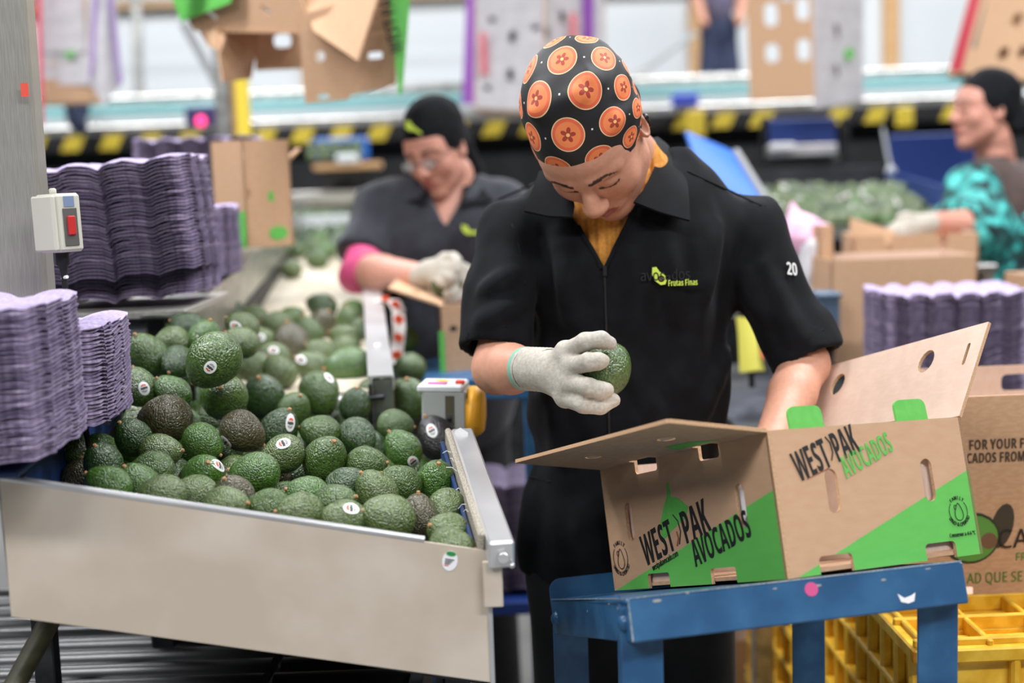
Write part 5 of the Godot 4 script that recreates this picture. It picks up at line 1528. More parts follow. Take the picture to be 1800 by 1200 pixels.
	c.slice(Vector3(0, hem, 0), Vector3.DOWN, Vector3(sb[0].x, 0, sb[0].z), Vector3(sb[1].x, hem + 0.02, sb[1].z))
	c.cap(hr - dr * 0.03, hr + dr * 0.06, 0.041, 0.042, 0.004, true)
	c.cap(hl - dl * 0.03, hl + dl * 0.06, 0.046, 0.047, 0.004, true)
	c.cap(neck + Vector3(0, -0.05, 0.01), neck + Vector3(-0.02, 0.12, 0.05), 0.066, 0.075, 0.01, true)
	var apex: Vector3 = Vector3(0.1420, 1.3021, -2.0472)
	var top_l: Vector3 = Vector3(0.0956, 1.3903, -2.0581)
	var top_r: Vector3 = Vector3(0.1970, 1.4054, -2.0599)
	var view := Vector3(0.05, -0.12, -1).normalized()
	var na := (top_l - apex).cross(view).normalized()
	var nb := (top_r - apex).cross(view).normalized()
	var inside := (top_l + top_r) / 2.0 - apex
	if na.dot(inside) > 0: na = -na
	if nb.dot(inside) > 0: nb = -nb
	c.wedge(apex, na, nb, Vector3(0, 0, -1), Vector3(sb[0].x, apex.y - 0.02, chest.z + 0.02), Vector3(sb[1].x, 2.0, sb[1].z))
	var shirt := put("shirt", c.mesh(Geo.new()), M.navy, t)
	shirt.set_meta("label", "black short-sleeved work shirt")
	# ---- collar wings
	var wing := func(rows: Array) -> void: put("collar", Geo.new().patch(rows, 0.004), M.navy, t)
	wing.call([[Vector3(0.2349, 1.4987, -2.2578), Vector3(0.2505, 1.5020, -2.2632), Vector3(0.2645, 1.4903, -2.2567)],
		[Vector3(0.2387, 1.4807, -2.1850), Vector3(0.2613, 1.4799, -2.1849), Vector3(0.2792, 1.4587, -2.1874)],
		[Vector3(0.2279, 1.4512, -2.1159), Vector3(0.2527, 1.4434, -2.1049), Vector3(0.2787, 1.4260, -2.1128)],
		[Vector3(0.2075, 1.4220, -2.0670), Vector3(0.2393, 1.4108, -2.0555), Vector3(0.2749, 1.3974, -2.0690)],
		[Vector3(0.1886, 1.4026, -2.0445), Vector3(0.2260, 1.3864, -2.0324), Vector3(0.2722, 1.3718, -2.0457)]])
	wing.call([[Vector3(0.0519, 1.4530, -2.1464), Vector3(0.0726, 1.4505, -2.1310), Vector3(0.0963, 1.4427, -2.1149)],
		[Vector3(0.0436, 1.4341, -2.1189), Vector3(0.0708, 1.4281, -2.0980), Vector3(0.0979, 1.4213, -2.0871)],
		[Vector3(0.0337, 1.4140, -2.0912), Vector3(0.0657, 1.4064, -2.0701), Vector3(0.1011, 1.4003, -2.0593)],
		[Vector3(0.0249, 1.3942, -2.0686), Vector3(0.0609, 1.3858, -2.0474), Vector3(0.0963, 1.3831, -2.0421)]])
	# ---- zip, seams, pocket and sleeve hems follow the cloth
	var far := 2.6
	var on := func(pts: Array, r: float, m: Material, called: String) -> void:
		var line := []
		for q: Array in pts:
			var p := c.meet(q[0], q[1])
			line.append(p + c.slope(p) * r * 0.35)
		put(called, tube(line, [r], 6), m, t)
	on.call([[Vector3(0.1324, 1.3114, -1.8972), Vector3(0.1672, 1.2749, -2.3965)], [Vector3(0.1320, 1.2768, -1.8930), Vector3(0.1667, 1.2312, -2.3912)], [Vector3(0.1322, 1.2375, -1.8882), Vector3(0.1669, 1.1815, -2.3851)], [Vector3(0.1318, 1.1824, -1.8814), Vector3(0.1665, 1.1120, -2.3765)], [Vector3(0.1312, 1.1196, -1.8737), Vector3(0.1657, 1.0326, -2.3668)], [Vector3(0.1300, 1.0410, -1.8640), Vector3(0.1642, 0.9333, -2.3546)]], 0.0026, M.black, "zip")
	on.call([[Vector3(0.0885, 1.3915, -1.9071), Vector3(0.1118, 1.3761, -2.4090)], [Vector3(0.1018, 1.3643, -1.9037), Vector3(0.1286, 1.3418, -2.4047)], [Vector3(0.1167, 1.3371, -1.9004), Vector3(0.1474, 1.3073, -2.4005)], [Vector3(0.1285, 1.3146, -1.8976), Vector3(0.1624, 1.2790, -2.3970)]], 0.004, M.navy, "placket_edge")
	on.call([[Vector3(0.1841, 1.4071, -1.9090), Vector3(0.2325, 1.3958, -2.4114)], [Vector3(0.1671, 1.3746, -1.9050), Vector3(0.2111, 1.3548, -2.4063)], [Vector3(0.1502, 1.3438, -1.9012), Vector3(0.1897, 1.3158, -2.4015)], [Vector3(0.1357, 1.3160, -1.8978), Vector3(0.1714, 1.2807, -2.3972)]], 0.004, M.navy, "placket_edge")
	var pull := c.meet(Vector3(0.1324, 1.3114, -1.8972), Vector3(0.1672, 1.2749, -2.3965))
	put("zip_pull", box(pull + Vector3(0, 0.0, 0.004), Vector3(0.007, 0.016, 0.004), 0.001), mat(rgb(60, 60, 62), 0.35, 0.8), t)
	var seam := []
	for k in 9: seam.append([Vector3(0.2519, 1.4440, -1.9135).lerp(Vector3(0.3531, 1.3933, -1.9073), k / 8.0), Vector3(0.3315, 1.4421, -2.5178).lerp(Vector3(0.4646, 1.3754, -2.5096), k / 8.0)])
	on.call(seam, 0.0022, M.navy, "yoke_seam")
	seam = []
	for k in 9: seam.append([Vector3(0.0474, 1.4385, -1.9129).lerp(Vector3(-0.0145, 1.4139, -1.9098), k / 8.0), Vector3(0.0623, 1.4349, -2.5169).lerp(Vector3(-0.0191, 1.4026, -2.5129), k / 8.0)])
	on.call(seam, 0.0022, M.navy, "yoke_seam")
	on.call([[Vector3(0.3587, 1.3931, -1.9073), Vector3(0.4719, 1.3752, -2.5096)], [Vector3(0.3395, 1.3679, -1.9042), Vector3(0.4468, 1.3419, -2.5055)], [Vector3(0.3251, 1.3408, -1.9009), Vector3(0.4278, 1.3064, -2.5011)], [Vector3(0.3103, 1.3020, -1.8961), Vector3(0.4083, 1.2553, -2.4949)], [Vector3(0.3057, 1.2629, -1.8913), Vector3(0.4023, 1.2038, -2.4885)]], 0.0017, M.navy, "sleeve_seam")
	on.call([[Vector3(-0.0121, 1.4139, -1.9098), Vector3(-0.0160, 1.4024, -2.5129)], [Vector3(0.0057, 1.3794, -1.9056), Vector3(0.0075, 1.3571, -2.5074)], [Vector3(0.0155, 1.3437, -1.9012), Vector3(0.0204, 1.3101, -2.5016)], [Vector3(0.0202, 1.2964, -1.8954), Vector3(0.0265, 1.2479, -2.4940)]], 0.0017, M.navy, "sleeve_seam")
	on.call([[Vector3(-0.0569, 1.2296, -1.8368), Vector3(-0.0769, 1.1521, -2.4822)], [Vector3(-0.0381, 1.2381, -1.8379), Vector3(-0.0515, 1.1637, -2.4836)], [Vector3(-0.0109, 1.2448, -1.8387), Vector3(-0.0147, 1.1727, -2.4847)], [Vector3(0.0123, 1.2456, -1.8388), Vector3(0.0166, 1.1737, -2.4849)]], 0.0014, M.navy, "sleeve_hem")
	on.call([[Vector3(0.3461, 1.1957, -1.8327), Vector3(0.4677, 1.1064, -2.4766)], [Vector3(0.3733, 1.2024, -1.8335), Vector3(0.5045, 1.1154, -2.4777)], [Vector3(0.4007, 1.2137, -1.8349), Vector3(0.5415, 1.1307, -2.4796)], [Vector3(0.4227, 1.2252, -1.8363), Vector3(0.5712, 1.1462, -2.4815)]], 0.0014, M.navy, "sleeve_hem")
	on.call([[Vector3(0.0167, 1.0418, -1.8138), Vector3(0.0226, 0.8983, -2.4510)], [Vector3(0.0435, 1.0347, -1.8129), Vector3(0.0587, 0.8888, -2.4499)], [Vector3(0.0782, 1.0366, -1.8131), Vector3(0.1057, 0.8913, -2.4502)]], 0.0014, M.navy, "pocket_edge")
	on.call([[Vector3(0.0196, 1.0355, -1.8130), Vector3(0.0265, 0.8899, -2.4500)], [Vector3(0.0303, 0.9900, -1.8074), Vector3(0.0410, 0.8284, -2.4424)], [Vector3(0.0327, 0.9478, -1.8022), Vector3(0.0442, 0.7714, -2.4354)]], 0.0014, M.navy, "pocket_edge")
	# ---- embroidered emblem and lettering
	var lime := mat(rgb(198, 222, 82), 0.8)
	var lp := c.meet(Vector3(0.2018, 1.3048, -1.8461), Vector3(0.2727, 1.2538, -2.4947))
	var ln := Vector3(0.05, 0.10, 1).normalized()
	var lb := Basis(Vector3.UP.cross(ln).normalized(), ln.cross(Vector3.UP.cross(ln).normalized()), ln)
	var em := put("emblem", Geo.new().sheet(PackedVector2Array([Vector2(-0.010, 0.014), Vector2(-0.011, 0.004), Vector2(-0.007, -0.006), Vector2(0.002, -0.013), Vector2(0.009, -0.012), Vector2(0.0115, -0.005), Vector2(0.008, 0.003), Vector2(0.001, 0.007), Vector2(-0.004, 0.0145)]), [oval(0.003, -0.0035, 0.0052, 0.0052, 12)], 0.0012, Transform3D(lb, lp + ln * 0.0045), Vector2(1, 1)), lime, t)
	put("seed", Geo.new().sheet(oval(0.003, -0.0035, 0.0032, 0.0032, 10), [], 0.0014, Transform3D(lb, lp + ln * 0.0048), Vector2(1, 1)), mat(rgb(120, 96, 70), 0.8), em)
	var tp := c.meet(Vector3(0.2293, 1.2954, -1.8449), Vector3(0.3098, 1.2411, -2.4931))
	words("Frutas Finas", 0.0088, lime, t, tp + ln * 0.008 + lb.x * 0.004, lb, true, 0.62)
	var gp := c.meet(Vector3(0.1957, 1.3066, -1.8463), Vector3(0.2645, 1.2562, -2.4950))
	words("avocados", 0.016, mat(rgb(12, 12, 14), 0.5), t, gp + ln * 0.0062 + lb.x * 0.016, lb, false, 0.8)
	var np := c.meet(Vector3(0.3801, 1.3078, -1.8464), Vector3(0.5136, 1.2579, -2.4952))
	var nn := c.slope(np)
	var nx := Vector3.UP.cross(nn).normalized()
	words("20", 0.020, mat(rgb(214, 214, 210), 0.8), t, np + nn * 0.004, Basis(nx, nn.cross(nx), nn) * Basis(Vector3(0, 0, 1), -0.18), true, 0.72)
	# ---- trousers
	trousers_and_shoes(t, hip + Vector3(0, -0.06, 0), 0.165, 0.0, M.apron)
	# ---- gloved right hand closed round the fruit
	glove("glove", t, [Vector3(0.0258, 1.1770, -1.9009), Vector3(0.0420, 1.1784, -1.8759), Vector3(0.0547, 1.1777, -1.8556)], [
		[Vector3(0.0717, 1.2089, -1.8293), Vector3(0.0967, 1.2247, -1.8010), Vector3(0.1175, 1.2278, -1.7943), Vector3(0.1289, 1.2225, -1.7977)],
		[Vector3(0.0790, 1.1914, -1.8140), Vector3(0.0995, 1.2004, -1.7829), Vector3(0.1129, 1.2018, -1.7800), Vector3(0.1184, 1.2011, -1.7840)],
		[Vector3(0.0774, 1.1687, -1.8112), Vector3(0.0983, 1.1676, -1.7788), Vector3(0.1146, 1.1629, -1.7763), Vector3(0.1225, 1.1624, -1.7822)],
		[Vector3(0.0688, 1.1487, -1.8219), Vector3(0.0922, 1.1435, -1.7880), Vector3(0.1146, 1.1408, -1.7856), Vector3(0.1313, 1.1464, -1.7944)]],
		[Vector3(0.0651, 1.1603, -1.8737), Vector3(0.0891, 1.1427, -1.8886), Vector3(0.1119, 1.1477, -1.8822)], 0.003, M.knit)
	var cuff := Geo.new()
	for k in 7:
		var a := (Vector3(0.0219, 1.1760, -1.9088) as Vector3).lerp(Vector3(0.0504, 1.1795, -1.8659), k / 6.0)
		var dd := ((Vector3(0.0504, 1.1795, -1.8659) as Vector3) - (Vector3(0.0219, 1.1760, -1.9088) as Vector3)).normalized()
		cuff.tube([a - dd * 0.0028, a - dd * 0.001, a + dd * 0.001, a + dd * 0.0028], [0.0298, 0.0312, 0.0312, 0.0298], 22, false)
	put("cuff", cuff, M.knit, t)
	var rim := []
	var c0: Vector3 = Vector3(0.0188, 1.1754, -1.9138)
	var cd := ((Vector3(0.0504, 1.1795, -1.8659) as Vector3) - c0).normalized()
	put("cuff_edge", tube([c0 - cd * 0.004, c0 - cd * 0.002, c0 + cd * 0.002, c0 + cd * 0.004], [0.0296, 0.0315, 0.0315, 0.0296], 22), mat(rgb(120, 178, 156), 0.85), t)
	# left hand inside the carton
	var w2 := wl
	var d2 := (wl - el).normalized()
	glove("glove", t, [w2, w2 + d2 * 0.03, w2 + d2 * 0.055], [
		[w2 + d2 * 0.10 + Vector3(-0.03, 0, 0.01), w2 + d2 * 0.13 + Vector3(-0.035, 0, 0.02), w2 + d2 * 0.15 + Vector3(-0.035, 0, 0.03), w2 + d2 * 0.16 + Vector3(-0.035, 0, 0.04)],
		[w2 + d2 * 0.105 + Vector3(-0.01, 0, 0.01), w2 + d2 * 0.14 + Vector3(-0.01, 0, 0.02), w2 + d2 * 0.16 + Vector3(-0.01, 0, 0.03), w2 + d2 * 0.17 + Vector3(-0.01, 0, 0.04)],
		[w2 + d2 * 0.10 + Vector3(0.012, 0, 0.01), w2 + d2 * 0.13 + Vector3(0.014, 0, 0.02), w2 + d2 * 0.15 + Vector3(0.014, 0, 0.03), w2 + d2 * 0.16 + Vector3(0.014, 0, 0.04)],
		[w2 + d2 * 0.09 + Vector3(0.032, 0, 0.01), w2 + d2 * 0.115 + Vector3(0.036, 0, 0.02), w2 + d2 * 0.13 + Vector3(0.036, 0, 0.03), w2 + d2 * 0.135 + Vector3(0.036, 0, 0.035)]],
		[w2 + d2 * 0.06 + Vector3(-0.035, 0, 0.02), w2 + d2 * 0.085 + Vector3(-0.05, 0, 0.035), w2 + d2 * 0.105 + Vector3(-0.05, 0, 0.045)], 0.005, M.knit)
	fruit("avocado", Vector3(0.1255, 1.1840, -1.8272), Vector3(0.55, 0.55, -0.62), 0.067, 0, 2, "green avocado held in the grey glove of the worker in the bandana", "", Vector3.ZERO, false)

func worker_with_glasses() -> void:
	var t := thing("person", "worker with glasses, black head cloth and pink elbow sleeve sorting avocados", "person")
	var skin := lin(206, 150, 130)
	var chest: Vector3 = Vector3(-0.1730, 1.2902, -3.5067)
	var hip: Vector3 = Vector3(-0.1899, 0.8770, -3.5063)
	var sr: Vector3 = Vector3(-0.3189, 1.3653, -3.4957)
	var er: Vector3 = Vector3(-0.3662, 1.2228, -3.3573)
	var wr: Vector3 = Vector3(-0.2053, 1.2211, -3.1556)
	var sl: Vector3 = Vector3(-0.0172, 1.3644, -3.5158)
	var el: Vector3 = Vector3(0.0062, 1.2099, -3.4162)
	var wl: Vector3 = Vector3(-0.0856, 1.2060, -3.1941)
	var neck: Vector3 = Vector3(-0.1465, 1.3982, -3.4998)
	var hc: Vector3 = Vector3(-0.1702, 1.5171, -3.4338)
	var hb := turned(-28, 22, 6)
	var b := bounds([sr, er, wr, sl, el, wl, hip, hc], 0.14)
	var f := Field.new(b[0], b[1], 0.016)
	f.ell(chest, Vector3(0.17, 0.17, 0.11), 0.03)
	f.ell(hip, Vector3(0.17, 0.3, 0.12), 0.05)
	f.cap(neck, hc + hb * Vector3(0, -0.08, -0.03), 0.060, 0.054, 0.03)
	f.cap(neck + Vector3(0, -0.05, 0.04), chest + Vector3(0, 0.02, 0.115), 0.04, 0.02, 0.03)
	limb(f, [sr, er, er.lerp(wr, 0.35), wr], [0.05, 0.046, 0.046, 0.032], 0.014)
	limb(f, [sl, el, el.lerp(wl, 0.35), wl], [0.05, 0.044, 0.044, 0.032], 0.014)
	var g := Geo.new()
	f.mesh(g, Transform3D.IDENTITY, func(_p: Vector3) -> Color: return skin)
	head(g, Transform3D(hb, hc), 0.005, skin, lin(170, 92, 88), lin(70, 50, 44), 0.88)
	put("body", g, M.skin, t)
	put("head_cloth", head_cloth(Transform3D(hb, hc), 0.006, 0.88, 0.10), M.navy, t)
	var lime := mat(rgb(198, 222, 82), 0.8)
	put("emblem", Geo.new().sheet(PackedVector2Array([Vector2(-0.014, 0.012), Vector2(-0.012, -0.004), Vector2(0.0, -0.012), Vector2(0.012, -0.012), Vector2(0.034, -0.022), Vector2(0.036, -0.018), Vector2(0.01, 0.0), Vector2(-0.004, 0.014)]), [], 0.002, Transform3D(hb * turned(6, -38, -8), hc + hb * Vector3(-0.004, 0.090, 0.073)), Vector2(1, 1)), lime, t)
	# glasses
	var gl := put("glasses", Geo.new(), M.black, t) if false else null
	var frame := mat(rgb(70, 66, 66), 0.3, 0.6)
	for s: float in [-1.0, 1.0]:
		var pts := []
		for k in 17: pts.append(hc + hb * (Vector3(s * 0.034 + cos(TAU * k / 16.0) * 0.023, -0.004 + sin(TAU * k / 16.0) * 0.016, 0.112) * 0.88))
		put("glasses_rim", tube(pts, [0.0012], 5), frame, t)
		put("glasses_arm", tube([hc + hb * (Vector3(s * 0.057, 0.0, 0.110) * 0.88), hc + hb * (Vector3(s * 0.078, 0.004, 0.0) * 0.88)], [0.0012], 5), frame, t)
	put("glasses_bridge", tube([hc + hb * (Vector3(-0.011, -0.002, 0.114) * 0.88), hc + hb * (Vector3(0.011, -0.002, 0.114) * 0.88)], [0.0012], 5), frame, t)
	var glass := mat(Color(0.9, 0.95, 0.95, 0.18), 0.05)
	glass.transparency = BaseMaterial3D.TRANSPARENCY_ALPHA
	for s: float in [-1.0, 1.0]:
		put("lens", Geo.new().sheet(oval(0, 0, 0.020, 0.014), [], 0.0015, Transform3D(hb, hc + hb * (Vector3(s * 0.034, -0.004, 0.112) * 0.88)), Vector2(1, 1)), glass, t)
	# shirt
	var sb := bounds([sr, er, sl, el, hip, neck], 0.16)
	var c := Field.new(Vector3(sb[0].x, 0.75, sb[0].z), Vector3(sb[1].x, neck.y + 0.05, sb[1].z), 0.011)
	c.ell(chest, Vector3(0.215, 0.20, 0.145), 0.03)
	c.ell(hip + Vector3(0, 0.08, 0), Vector3(0.20, 0.34, 0.145), 0.06)
	c.cap(neck + Vector3(-0.06, -0.05, 0), sr, 0.065, 0.072, 0.04)
	c.cap(neck + Vector3(0.06, -0.05, 0), sl, 0.065, 0.072, 0.04)
	var hr: Vector3 = Vector3(-0.3609, 1.2522, -3.4012)
	var hl: Vector3 = Vector3(0.0001, 1.2366, -3.4497)
	c.cap(sr, hr, 0.075, 0.072, 0.03)
	c.cap(sl, hl, 0.075, 0.070, 0.03)
	c.bumps(noise(3.0, FastNoiseLite.TYPE_SIMPLEX_SMOOTH, 2, 6), 0.014, Vector3(2.0, 0.9, 1.4))
	c.slice(hr, (hr - sr).normalized(), hr - Vector3.ONE * 0.1, hr + Vector3(0.08, 0.1, 0.12))
	c.cap(neck + Vector3(0, -0.03, 0.02), neck + Vector3(-0.02, 0.12, 0.06), 0.066, 0.08, 0.01, true)
	var apex: Vector3 = Vector3(-0.1543, 1.3275, -3.3500)
	var view := Vector3(-0.03, -0.1, -1).normalized()
	var na := ((Vector3(-0.1930, 1.4159, -3.3609) as Vector3) - apex).cross(view).normalized()
	var nb := ((Vector3(-0.0954, 1.4194, -3.3613) as Vector3) - apex).cross(view).normalized()
	var inside := Vector3(0, 0.1, 0)
	if na.dot(inside) > 0: na = -na
	if nb.dot(inside) > 0: nb = -nb
	c.wedge(apex, na, nb, Vector3(0, 0, -1), Vector3(sb[0].x, apex.y - 0.02, chest.z + 0.04), Vector3(sb[1].x, 2.0, sb[1].z))
	put("shirt", c.mesh(Geo.new()), cloth(rgb(34, 36, 44), rgb(46, 49, 58), 0.3), t)
	put("collar", Geo.new().patch([[Vector3(-0.2160, 1.4582, -3.4467), Vector3(-0.1910, 1.4503, -3.4256)], [Vector3(-0.2531, 1.4173, -3.4215), Vector3(-0.1946, 1.4018, -3.3793)], [Vector3(-0.2693, 1.3943, -3.3985), Vector3(-0.2003, 1.3814, -3.3667)]], 0.005), M.navy, t)
	put("collar", Geo.new().patch([[Vector3(-0.1120, 1.4361, -3.4641), Vector3(-0.0743, 1.4462, -3.4654)], [Vector3(-0.1069, 1.4054, -3.3999), Vector3(-0.0549, 1.4104, -3.4207)], [Vector3(-0.1164, 1.3759, -3.3560), Vector3(-0.0328, 1.3861, -3.3975)]], 0.005), M.navy, t)
	var ep := c.meet(Vector3(-0.0867, 1.3266, -3.1081), Vector3(-0.1063, 1.2988, -3.8100))
	var em := put("emblem", Geo.new().sheet(PackedVector2Array([Vector2(-0.02, 0.014), Vector2(-0.018, 0.0), Vector2(-0.008, -0.010), Vector2(0.026, -0.010), Vector2(0.026, -0.004), Vector2(0.0, -0.002), Vector2(-0.006, 0.010)]), [], 0.002, Transform3D(Basis.IDENTITY, ep + Vector3(0, 0, 0.008)), Vector2(1, 1)), lime, t)
	em.set_meta("label", "lime embroidered emblem")
	# pink elbow sleeve
	put("elbow_sleeve", tube([sr.lerp(er, 0.72), sr.lerp(er, 0.9), er + Vector3(-0.004, -0.006, 0.006), er.lerp(wr, 0.10), er.lerp(wr, 0.17)], [0.05, 0.05, 0.053, 0.0505, 0.049], 18), mat(rgb(226, 86, 140), 0.7), t)
	glove("glove", t, [Vector3(-0.2020, 1.2217, -3.1456), Vector3(-0.1875, 1.2279, -3.1262), Vector3(-0.1764, 1.2334, -3.1168)], [
		[Vector3(-0.1453, 1.2639, -3.0904), Vector3(-0.1243, 1.2694, -3.0507), Vector3(-0.1161, 1.2628, -3.0298), Vector3(-0.1173, 1.2560, -3.0189)],
		[Vector3(-0.1480, 1.2480, -3.0783), Vector3(-0.1255, 1.2481, -3.0280), Vector3(-0.1165, 1.2435, -3.0173), Vector3(-0.1167, 1.2360, -3.0164)],
		[Vector3(-0.1537, 1.2316, -3.0763), Vector3(-0.1337, 1.2308, -3.0258), Vector3(-0.1259, 1.2263, -3.0152), Vector3(-0.1248, 1.2212, -3.0146)],
		[Vector3(-0.1650, 1.2172, -3.0846), Vector3(-0.1478, 1.2147, -3.0440), Vector3(-0.1398, 1.2127, -3.0337), Vector3(-0.1374, 1.2101, -3.0334)]],
		[Vector3(-0.1709, 1.2048, -3.1133), Vector3(-0.1614, 1.1868, -3.0910), Vector3(-0.1440, 1.1790, -3.0699)], 0.006, M.knit, 1.05)
	glove("glove", t, [Vector3(-0.0853, 1.2068, -3.1841), Vector3(-0.0953, 1.2087, -3.1642), Vector3(-0.1039, 1.2105, -3.1442)], [
		[Vector3(-0.1135, 1.2345, -3.1069), Vector3(-0.1229, 1.2318, -3.0763), Vector3(-0.1285, 1.2310, -3.0561), Vector3(-0.1325, 1.2286, -3.0558)],
		[Vector3(-0.1176, 1.2200, -3.0950), Vector3(-0.1264, 1.2195, -3.0547), Vector3(-0.1311, 1.2192, -3.0446), Vector3(-0.1349, 1.2193, -3.0446)],
		[Vector3(-0.1182, 1.2020, -3.0928), Vector3(-0.1260, 1.1954, -3.0517), Vector3(-0.1334, 1.1915, -3.0412), Vector3(-0.1410, 1.1905, -3.0410)],
		[Vector3(-0.1126, 1.1881, -3.1012), Vector3(-0.1221, 1.1808, -3.0701), Vector3(-0.1291, 1.1778, -3.0496), Vector3(-0.1394, 1.1769, -3.0494)]],
		[Vector3(-0.1051, 1.2341, -3.1270), Vector3(-0.1167, 1.2456, -3.0982), Vector3(-0.1254, 1.2440, -3.0879)], 0.006, M.knit, 1.05)
	fruit("avocado", Vector3(-0.1407, 1.2066, -3.0783), Vector3(0.8, 0.1, 0.4), 0.062, 5, 1, "dark green avocado between the gloves of the worker with glasses", "")
	trousers_and_shoes(t, hip + Vector3(0.02, -0.05, 0), 0.15, 0.0, M.apron)

func worker_in_teal() -> void:
	var t := thing("person", "worker in teal flowered blouse with sheer shoulders, seen in profile", "person")
	var skin := lin(198, 142, 122)
	var chest: Vector3 = Vector3(1.4774, 1.2267, -4.1840)
	var hip: Vector3 = Vector3(1.4842, 0.8172, -4.1538)
	var sr: Vector3 = Vector3(1.4232, 1.3728, -4.1012)
	var er: Vector3 = Vector3(1.3935, 1.2501, -3.9652)
	var wr: Vector3 = Vector3(1.1915, 1.2705, -3.8670)
	var sl: Vector3 = Vector3(1.6592, 1.3626, -4.4022)
	var el: Vector3 = Vector3(1.6135, 1.2029, -4.4229)
	var wl: Vector3 = Vector3(1.4419, 1.2280, -4.4058)
	var neck: Vector3 = Vector3(1.5159, 1.4158, -4.2475)
	var hc: Vector3 = Vector3(1.4622, 1.5878, -4.2082)
	var hb := turned(-78, -4, 4)
	var b := bounds([sr, er, wr, sl, el, wl, hip, hc], 0.15)
	var f := Field.new(b[0], b[1], 0.016)
	f.ell(chest, Vector3(0.13, 0.19, 0.17), 0.03)
	f.ell(hip, Vector3(0.14, 0.3, 0.18), 0.05)
	f.cap(neck, hc + hb * Vector3(0, -0.08, -0.03), 0.060, 0.056, 0.03)
	f.cap(neck + Vector3(0, -0.07, 0), sr, 0.06, 0.06, 0.03)
	f.cap(neck + Vector3(0, -0.07, 0), sl, 0.06, 0.06, 0.03)
	limb(f, [sr, er, er.lerp(wr, 0.4), wr], [0.055, 0.048, 0.045, 0.032], 0.014)
	limb(f, [sl, el, el.lerp(wl, 0.4), wl], [0.055, 0.048, 0.045, 0.032], 0.014)
	var g := Geo.new()
	f.mesh(g, Transform3D.IDENTITY, func(_p: Vector3) -> Color: return skin)
	head(g, Transform3D(hb, hc), 0.005, skin, lin(168, 92, 88), lin(66, 48, 40), 0.93)
	put("body", g, M.skin, t)
	put("head_cloth", head_cloth(Transform3D(hb * turned(0, -6, 0), hc), 0.006, 0.93, 0.02), M.navy, t)
	# sheer yoke and teal blouse
	var teal := mat(Color.WHITE, 0.75)
	var blot := noise(0.014, FastNoiseLite.TYPE_SIMPLEX_SMOOTH, 3, 8)
	var tt := NoiseTexture2D.new()
	tt.width = 512; tt.height = 512; tt.seamless = true; tt.noise = blot
	var gr := Gradient.new()
	gr.offsets = PackedFloat32Array([0.0, 0.48, 0.53, 0.60, 0.70, 1.0])
	gr.colors = PackedColorArray([rgb(18, 30, 34), rgb(20, 40, 44), rgb(24, 128, 124), rgb(40, 176, 168), rgb(96, 214, 206), rgb(110, 222, 214)])
	tt.color_ramp = gr
	teal.albedo_texture = tt
	teal.uv1_triplanar = true; teal.uv1_scale = Vector3.ONE * 2.2
	var c := Field.new(b[0], b[1], 0.013)
	c.ell(chest + Vector3(0, -0.03, 0), Vector3(0.185, 0.19, 0.20), 0.03)
	c.ell(hip + Vector3(0, 0.04, 0), Vector3(0.175, 0.36, 0.21), 0.06)
	var hr: Vector3 = Vector3(1.3012, 1.2581, -3.9259)
	c.cap(sr.lerp(er, 0.15) + Vector3(-0.03, 0, 0), er + Vector3(-0.03, 0, 0), 0.085, 0.085, 0.03)
	c.cap(er, hr, 0.078, 0.068, 0.03)
	c.cap(sl.lerp(el, 0.35), el, 0.080, 0.080, 0.03)
	c.bumps(noise(4.0, FastNoiseLite.TYPE_SIMPLEX_SMOOTH, 2, 9), 0.014, Vector3(1.6, 1.0, 1.4))
	c.slice(hr, (wr - er).normalized(), hr - Vector3.ONE * 0.12, hr + Vector3(0.02, 0.12, 0.12))
	put("blouse", c.mesh(Geo.new()), teal, t)
	var y := Field.new(b[0], b[1], 0.014)
	y.cap(neck + Vector3(0, -0.055, 0), sr, 0.078, 0.074, 0.04)
	y.cap(neck + Vector3(0, -0.055, 0), sl, 0.078, 0.074, 0.04)
	y.ell(chest + Vector3(0, 0.05, 0), Vector3(0.145, 0.17, 0.18), 0.03)
	y.cap(neck + Vector3(0, -0.02, 0), neck + Vector3(0, 0.1, 0), 0.07, 0.08, 0.01, true)
	put("sheer_yoke", y.mesh(Geo.new()), cloth(rgb(62, 48, 44), rgb(78, 60, 54), 0.2), t)
	glove("glove", t, [Vector3(1.1947, 1.2704, -3.8669), Vector3(1.1754, 1.2683, -3.8566), Vector3(1.1595, 1.2660, -3.8462)], [
		[Vector3(1.1189, 1.2808, -3.8279), Vector3(1.0874, 1.2731, -3.8068), Vector3(1.0684, 1.2648, -3.7957), Vector3(1.0572, 1.2589, -3.7950)],
		[Vector3(1.1094, 1.2692, -3.8063), Vector3(1.0748, 1.2587, -3.7849), Vector3(1.0588, 1.2498, -3.7838), Vector3(1.0491, 1.2439, -3.7831)],
		[Vector3(1.1122, 1.2566, -3.8048), Vector3(1.0806, 1.2444, -3.7831), Vector3(1.0678, 1.2370, -3.7822), Vector3(1.0582, 1.2327, -3.7817)],
		[Vector3(1.1210, 1.2448, -3.8134), Vector3(1.0958, 1.2340, -3.7919), Vector3(1.0845, 1.2281, -3.7912), Vector3(1.0780, 1.2236, -3.7907)]],
		[Vector3(1.1380, 1.2861, -3.8386), Vector3(1.1132, 1.2940, -3.8195), Vector3(1.0912, 1.2919, -3.8091)], 0.007, M.knit, 1.05)
	trousers_and_shoes(t, hip + Vector3(0, -0.05, 0), 0.17, 0.0, M.dark, Vector3(-1, 0, 0))

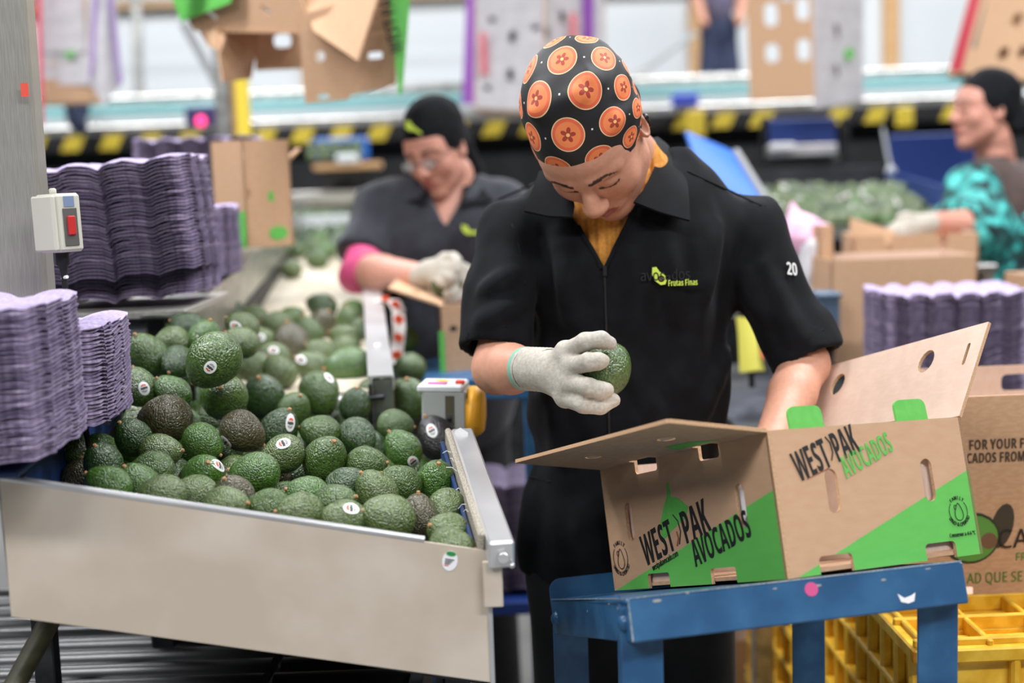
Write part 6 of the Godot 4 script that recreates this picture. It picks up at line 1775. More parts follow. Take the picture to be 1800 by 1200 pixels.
# ---------------------------------------------------------------- right side
# slab through four corners (upper left, upper right, lower right, lower left as seen from the front)
func board(called: String, parent: Node, q: Array, m: Material, t := 0.006, n := 2) -> MeshInstance3D:
	var rows := []
	for i in n:
		var row := []
		for j in n: row.append((q[0] as Vector3).lerp(q[1], float(j) / (n - 1)).lerp((q[3] as Vector3).lerp(q[2], float(j) / (n - 1)), float(i) / (n - 1)))
		rows.append(row)
	return put(called, Geo.new().patch(rows, t), m, parent)

# flat plate through four corners (as for board) with real slots: each [centre, width, height, turn]
func plate(called: String, parent: Node, q: Array, slots: Array, m: Material, t := 0.006, round := 0.3) -> MeshInstance3D:
	var x := ((q[2] as Vector3) - (q[3] as Vector3)).normalized()
	var n := x.cross((q[0] as Vector3) - (q[3] as Vector3)).normalized()
	var y := n.cross(x)
	var o: Vector3 = q[3]
	var out := PackedVector2Array()
	for k: int in [3, 2, 1, 0]: out.append(Vector2(((q[k] as Vector3) - o).dot(x), ((q[k] as Vector3) - o).dot(y)))
	var holes := []
	for s: Array in slots:
		var c := Vector2(((s[0] as Vector3) - o).dot(x), ((s[0] as Vector3) - o).dot(y))
		var h := PackedVector2Array()
		for p in rect(-s[1] / 2.0, -s[2] / 2.0, s[1], s[2], minf(s[1], s[2]) * round): h.append(c + p.rotated(s[3]))
		holes.append(h)
	return put(called, Geo.new().sheet(out, holes, t, Transform3D(Basis(x, y, n), o), Vector2(1, 1)), m, parent)

# yellow plastic harvest crate; x across, z along, origin at the near left lower corner, running along -z
func crate(label: String, at: Vector3, turn: Basis, grid: bool) -> Node3D:
	var t := thing("harvest_crate", label, "crate", at, "yellow harvest crates", turn)
	var w := 0.42
	var d := 0.62
	var h := 0.25
	var m: Material = M.yellow
	var cuts := []
	for k in 8:
		for j in 4: cuts.append(rect(0.055 + k * (d - 0.06) / 8.0 + j * 0.011, 0.097, 0.004, 0.05))
	put("side_panel", Geo.new().sheet(rect(0.02, 0.01, d - 0.04, h - 0.02), cuts, 0.006, Transform3D(Basis(Vector3(0, 0, -1), Vector3(0, 1, 0), Vector3(1, 0, 0)), Vector3(0.02, 0, 0)), Vector2(1, 1)), m, t)
	put("side_panel", box(Vector3(w - 0.02, h / 2, -d / 2), Vector3(0.006, h - 0.02, d - 0.04), 0.001), m, t)
	put("end_panel", box(Vector3(w / 2, h / 2, -0.02), Vector3(w - 0.04, h - 0.02, 0.006), 0.001), m, t)
	put("end_panel", box(Vector3(w / 2, h / 2, -d + 0.02), Vector3(w - 0.04, h - 0.02, 0.006), 0.001), m, t)
	for y: float in [0.012, 0.085, 0.16, 0.238]:
		put("side_rib", box(Vector3(0.010, y, -d / 2), Vector3(0.020, 0.012 if y < 0.2 else 0.022, d), 0.003), m, t)
		put("side_rib", box(Vector3(w - 0.010, y, -d / 2), Vector3(0.020, 0.012 if y < 0.2 else 0.022, d), 0.003), m, t)
		put("end_rib", box(Vector3(w / 2, y, -0.010), Vector3(w, 0.012 if y < 0.2 else 0.022, 0.020), 0.003), m, t)
	for k in 9:
		put("side_post", box(Vector3(0.010, h / 2, -0.03 - k * (d - 0.06) / 8.0), Vector3(0.018, h - 0.02, 0.014), 0.004), m, t)
	for k in 4: put("end_post", box(Vector3(0.03 + k * (w - 0.06) / 3.0, h / 2, -0.010), Vector3(0.014, h - 0.02, 0.016), 0.004), m, t)
	if grid:
		put("base_sheet", box(Vector3(w / 2, h - 0.022, -d / 2), Vector3(w - 0.05, 0.004, d - 0.05), 0.0), m, t)
		for k in 7: put("grid_bar", box(Vector3(w / 2, h - 0.004, -0.02 - k * (d - 0.04) / 6.0), Vector3(w - 0.01, 0.026, 0.009), 0.002), m, t)
		for k in 5: put("grid_bar", box(Vector3(0.02 + k * (w - 0.04) / 4.0, h - 0.005, -d / 2), Vector3(0.009, 0.024, d - 0.02), 0.002), m, t)
		for k in 22: put("grid_slat", box(Vector3(w / 2, h - 0.016, -0.035 - k * 0.0255), Vector3(w - 0.05, 0.008, 0.006), 0.001), m, t)
	else:
		put("base_sheet", box(Vector3(w / 2, 0.01, -d / 2), Vector3(w - 0.05, 0.006, d - 0.05), 0.0), m, t)
	return t

func right_side() -> void:
	# harvest crates
	var ca: Vector3 = Vector3(0.5616, 0.7513, -1.8889)
	var level := ca.y - 0.25
	crate("yellow crate with a grid base on top, under the second carton", Vector3(ca.x, level, ca.z), Basis(Vector3.UP, 0.02), true)
	crate("yellow crate in the middle of the stack under the second carton", Vector3(ca.x + 0.005, level - 0.252, ca.z - 0.004), Basis(Vector3.UP, 0.015), false)
	crate("yellow crate standing on the floor under the second carton", Vector3(ca.x, 0.0, ca.z), Basis(Vector3.UP, 0.02), false)
	var cb: Vector3 = Vector3(0.5540, 0.4827, -2.5209)
	crate("yellow crate topmost of the stack between the table legs", Vector3(cb.x, 0.508, cb.z), Basis(Vector3.UP, 0.04), false)
	crate("yellow crate in the middle of the stack between the table legs", Vector3(cb.x, 0.254, cb.z), Basis(Vector3.UP, 0.04), false)
	crate("yellow crate lowest of the stack between the table legs", Vector3(cb.x, 0.0, cb.z), Basis(Vector3.UP, 0.04), false)
	# second carton on the crates
	var c2 := thing("large_carton", "tall kraft carton with green avocado print on the yellow crates", "carton", Vector3(0.6089, 0.7496, -2.1003) + Vector3(0, 0.002, 0), "", Basis(Vector3.UP, 0.03))
	var w := 0.40
	var h := 0.328
	var holes := [rect(0.070, -0.01, 0.042, 0.032, 0.005), rect(0.26, -0.01, 0.045, 0.034, 0.005)]
	carton_panel("end_panel", c2, rect(0, 0, w, h), holes, 0.005, Transform3D(Basis.IDENTITY, Vector3(0, 0, -0.003)), Vector2(w, h), M.kraft)
	carton_panel("end_panel", c2, rect(0, 0, w, h), [rect(0.075, 0.283, 0.055, 0.030, 0.010)], 0.005, Transform3D(Basis(Vector3.UP, PI), Vector3(w, 0, -0.30)), Vector2(w, h), M.kraft)
	carton_panel("side_panel", c2, rect(0, 0, 0.30, h), [], 0.005, Transform3D(Basis(Vector3(0, 0, 1), Vector3(0, 1, 0), Vector3(-1, 0, 0)), Vector3(0.003, 0, -0.30)), Vector2(0.3, h), M.kraft)
	carton_panel("side_panel", c2, rect(0, 0, 0.30, h), [], 0.005, Transform3D(Basis(Vector3(0, 0, -1), Vector3(0, 1, 0), Vector3(1, 0, 0)), Vector3(w - 0.003, 0, 0)), Vector2(0.3, h), M.kraft)
	put("bottom", box(Vector3(w / 2, 0.004, -0.15), Vector3(w - 0.012, 0.005, 0.288), 0.0), M.kraft_in, c2)
	words("FOR YOUR F", 0.0155, M.brown_ink, c2, Vector3(0.146, 0.251, 0.0006), Basis.IDENTITY, true, 0.72)
	words("AVOCADOS FROM", 0.0155, M.brown_ink, c2, Vector3(0.130, 0.230, 0.0006), Basis.IDENTITY, true, 0.68)
	words("CA", 0.030, M.black_ink, c2, Vector3(0.173, 0.098, 0.0016), Basis.IDENTITY, false, 1.0)
	words("FR", 0.012, M.green_text if M.has("green_text") else mat(rgb(86, 140, 60), 0.65), c2, Vector3(0.186, 0.068, 0.0006), Basis.IDENTITY, false, 1.0)
	words("AD QUE SE", 0.0165, mat(rgb(86, 130, 60), 0.65), c2, Vector3(0.145, 0.036, 0.0006), Basis.IDENTITY, false, 0.80)
	var pear := PackedVector2Array()
	for k in 22:
		var a := TAU * k / 22.0
		var r := 0.045 + 0.013 * cos(a - 2.4)
		pear.append(Vector2(0.116 + cos(a) * r * 1.0, 0.094 + sin(a) * r * 0.9))
	var leaf := PackedVector2Array()
	for k in 16:
		var a := TAU * k / 16.0
		leaf.append(Vector2(0.156 + cos(a) * 0.018 + sin(a) * 0.007, 0.119 + sin(a) * 0.036))
	put("printed_leaf", Geo.new().sheet(leaf, [], 0.0006, Transform3D(Basis.IDENTITY, Vector3.ZERO), Vector2(1, 1)), mat(rgb(62, 56, 44), 0.7), c2)
	put("printed_rim", Geo.new().sheet(pear, [], 0.0006, Transform3D(Basis.IDENTITY, Vector3(0, 0, 0.0003)), Vector2(1, 1)), mat(rgb(44, 50, 30), 0.7), c2)
	var inner := PackedVector2Array()
	for p in pear: inner.append((p - Vector2(0.116, 0.094)) * 0.9 + Vector2(0.116, 0.094))
	put("printed_avocado", Geo.new().sheet(inner, [], 0.0006, Transform3D(Basis.IDENTITY, Vector3(0, 0, 0.0006)), Vector2(1, 1)), mat(rgb(90, 148, 62), 0.7), c2)
	put("printed_stone", Geo.new().sheet(oval(0.1346, 0.096, 0.0135, 0.0135), [], 0.0006, Transform3D(Basis.IDENTITY, Vector3(0, 0, 0.0009)), Vector2(1, 1)), mat(rgb(112, 84, 62), 0.7), c2)
	# purple trays and cartons on a bench behind
	var bench := thing("steel_bench", "grey steel bench carrying the purple trays and cartons", "bench")
	var bt: Vector3 = Vector3(0.4541, 0.9853, -2.7136)
	var by := 0.925
	put("bench_top", box(Vector3(0.95, by - 0.012, -3.15), Vector3(1.0, 0.02, 0.95), 0.003), M.dark_steel, bench)
	put("bench_rail", box(Vector3(0.95, by - 0.02, -2.665), Vector3(1.02, 0.045, 0.025), 0.004), M.brushed, bench)
	for x: float in [0.5, 1.4]:
		for z: float in [-2.75, -3.55]: put("leg", bar(Vector3(x, by - 0.02, z), Vector3(x, 0, z), 0.04, 0.04), M.steel, bench)
	tray_stack(Vector3(0.948, by + 0.002, -2.98), Basis(Vector3.UP, -0.03), 47, 0.0050, 0.31, 0.24, 6, 4, "wide stack on the grey bench", 11)
	carton("bench_box", "large kraft carton behind the wide stack of purple trays", Vector3(0.7820, 0.9592, -3.3149), Basis(Vector3.UP, 0.03), Vector3(0.36, 0.255, 0.24), 0.0)
	carton("bench_box", "small kraft carton cut off beside the wide stack of trays", Vector3(1.225, by, -3.1), Basis(Vector3.UP, 0.05), Vector3(0.2, 0.245, 0.24), 0.3)
	var c4 := carton("gloved_carton", "kraft carton under the gloved hand of the worker in teal", Vector3(0.9365, 1.1643, -3.7129), Basis(Vector3.UP, -0.12), Vector3(0.33, 0.085, 0.25), 0.0)
	board("raised_flap", c4, [Vector3(-0.005, 0.135, -0.02), Vector3(0.115, 0.095, -0.03), Vector3(0.12, 0.0, 0.002), Vector3(-0.01, 0.0, 0.002)], M.kraft)
	put("green_print", Geo.new().sheet(oval(0.17, 0.03, 0.035, 0.012), [], 0.001, Transform3D(Basis.IDENTITY, Vector3(0, 0, 0.001)), Vector2(1, 1)), M.green_ink, c4)
	var st := thing("side_table", "low steel table under the carton of the worker in teal", "table")
	put("table_top", box(Vector3(0.9365, 1.1643, -3.7129) + Vector3(0.17, -0.012, -0.12), Vector3(0.42, 0.02, 0.32), 0.003), M.steel, st)
	for dx: float in [-0.02, 0.36]:
		for dz: float in [0.01, -0.25]:
			var p: Vector3 = (Vector3(0.9365, 1.1643, -3.7129) as Vector3) + Vector3(dx, -0.02, dz)
			put("leg", bar(p, Vector3(p.x, 0, p.z), 0.03, 0.03), M.steel, st)
	# plastic film, bag and magenta crate
	var film := mat(Color(0.86, 0.88, 0.95, 0.55), 0.2)
	film.transparency = BaseMaterial3D.TRANSPARENCY_ALPHA
	var ff := Field.new(Vector3(0.64, by - 0.02, -2.98), Vector3(0.86, by + 0.16, -2.66), 0.010)
	ff.ell(Vector3(0.75, by + 0.02, -2.82), Vector3(0.075, 0.05, 0.07), 0.03).cap(Vector3(0.75, by + 0.03, -2.83), Vector3(0.735, by + 0.11, -2.84), 0.03, 0.012, 0.03)
	ff.bumps(noise(14.0, FastNoiseLite.TYPE_SIMPLEX_SMOOTH, 2, 3), 0.014, Vector3.ONE)
	tag(put("plastic_film", ff.mesh(Geo.new()), film), "crumpled clear plastic film lying on the grey bench", "plastic film")
	var bag := thing("shopping_bag", "pink and white knotted bag hanging beside the blue chute", "bag")
	var bc: Vector3 = Vector3(0.7656, 1.2406, -3.5509)
	var bf := Field.new(bc - Vector3(0.14, 0.2, 0.12), bc + Vector3(0.16, 0.16, 0.12), 0.010)
	bf.ell(bc + Vector3(0.0, 0.02, 0), Vector3(0.055, 0.05, 0.05), 0.03).cap(bc + Vector3(-0.02, 0.03, 0), bc + Vector3(-0.025, 0.10, 0), 0.03, 0.012, 0.03).cap(bc + Vector3(0.02, 0.03, 0), bc + Vector3(0.06, 0.045, 0), 0.03, 0.012, 0.03)
	bf.bumps(noise(12.0, FastNoiseLite.TYPE_SIMPLEX_SMOOTH, 2, 4), 0.012, Vector3.ONE)
	put("pouch", bf.mesh(Geo.new()), mat(rgb(240, 186, 214), 0.5), bag)
	var tf := Field.new(bc - Vector3(0.1, 0.26, 0.1), bc + Vector3(0.12, 0.05, 0.12), 0.010)
	tf.cap(bc + Vector3(0.01, 0.0, 0.03), bc + Vector3(0.022, -0.19, 0.02), 0.028, 0.03, 0.02)
	tf.bumps(noise(12.0, FastNoiseLite.TYPE_SIMPLEX_SMOOTH, 2, 5), 0.010, Vector3(2, 0.6, 2))
	put("hanging_tail", tf.mesh(Geo.new()), mat(rgb(226, 224, 228), 0.5), bag)
	var mg := thing("magenta_bin", "magenta plastic bin behind the pink bag", "bin")
	put("body", box(Vector3(0.8094, 1.1687, -3.7134), Vector3(0.10, 0.16, 0.12), 0.01), mat(rgb(160, 40, 96), 0.5), mg)
	put("rim", box((Vector3(0.8094, 1.1687, -3.7134) as Vector3) + Vector3(0, 0.08, 0), Vector3(0.115, 0.014, 0.135), 0.004), mat(rgb(190, 60, 120), 0.5), mg)
	put("stand", box((Vector3(0.8094, 1.1687, -3.7134) as Vector3) + Vector3(0, -0.62, 0), Vector3(0.1, 1.07, 0.12), 0.01), M.dark_steel, mg)
	var gb := carton("leaning_carton", "kraft carton with green corner beside the hanging bag", Vector3(0.7911, 1.1119, -3.4848), Basis(Vector3.UP, 0.5), Vector3(0.05, 0.18, 0.12), 0.3)
	var bb := thing("grey_bin", "slate blue bin beneath the pink bag", "bin")
	put("body", box(Vector3(0.7605, 1.0761, -3.2789), Vector3(0.05, 0.12, 0.08), 0.006), mat(rgb(70, 90, 110), 0.5), bb)
	put("rim", box((Vector3(0.7605, 1.0761, -3.2789) as Vector3) + Vector3(0, 0.06, 0), Vector3(0.06, 0.012, 0.09), 0.004), mat(rgb(84, 104, 124), 0.5), bb)
	put("stand", bar((Vector3(0.7605, 1.0761, -3.2789) as Vector3) + Vector3(0, -0.06, 0), Vector3(0.752, 0.97, -3.28), 0.04, 0.04), M.dark_steel, bb)
	var rag := thing("yellow_jacket", "yellow-green and orange safety jacket hanging behind the worker's waist", "jacket")
	board("yellow_cloth", rag, [Vector3(0.4966, 1.1218, -2.9822), Vector3(0.5339, 1.1155, -2.9815), Vector3(0.5371, 1.0080, -2.9380), Vector3(0.4973, 0.9989, -2.9671)], mat(rgb(206, 200, 84), 0.7), 0.02, 4)
	board("black_cloth", rag, [Vector3(0.5326, 1.1185, -3.0020), Vector3(0.5693, 1.0872, -2.9981), Vector3(0.5674, 1.0002, -2.9673), Vector3(0.5348, 0.9976, -2.9670)], M.black, 0.02, 4)
	board("orange_band", rag, [Vector3(0.5392, 1.0694, -2.9456), Vector3(0.5588, 1.0613, -2.9446), Vector3(0.5576, 1.0294, -2.9407), Vector3(0.5405, 1.0349, -2.9413)], mat(rgb(214, 92, 70), 0.7), 0.006)
	put("peg", bar(Vector3(0.5222, 1.0663, -2.9754), Vector3(0.53, 0.96, -3.0), 0.012, 0.012), M.dark_steel, rag)
	# cartons lying on the floor
	carton("floor_carton", "kraft carton on the floor behind the packing table", Vector3(0.50, 0.0, -3.22), Basis(Vector3.UP, 0.02), Vector3(0.085, 0.30, 0.3), 0.0)
	carton("floor_carton", "kraft carton on the floor between the bin and the table", Vector3(0.055, 0.0, -3.1), Basis(Vector3.UP, 0.02), Vector3(0.2, 0.33, 0.3), 0.0)
	# low blue shelf with trays seen between bin and worker
	var sh := thing("low_shelf", "dark blue shelf with purple trays behind the end of the bin", "shelf")
	put("shelf_plate", box(Vector3(-0.0205, 0.4959, -2.9558) + Vector3(0, 0, -0.12), Vector3(0.34, 0.03, 0.30), 0.003), M.deep_blue, sh)
	for dx: float in [-0.14, 0.14]:
		var p: Vector3 = (Vector3(-0.0205, 0.4959, -2.9558) as Vector3) + Vector3(dx, 0, -0.22)
		put("leg", bar(p, Vector3(p.x, 0, p.z), 0.03, 0.03), M.dark_steel, sh)
	tray_stack(Vector3(-0.0263, 0.5113, -2.9576) + Vector3(0.0, 0.01, -0.12), Basis.IDENTITY, 40, 0.0060, 0.30, 0.23, 5, 4, "stack on the low dark blue shelf", 12)
	# far bin of avocados
	var fb := thing("far_bin", "dark blue sorting bin heaped with avocados behind the workers", "bin")
	var f0: Vector3 = Vector3(0.9327, 1.2105, -4.7059)
	var f1: Vector3 = Vector3(1.5010, 1.2103, -4.7059)
	board("bin_floor", fb, [f0 + Vector3(0, 0.05, -0.75), f1 + Vector3(0, 0.05, -0.75), f1 + Vector3(0, -0.02, 0), f0 + Vector3(0, -0.02, 0)], M.deep_blue, 0.01)
	put("front_rail", bar(f0, f1, 0.03, 0.04, 0.003), M.steel, fb)
	put("back_panel", bar(f0 + Vector3(0, 0.12, -0.78), f1 + Vector3(0, 0.12, -0.78), 0.01, 0.2, 0.002), M.dark, fb)
	put("side_panel", bar(f1 + Vector3(0.01, 0.06, 0), f1 + Vector3(0.01, 0.12, -0.76), 0.01, 0.16, 0.002), M.deep_blue, fb)
	for p: Vector3 in [f0, f1, f0 + Vector3(0, 0, -0.7), f1 + Vector3(0, 0, -0.7)]: put("leg", bar(p, Vector3(p.x, 0, p.z), 0.05, 0.05), M.dark_steel, fb)
	var rng := RandomNumberGenerator.new()
	rng.seed = 21
	for i in 9:
		for j in 11:
			var u := (j + 0.5 * (i % 2)) / 11.0
			var p := f0.lerp(f1, clampf(u + 0.02, 0.0, 0.98)) + Vector3(rng.randf_range(-0.012, 0.012), 0.028 + i * 0.013 + rng.randf_range(-0.004, 0.012), -0.035 - i * 0.062)
			var tone: int = [0, 1, 2, 2, 5, 2][rng.randi() % 6]
			fruit("avocado", p, Vector3(rng.randf_range(-1, 1), rng.randf_range(-0.3, 0.5), rng.randf_range(-1, 1)), rng.randf_range(0.054, 0.062), tone, i + j, TONE[tone] + " avocado in the far dark blue bin", "avocados in the far bin", Vector3(0, 0.5, 1) if rng.randf() < 0.12 else Vector3.ZERO)
	# blue chute running down behind the worker's shoulder
	var ch := thing("blue_chute", "bright blue sheet chute with steel edge slanting down behind the shoulder", "chute")
	board("chute_side", ch, [Vector3(0.5163, 1.5539, -3.9421), Vector3(0.6523, 1.4911, -3.9343), Vector3(0.7814, 1.1986, -3.6969), Vector3(0.6217, 1.1306, -3.6886)], M.bright_blue, 0.012)
	put("steel_edge", bar(Vector3(0.6557, 1.4942, -3.9347), Vector3(0.7862, 1.2046, -3.6977), 0.018, 0.018, 0.002), M.grey_paint, ch)
	put("chute_leg", bar(Vector3(0.7087, 1.1941, -3.7367), Vector3(0.70, 0.0, -3.74), 0.04, 0.04), M.deep_blue, ch)

# ---------------------------------------------------------------- background: raised conveyor line, machines, hanging cartons, far wall
func background() -> void:
	M.pale = mat(rgb(208, 213, 215), 0.55)
	M.teal_belt = mat(rgb(146, 204, 206), 0.5)
	M.hazard = mat(rgb(226, 200, 60), 0.5)
	M.white_board = surf(rgb(184, 181, 184), rgb(200, 197, 199), 0.3, 0.7, 0.0, 0.02)
	M.purple = mat(rgb(132, 62, 160), 0.6)
	M.wood = surf(rgb(188, 146, 98), rgb(214, 174, 126), 0.2, 0.7, 0.0, 0.02, 0.0, Vector3(6, 0.5, 6))
	M.jean = cloth(rgb(26, 34, 58), rgb(36, 46, 74), 0.1)
	# far wall: white sheets between wooden posts
	var post_x := [-5.0, -3.77, -1.25, 0.01, 1.27, 2.53, 3.79, 5.05]
	for k in 8:
		var x: float = post_x[k]
		built("trim_%d" % (k + 1), box(Vector3(x, 3.0, -9.05), Vector3(0.10, 4.4, 0.08), 0.004), M.wood)
		if k < 7:
			var p := built("wall_panel_%d" % (k + 1), box(Vector3((x + (post_x[k + 1] as float)) / 2.0, 3.0, -9.08), Vector3((post_x[k + 1] as float) - x - 0.06, 4.4, 0.03), 0.003), M.pale)
	built("trim_20", box(Vector3(0, 2.62, -8.98), Vector3(11.0, 0.06, 0.05), 0.004), M.wood)
	built("trim_21", box(Vector3(0, 0.40, -9.07), Vector3(11.0, 0.82, 0.06), 0.004), M.dark_steel)
	# raised conveyor with teal belt
	var cv := thing("raised_conveyor", "raised steel conveyor with pale teal belt edge and hazard stripes", "conveyor")
	var a: Vector3 = Vector3(-3.8114, 1.8101, -6.6938)
	var b: Vector3 = Vector3(3.8935, 1.8162, -6.6945)
	var off := func(dy: float, dz: float) -> Array: return [a + Vector3(0, dy, dz), b + Vector3(0, dy, dz)]
	var e: Array = off.call(0.055, -0.02)
	put("top_rail", bar(e[0], e[1], 0.05, 0.035, 0.004), M.steel, cv)
	e = off.call(0.0, 0.0)
	put("teal_band", bar(e[0], e[1], 0.03, 0.055, 0.004), M.teal_belt, cv)
	e = off.call(-0.045, 0.004)
	put("pale_band", bar(e[0], e[1], 0.03, 0.035, 0.004), M.pale, cv)
	e = off.call(-0.085, 0.012)
	put("lower_rail", bar(e[0], e[1], 0.05, 0.04, 0.004), M.steel, cv)
	e = off.call(-0.04, -0.30)
	put("belt", bar(e[0], e[1], 0.55, 0.02, 0.004), M.teal_belt, cv)
	e = off.call(0.03, -0.6)
	put("back_rail", bar(e[0], e[1], 0.05, 0.18, 0.004), M.steel, cv)
	e = off.call(-0.145, 0.05)
	put("hazard_beam", bar(e[0], e[1], 0.05, 0.078, 0.004), M.black, cv)
	var n := 42
	for k in n:
		var p := (e[0] as Vector3).lerp(e[1], (k + 0.5) / n)
		var d := ((e[1] as Vector3) - (e[0] as Vector3)).normalized()
		if k in [23, 24, 28, 31, 34]: continue
		var q := [p - d * 0.026 + Vector3(0, 0.037, 0.028), p + d * 0.064 + Vector3(0, 0.037, 0.028), p + d * 0.026 + Vector3(0, -0.037, 0.028), p - d * 0.064 + Vector3(0, -0.037, 0.028)]
		board("hazard_stripe", cv, q, M.hazard, 0.003)
	for k in 6:
		var p := (a as Vector3).lerp(b, (k + 0.5) / 6.0)
		put("leg", bar(p + Vector3(0, -0.08, -0.3), Vector3(p.x, 0, p.z - 0.3), 0.09, 0.09, 0.005), M.steel, cv)
	# low machine fronts under the raised line
	var mc := thing("sorting_machine", "dark sorting machine with steel lower panels below the raised conveyor", "machine")
	put("dark_front", box(Vector3(0.2, 1.15, -6.75), Vector3(7.6, 0.80, 0.10), 0.01), M.dark, mc)
	put("dark_hood", box(Vector3(0.2, 1.60, -7.0), Vector3(7.6, 0.30, 0.30), 0.01), M.dark, mc)
	put("lower_panel", box(Vector3(-1.05, 1.15, -6.3), Vector3(1.9, 0.40, 0.05), 0.01), surf(rgb(120, 124, 116), rgb(150, 152, 146), 0.6, 0.5, 0.3), mc)
	put("steel_ledge", box(Vector3(-1.05, 1.37, -6.24), Vector3(1.9, 0.06, 0.14), 0.006), M.brushed, mc)
	put("plinth", box(Vector3(0.2, 0.38, -6.6), Vector3(7.6, 0.76, 0.4), 0.01), M.dark_steel, mc)
	mc = thing("machine_tray", "wooden tray with white tub under a blue panel behind the worker with glasses", "tray")
	put("blue_panel", box(Vector3(-0.7501, 1.5885, -6.3139), Vector3(0.25, 0.10, 0.04), 0.006), M.bright_blue, mc)
	put("wooden_tray", box(Vector3(-0.7100, 1.5090, -6.2034), Vector3(0.30, 0.03, 0.14), 0.006), M.wood, mc)
	put("white_tub", box(Vector3(-0.7031, 1.5413, -6.1570), Vector3(0.10, 0.04, 0.10), 0.008), M.pale, mc)
	put("tray_stand", bar((Vector3(-0.7104, 1.4988, -6.2022) as Vector3), (Vector3(-0.7104, 1.4988, -6.2022) as Vector3) + Vector3(0, -0.14, -0.1), 0.2, 0.05), M.dark_steel, mc)
	put("panel_bracket", bar((Vector3(-0.7525, 1.5889, -6.3341) as Vector3), (Vector3(-0.7444, 1.5103, -6.2338) as Vector3), 0.05, 0.02), M.dark_steel, mc)
	mc = thing("hooded_tray", "bright steel tray under a blue hood on the sorting line", "tray")
	put("blue_hood", box(Vector3(1.2192, 1.5781, -5.6578), Vector3(0.27, 0.11, 0.06), 0.006), M.deep_blue, mc)
	put("bright_tray", box(Vector3(1.1903, 1.5032, -5.5478), Vector3(0.27, 0.045, 0.10), 0.006), M.bright_steel, mc)
	put("tray_rim", box(Vector3(1.1010, 1.5186, -5.4792), Vector3(0.10, 0.03, 0.03), 0.006), M.white, mc)
	put("hood_stand", box((Vector3(1.2012, 1.5037, -5.5983) as Vector3) + Vector3(0, -0.76, 0), Vector3(0.3, 1.46, 0.1), 0.006), M.dark, mc)
	put("hood_frame", box(Vector3(1.4159, 1.4847, -5.7471), Vector3(0.03, 0.30, 0.05), 0.004), M.dark_steel, mc)
	put("hood_frame", box(Vector3(1.0836, 1.4962, -5.7485), Vector3(0.03, 0.30, 0.05), 0.004), M.dark_steel, mc)
	mc = thing("blue_screen_panel", "deep blue machine panel behind the worker in teal", "panel")
	put("panel_leg", box((Vector3(1.7538, 1.3322, -5.6477) as Vector3) + Vector3(0, -0.80, 0), Vector3(0.30, 1.20, 0.04), 0.006), M.dark_steel, mc)
	put("deep_blue_wall", box(Vector3(1.7476, 1.3326, -5.6276), Vector3(0.36, 0.44, 0.05), 0.006), M.deep_blue, mc)
	mc = thing("hanging_scale", "small white hook scale hanging on a cord below the conveyor", "scale")
	put("lamp_cord", tube([Vector3(1.4956, 1.5780, -5.4563), Vector3(1.5100, 1.4770, -5.4439), Vector3(1.5215, 1.4185, -5.4367)], [0.006], 6), M.pale, mc)
	put("weight_body", Geo.new().lathe([Vector2(0, -0.02), Vector2(0.018, -0.012), Vector2(0.02, 0.01), Vector2(0.006, 0.026), Vector2(0, 0.028)], 12, Transform3D(Basis.IDENTITY, Vector3(1.5210, 1.4051, -5.4350))), M.pale, mc)
	mc = cv
	put("yellow_post", box(Vector3(0.8709, 1.6443, -6.2704), Vector3(0.075, 0.12, 0.05), 0.004), M.hazard, mc)
	put("yellow_post", box(Vector3(1.8170, 1.6449, -6.2705), Vector3(0.07, 0.09, 0.05), 0.004), M.hazard, mc)
	mc = thing("signal_box", "dark violet control box with glowing pink signal lamp", "control box")
	put("box_body", box(Vector3(-1.3714, 1.7554, -6.2841), Vector3(0.14, 0.09, 0.06), 0.006), mat(rgb(54, 50, 104), 0.5), mc)
	var led := mat(rgb(255, 60, 130), 0.4)
	led.emission_enabled = true; led.emission = rgb(255, 50, 120); led.emission_energy_multiplier = 2.0
	put("signal_light", Geo.new().lathe([Vector2(0.022, 0), Vector2(0.018, 0.014), Vector2(0, 0.02)], 14, Transform3D(Basis(Vector3.RIGHT, PI / 2), Vector3(-1.3551, 1.7305, -6.1802))), led, mc)
	mc = thing("blue_control_box", "small bright blue control box on the raised conveyor", "control box")
	put("box_body", box(Vector3(0.8364, 1.7586, -6.3852), Vector3(0.12, 0.06, 0.06), 0.006), mat(rgb(60, 80, 200), 0.5), mc)
	put("box_foot", box((Vector3(0.8364, 1.7586, -6.3852) as Vector3) + Vector3(0, -0.04, -0.1), Vector3(0.06, 0.03, 0.2), 0.004), M.steel, mc)
	# steel column with yellow guard
	var col := thing("guard_column", "grey steel column with yellow guard strip beside the raised conveyor", "column")
	var cp: Vector3 = Vector3(-1.0210, 1.6830, -5.0662)
	put("column", box(Vector3(cp.x, 1.62, cp.z), Vector3(0.055, 3.24, 0.07), 0.004), M.steel, col)
	put("yellow_guard", box(Vector3(cp.x + 0.070, 1.70, cp.z + 0.01), Vector3(0.045, 0.40, 0.05), 0.004), M.hazard, col)
	put("guard_plate", box(Vector3(cp.x + 0.042, 1.70, cp.z), Vector3(0.03, 0.40, 0.03), 0.004), M.wood, col)
	put("brace", bar(Vector3(-1.2092, 2.0632, -5.3143), Vector3(-1.0833, 1.8221, -5.2847), 0.03, 0.03, 0.003), M.grey_paint, col)
	var br := thing("diagonal_brace", "thin grey diagonal brace in front of the white far wall", "brace")
	put("tube", bar(Vector3(0.7598, 1.9764, -7.5202), Vector3(1.0506, 2.1715, -7.5442), 0.03, 0.03, 0.003), M.grey_paint, br)
	put("post", bar(Vector3(0.7602, 1.9856, -7.5213), Vector3(0.71, 0.0, -7.45), 0.05, 0.05, 0.004), M.steel, br)
	# sheet steel rail at the top of the view
	var pr := thing("overhead_rail", "horizontal grey rail high in front of the white wall", "rail")
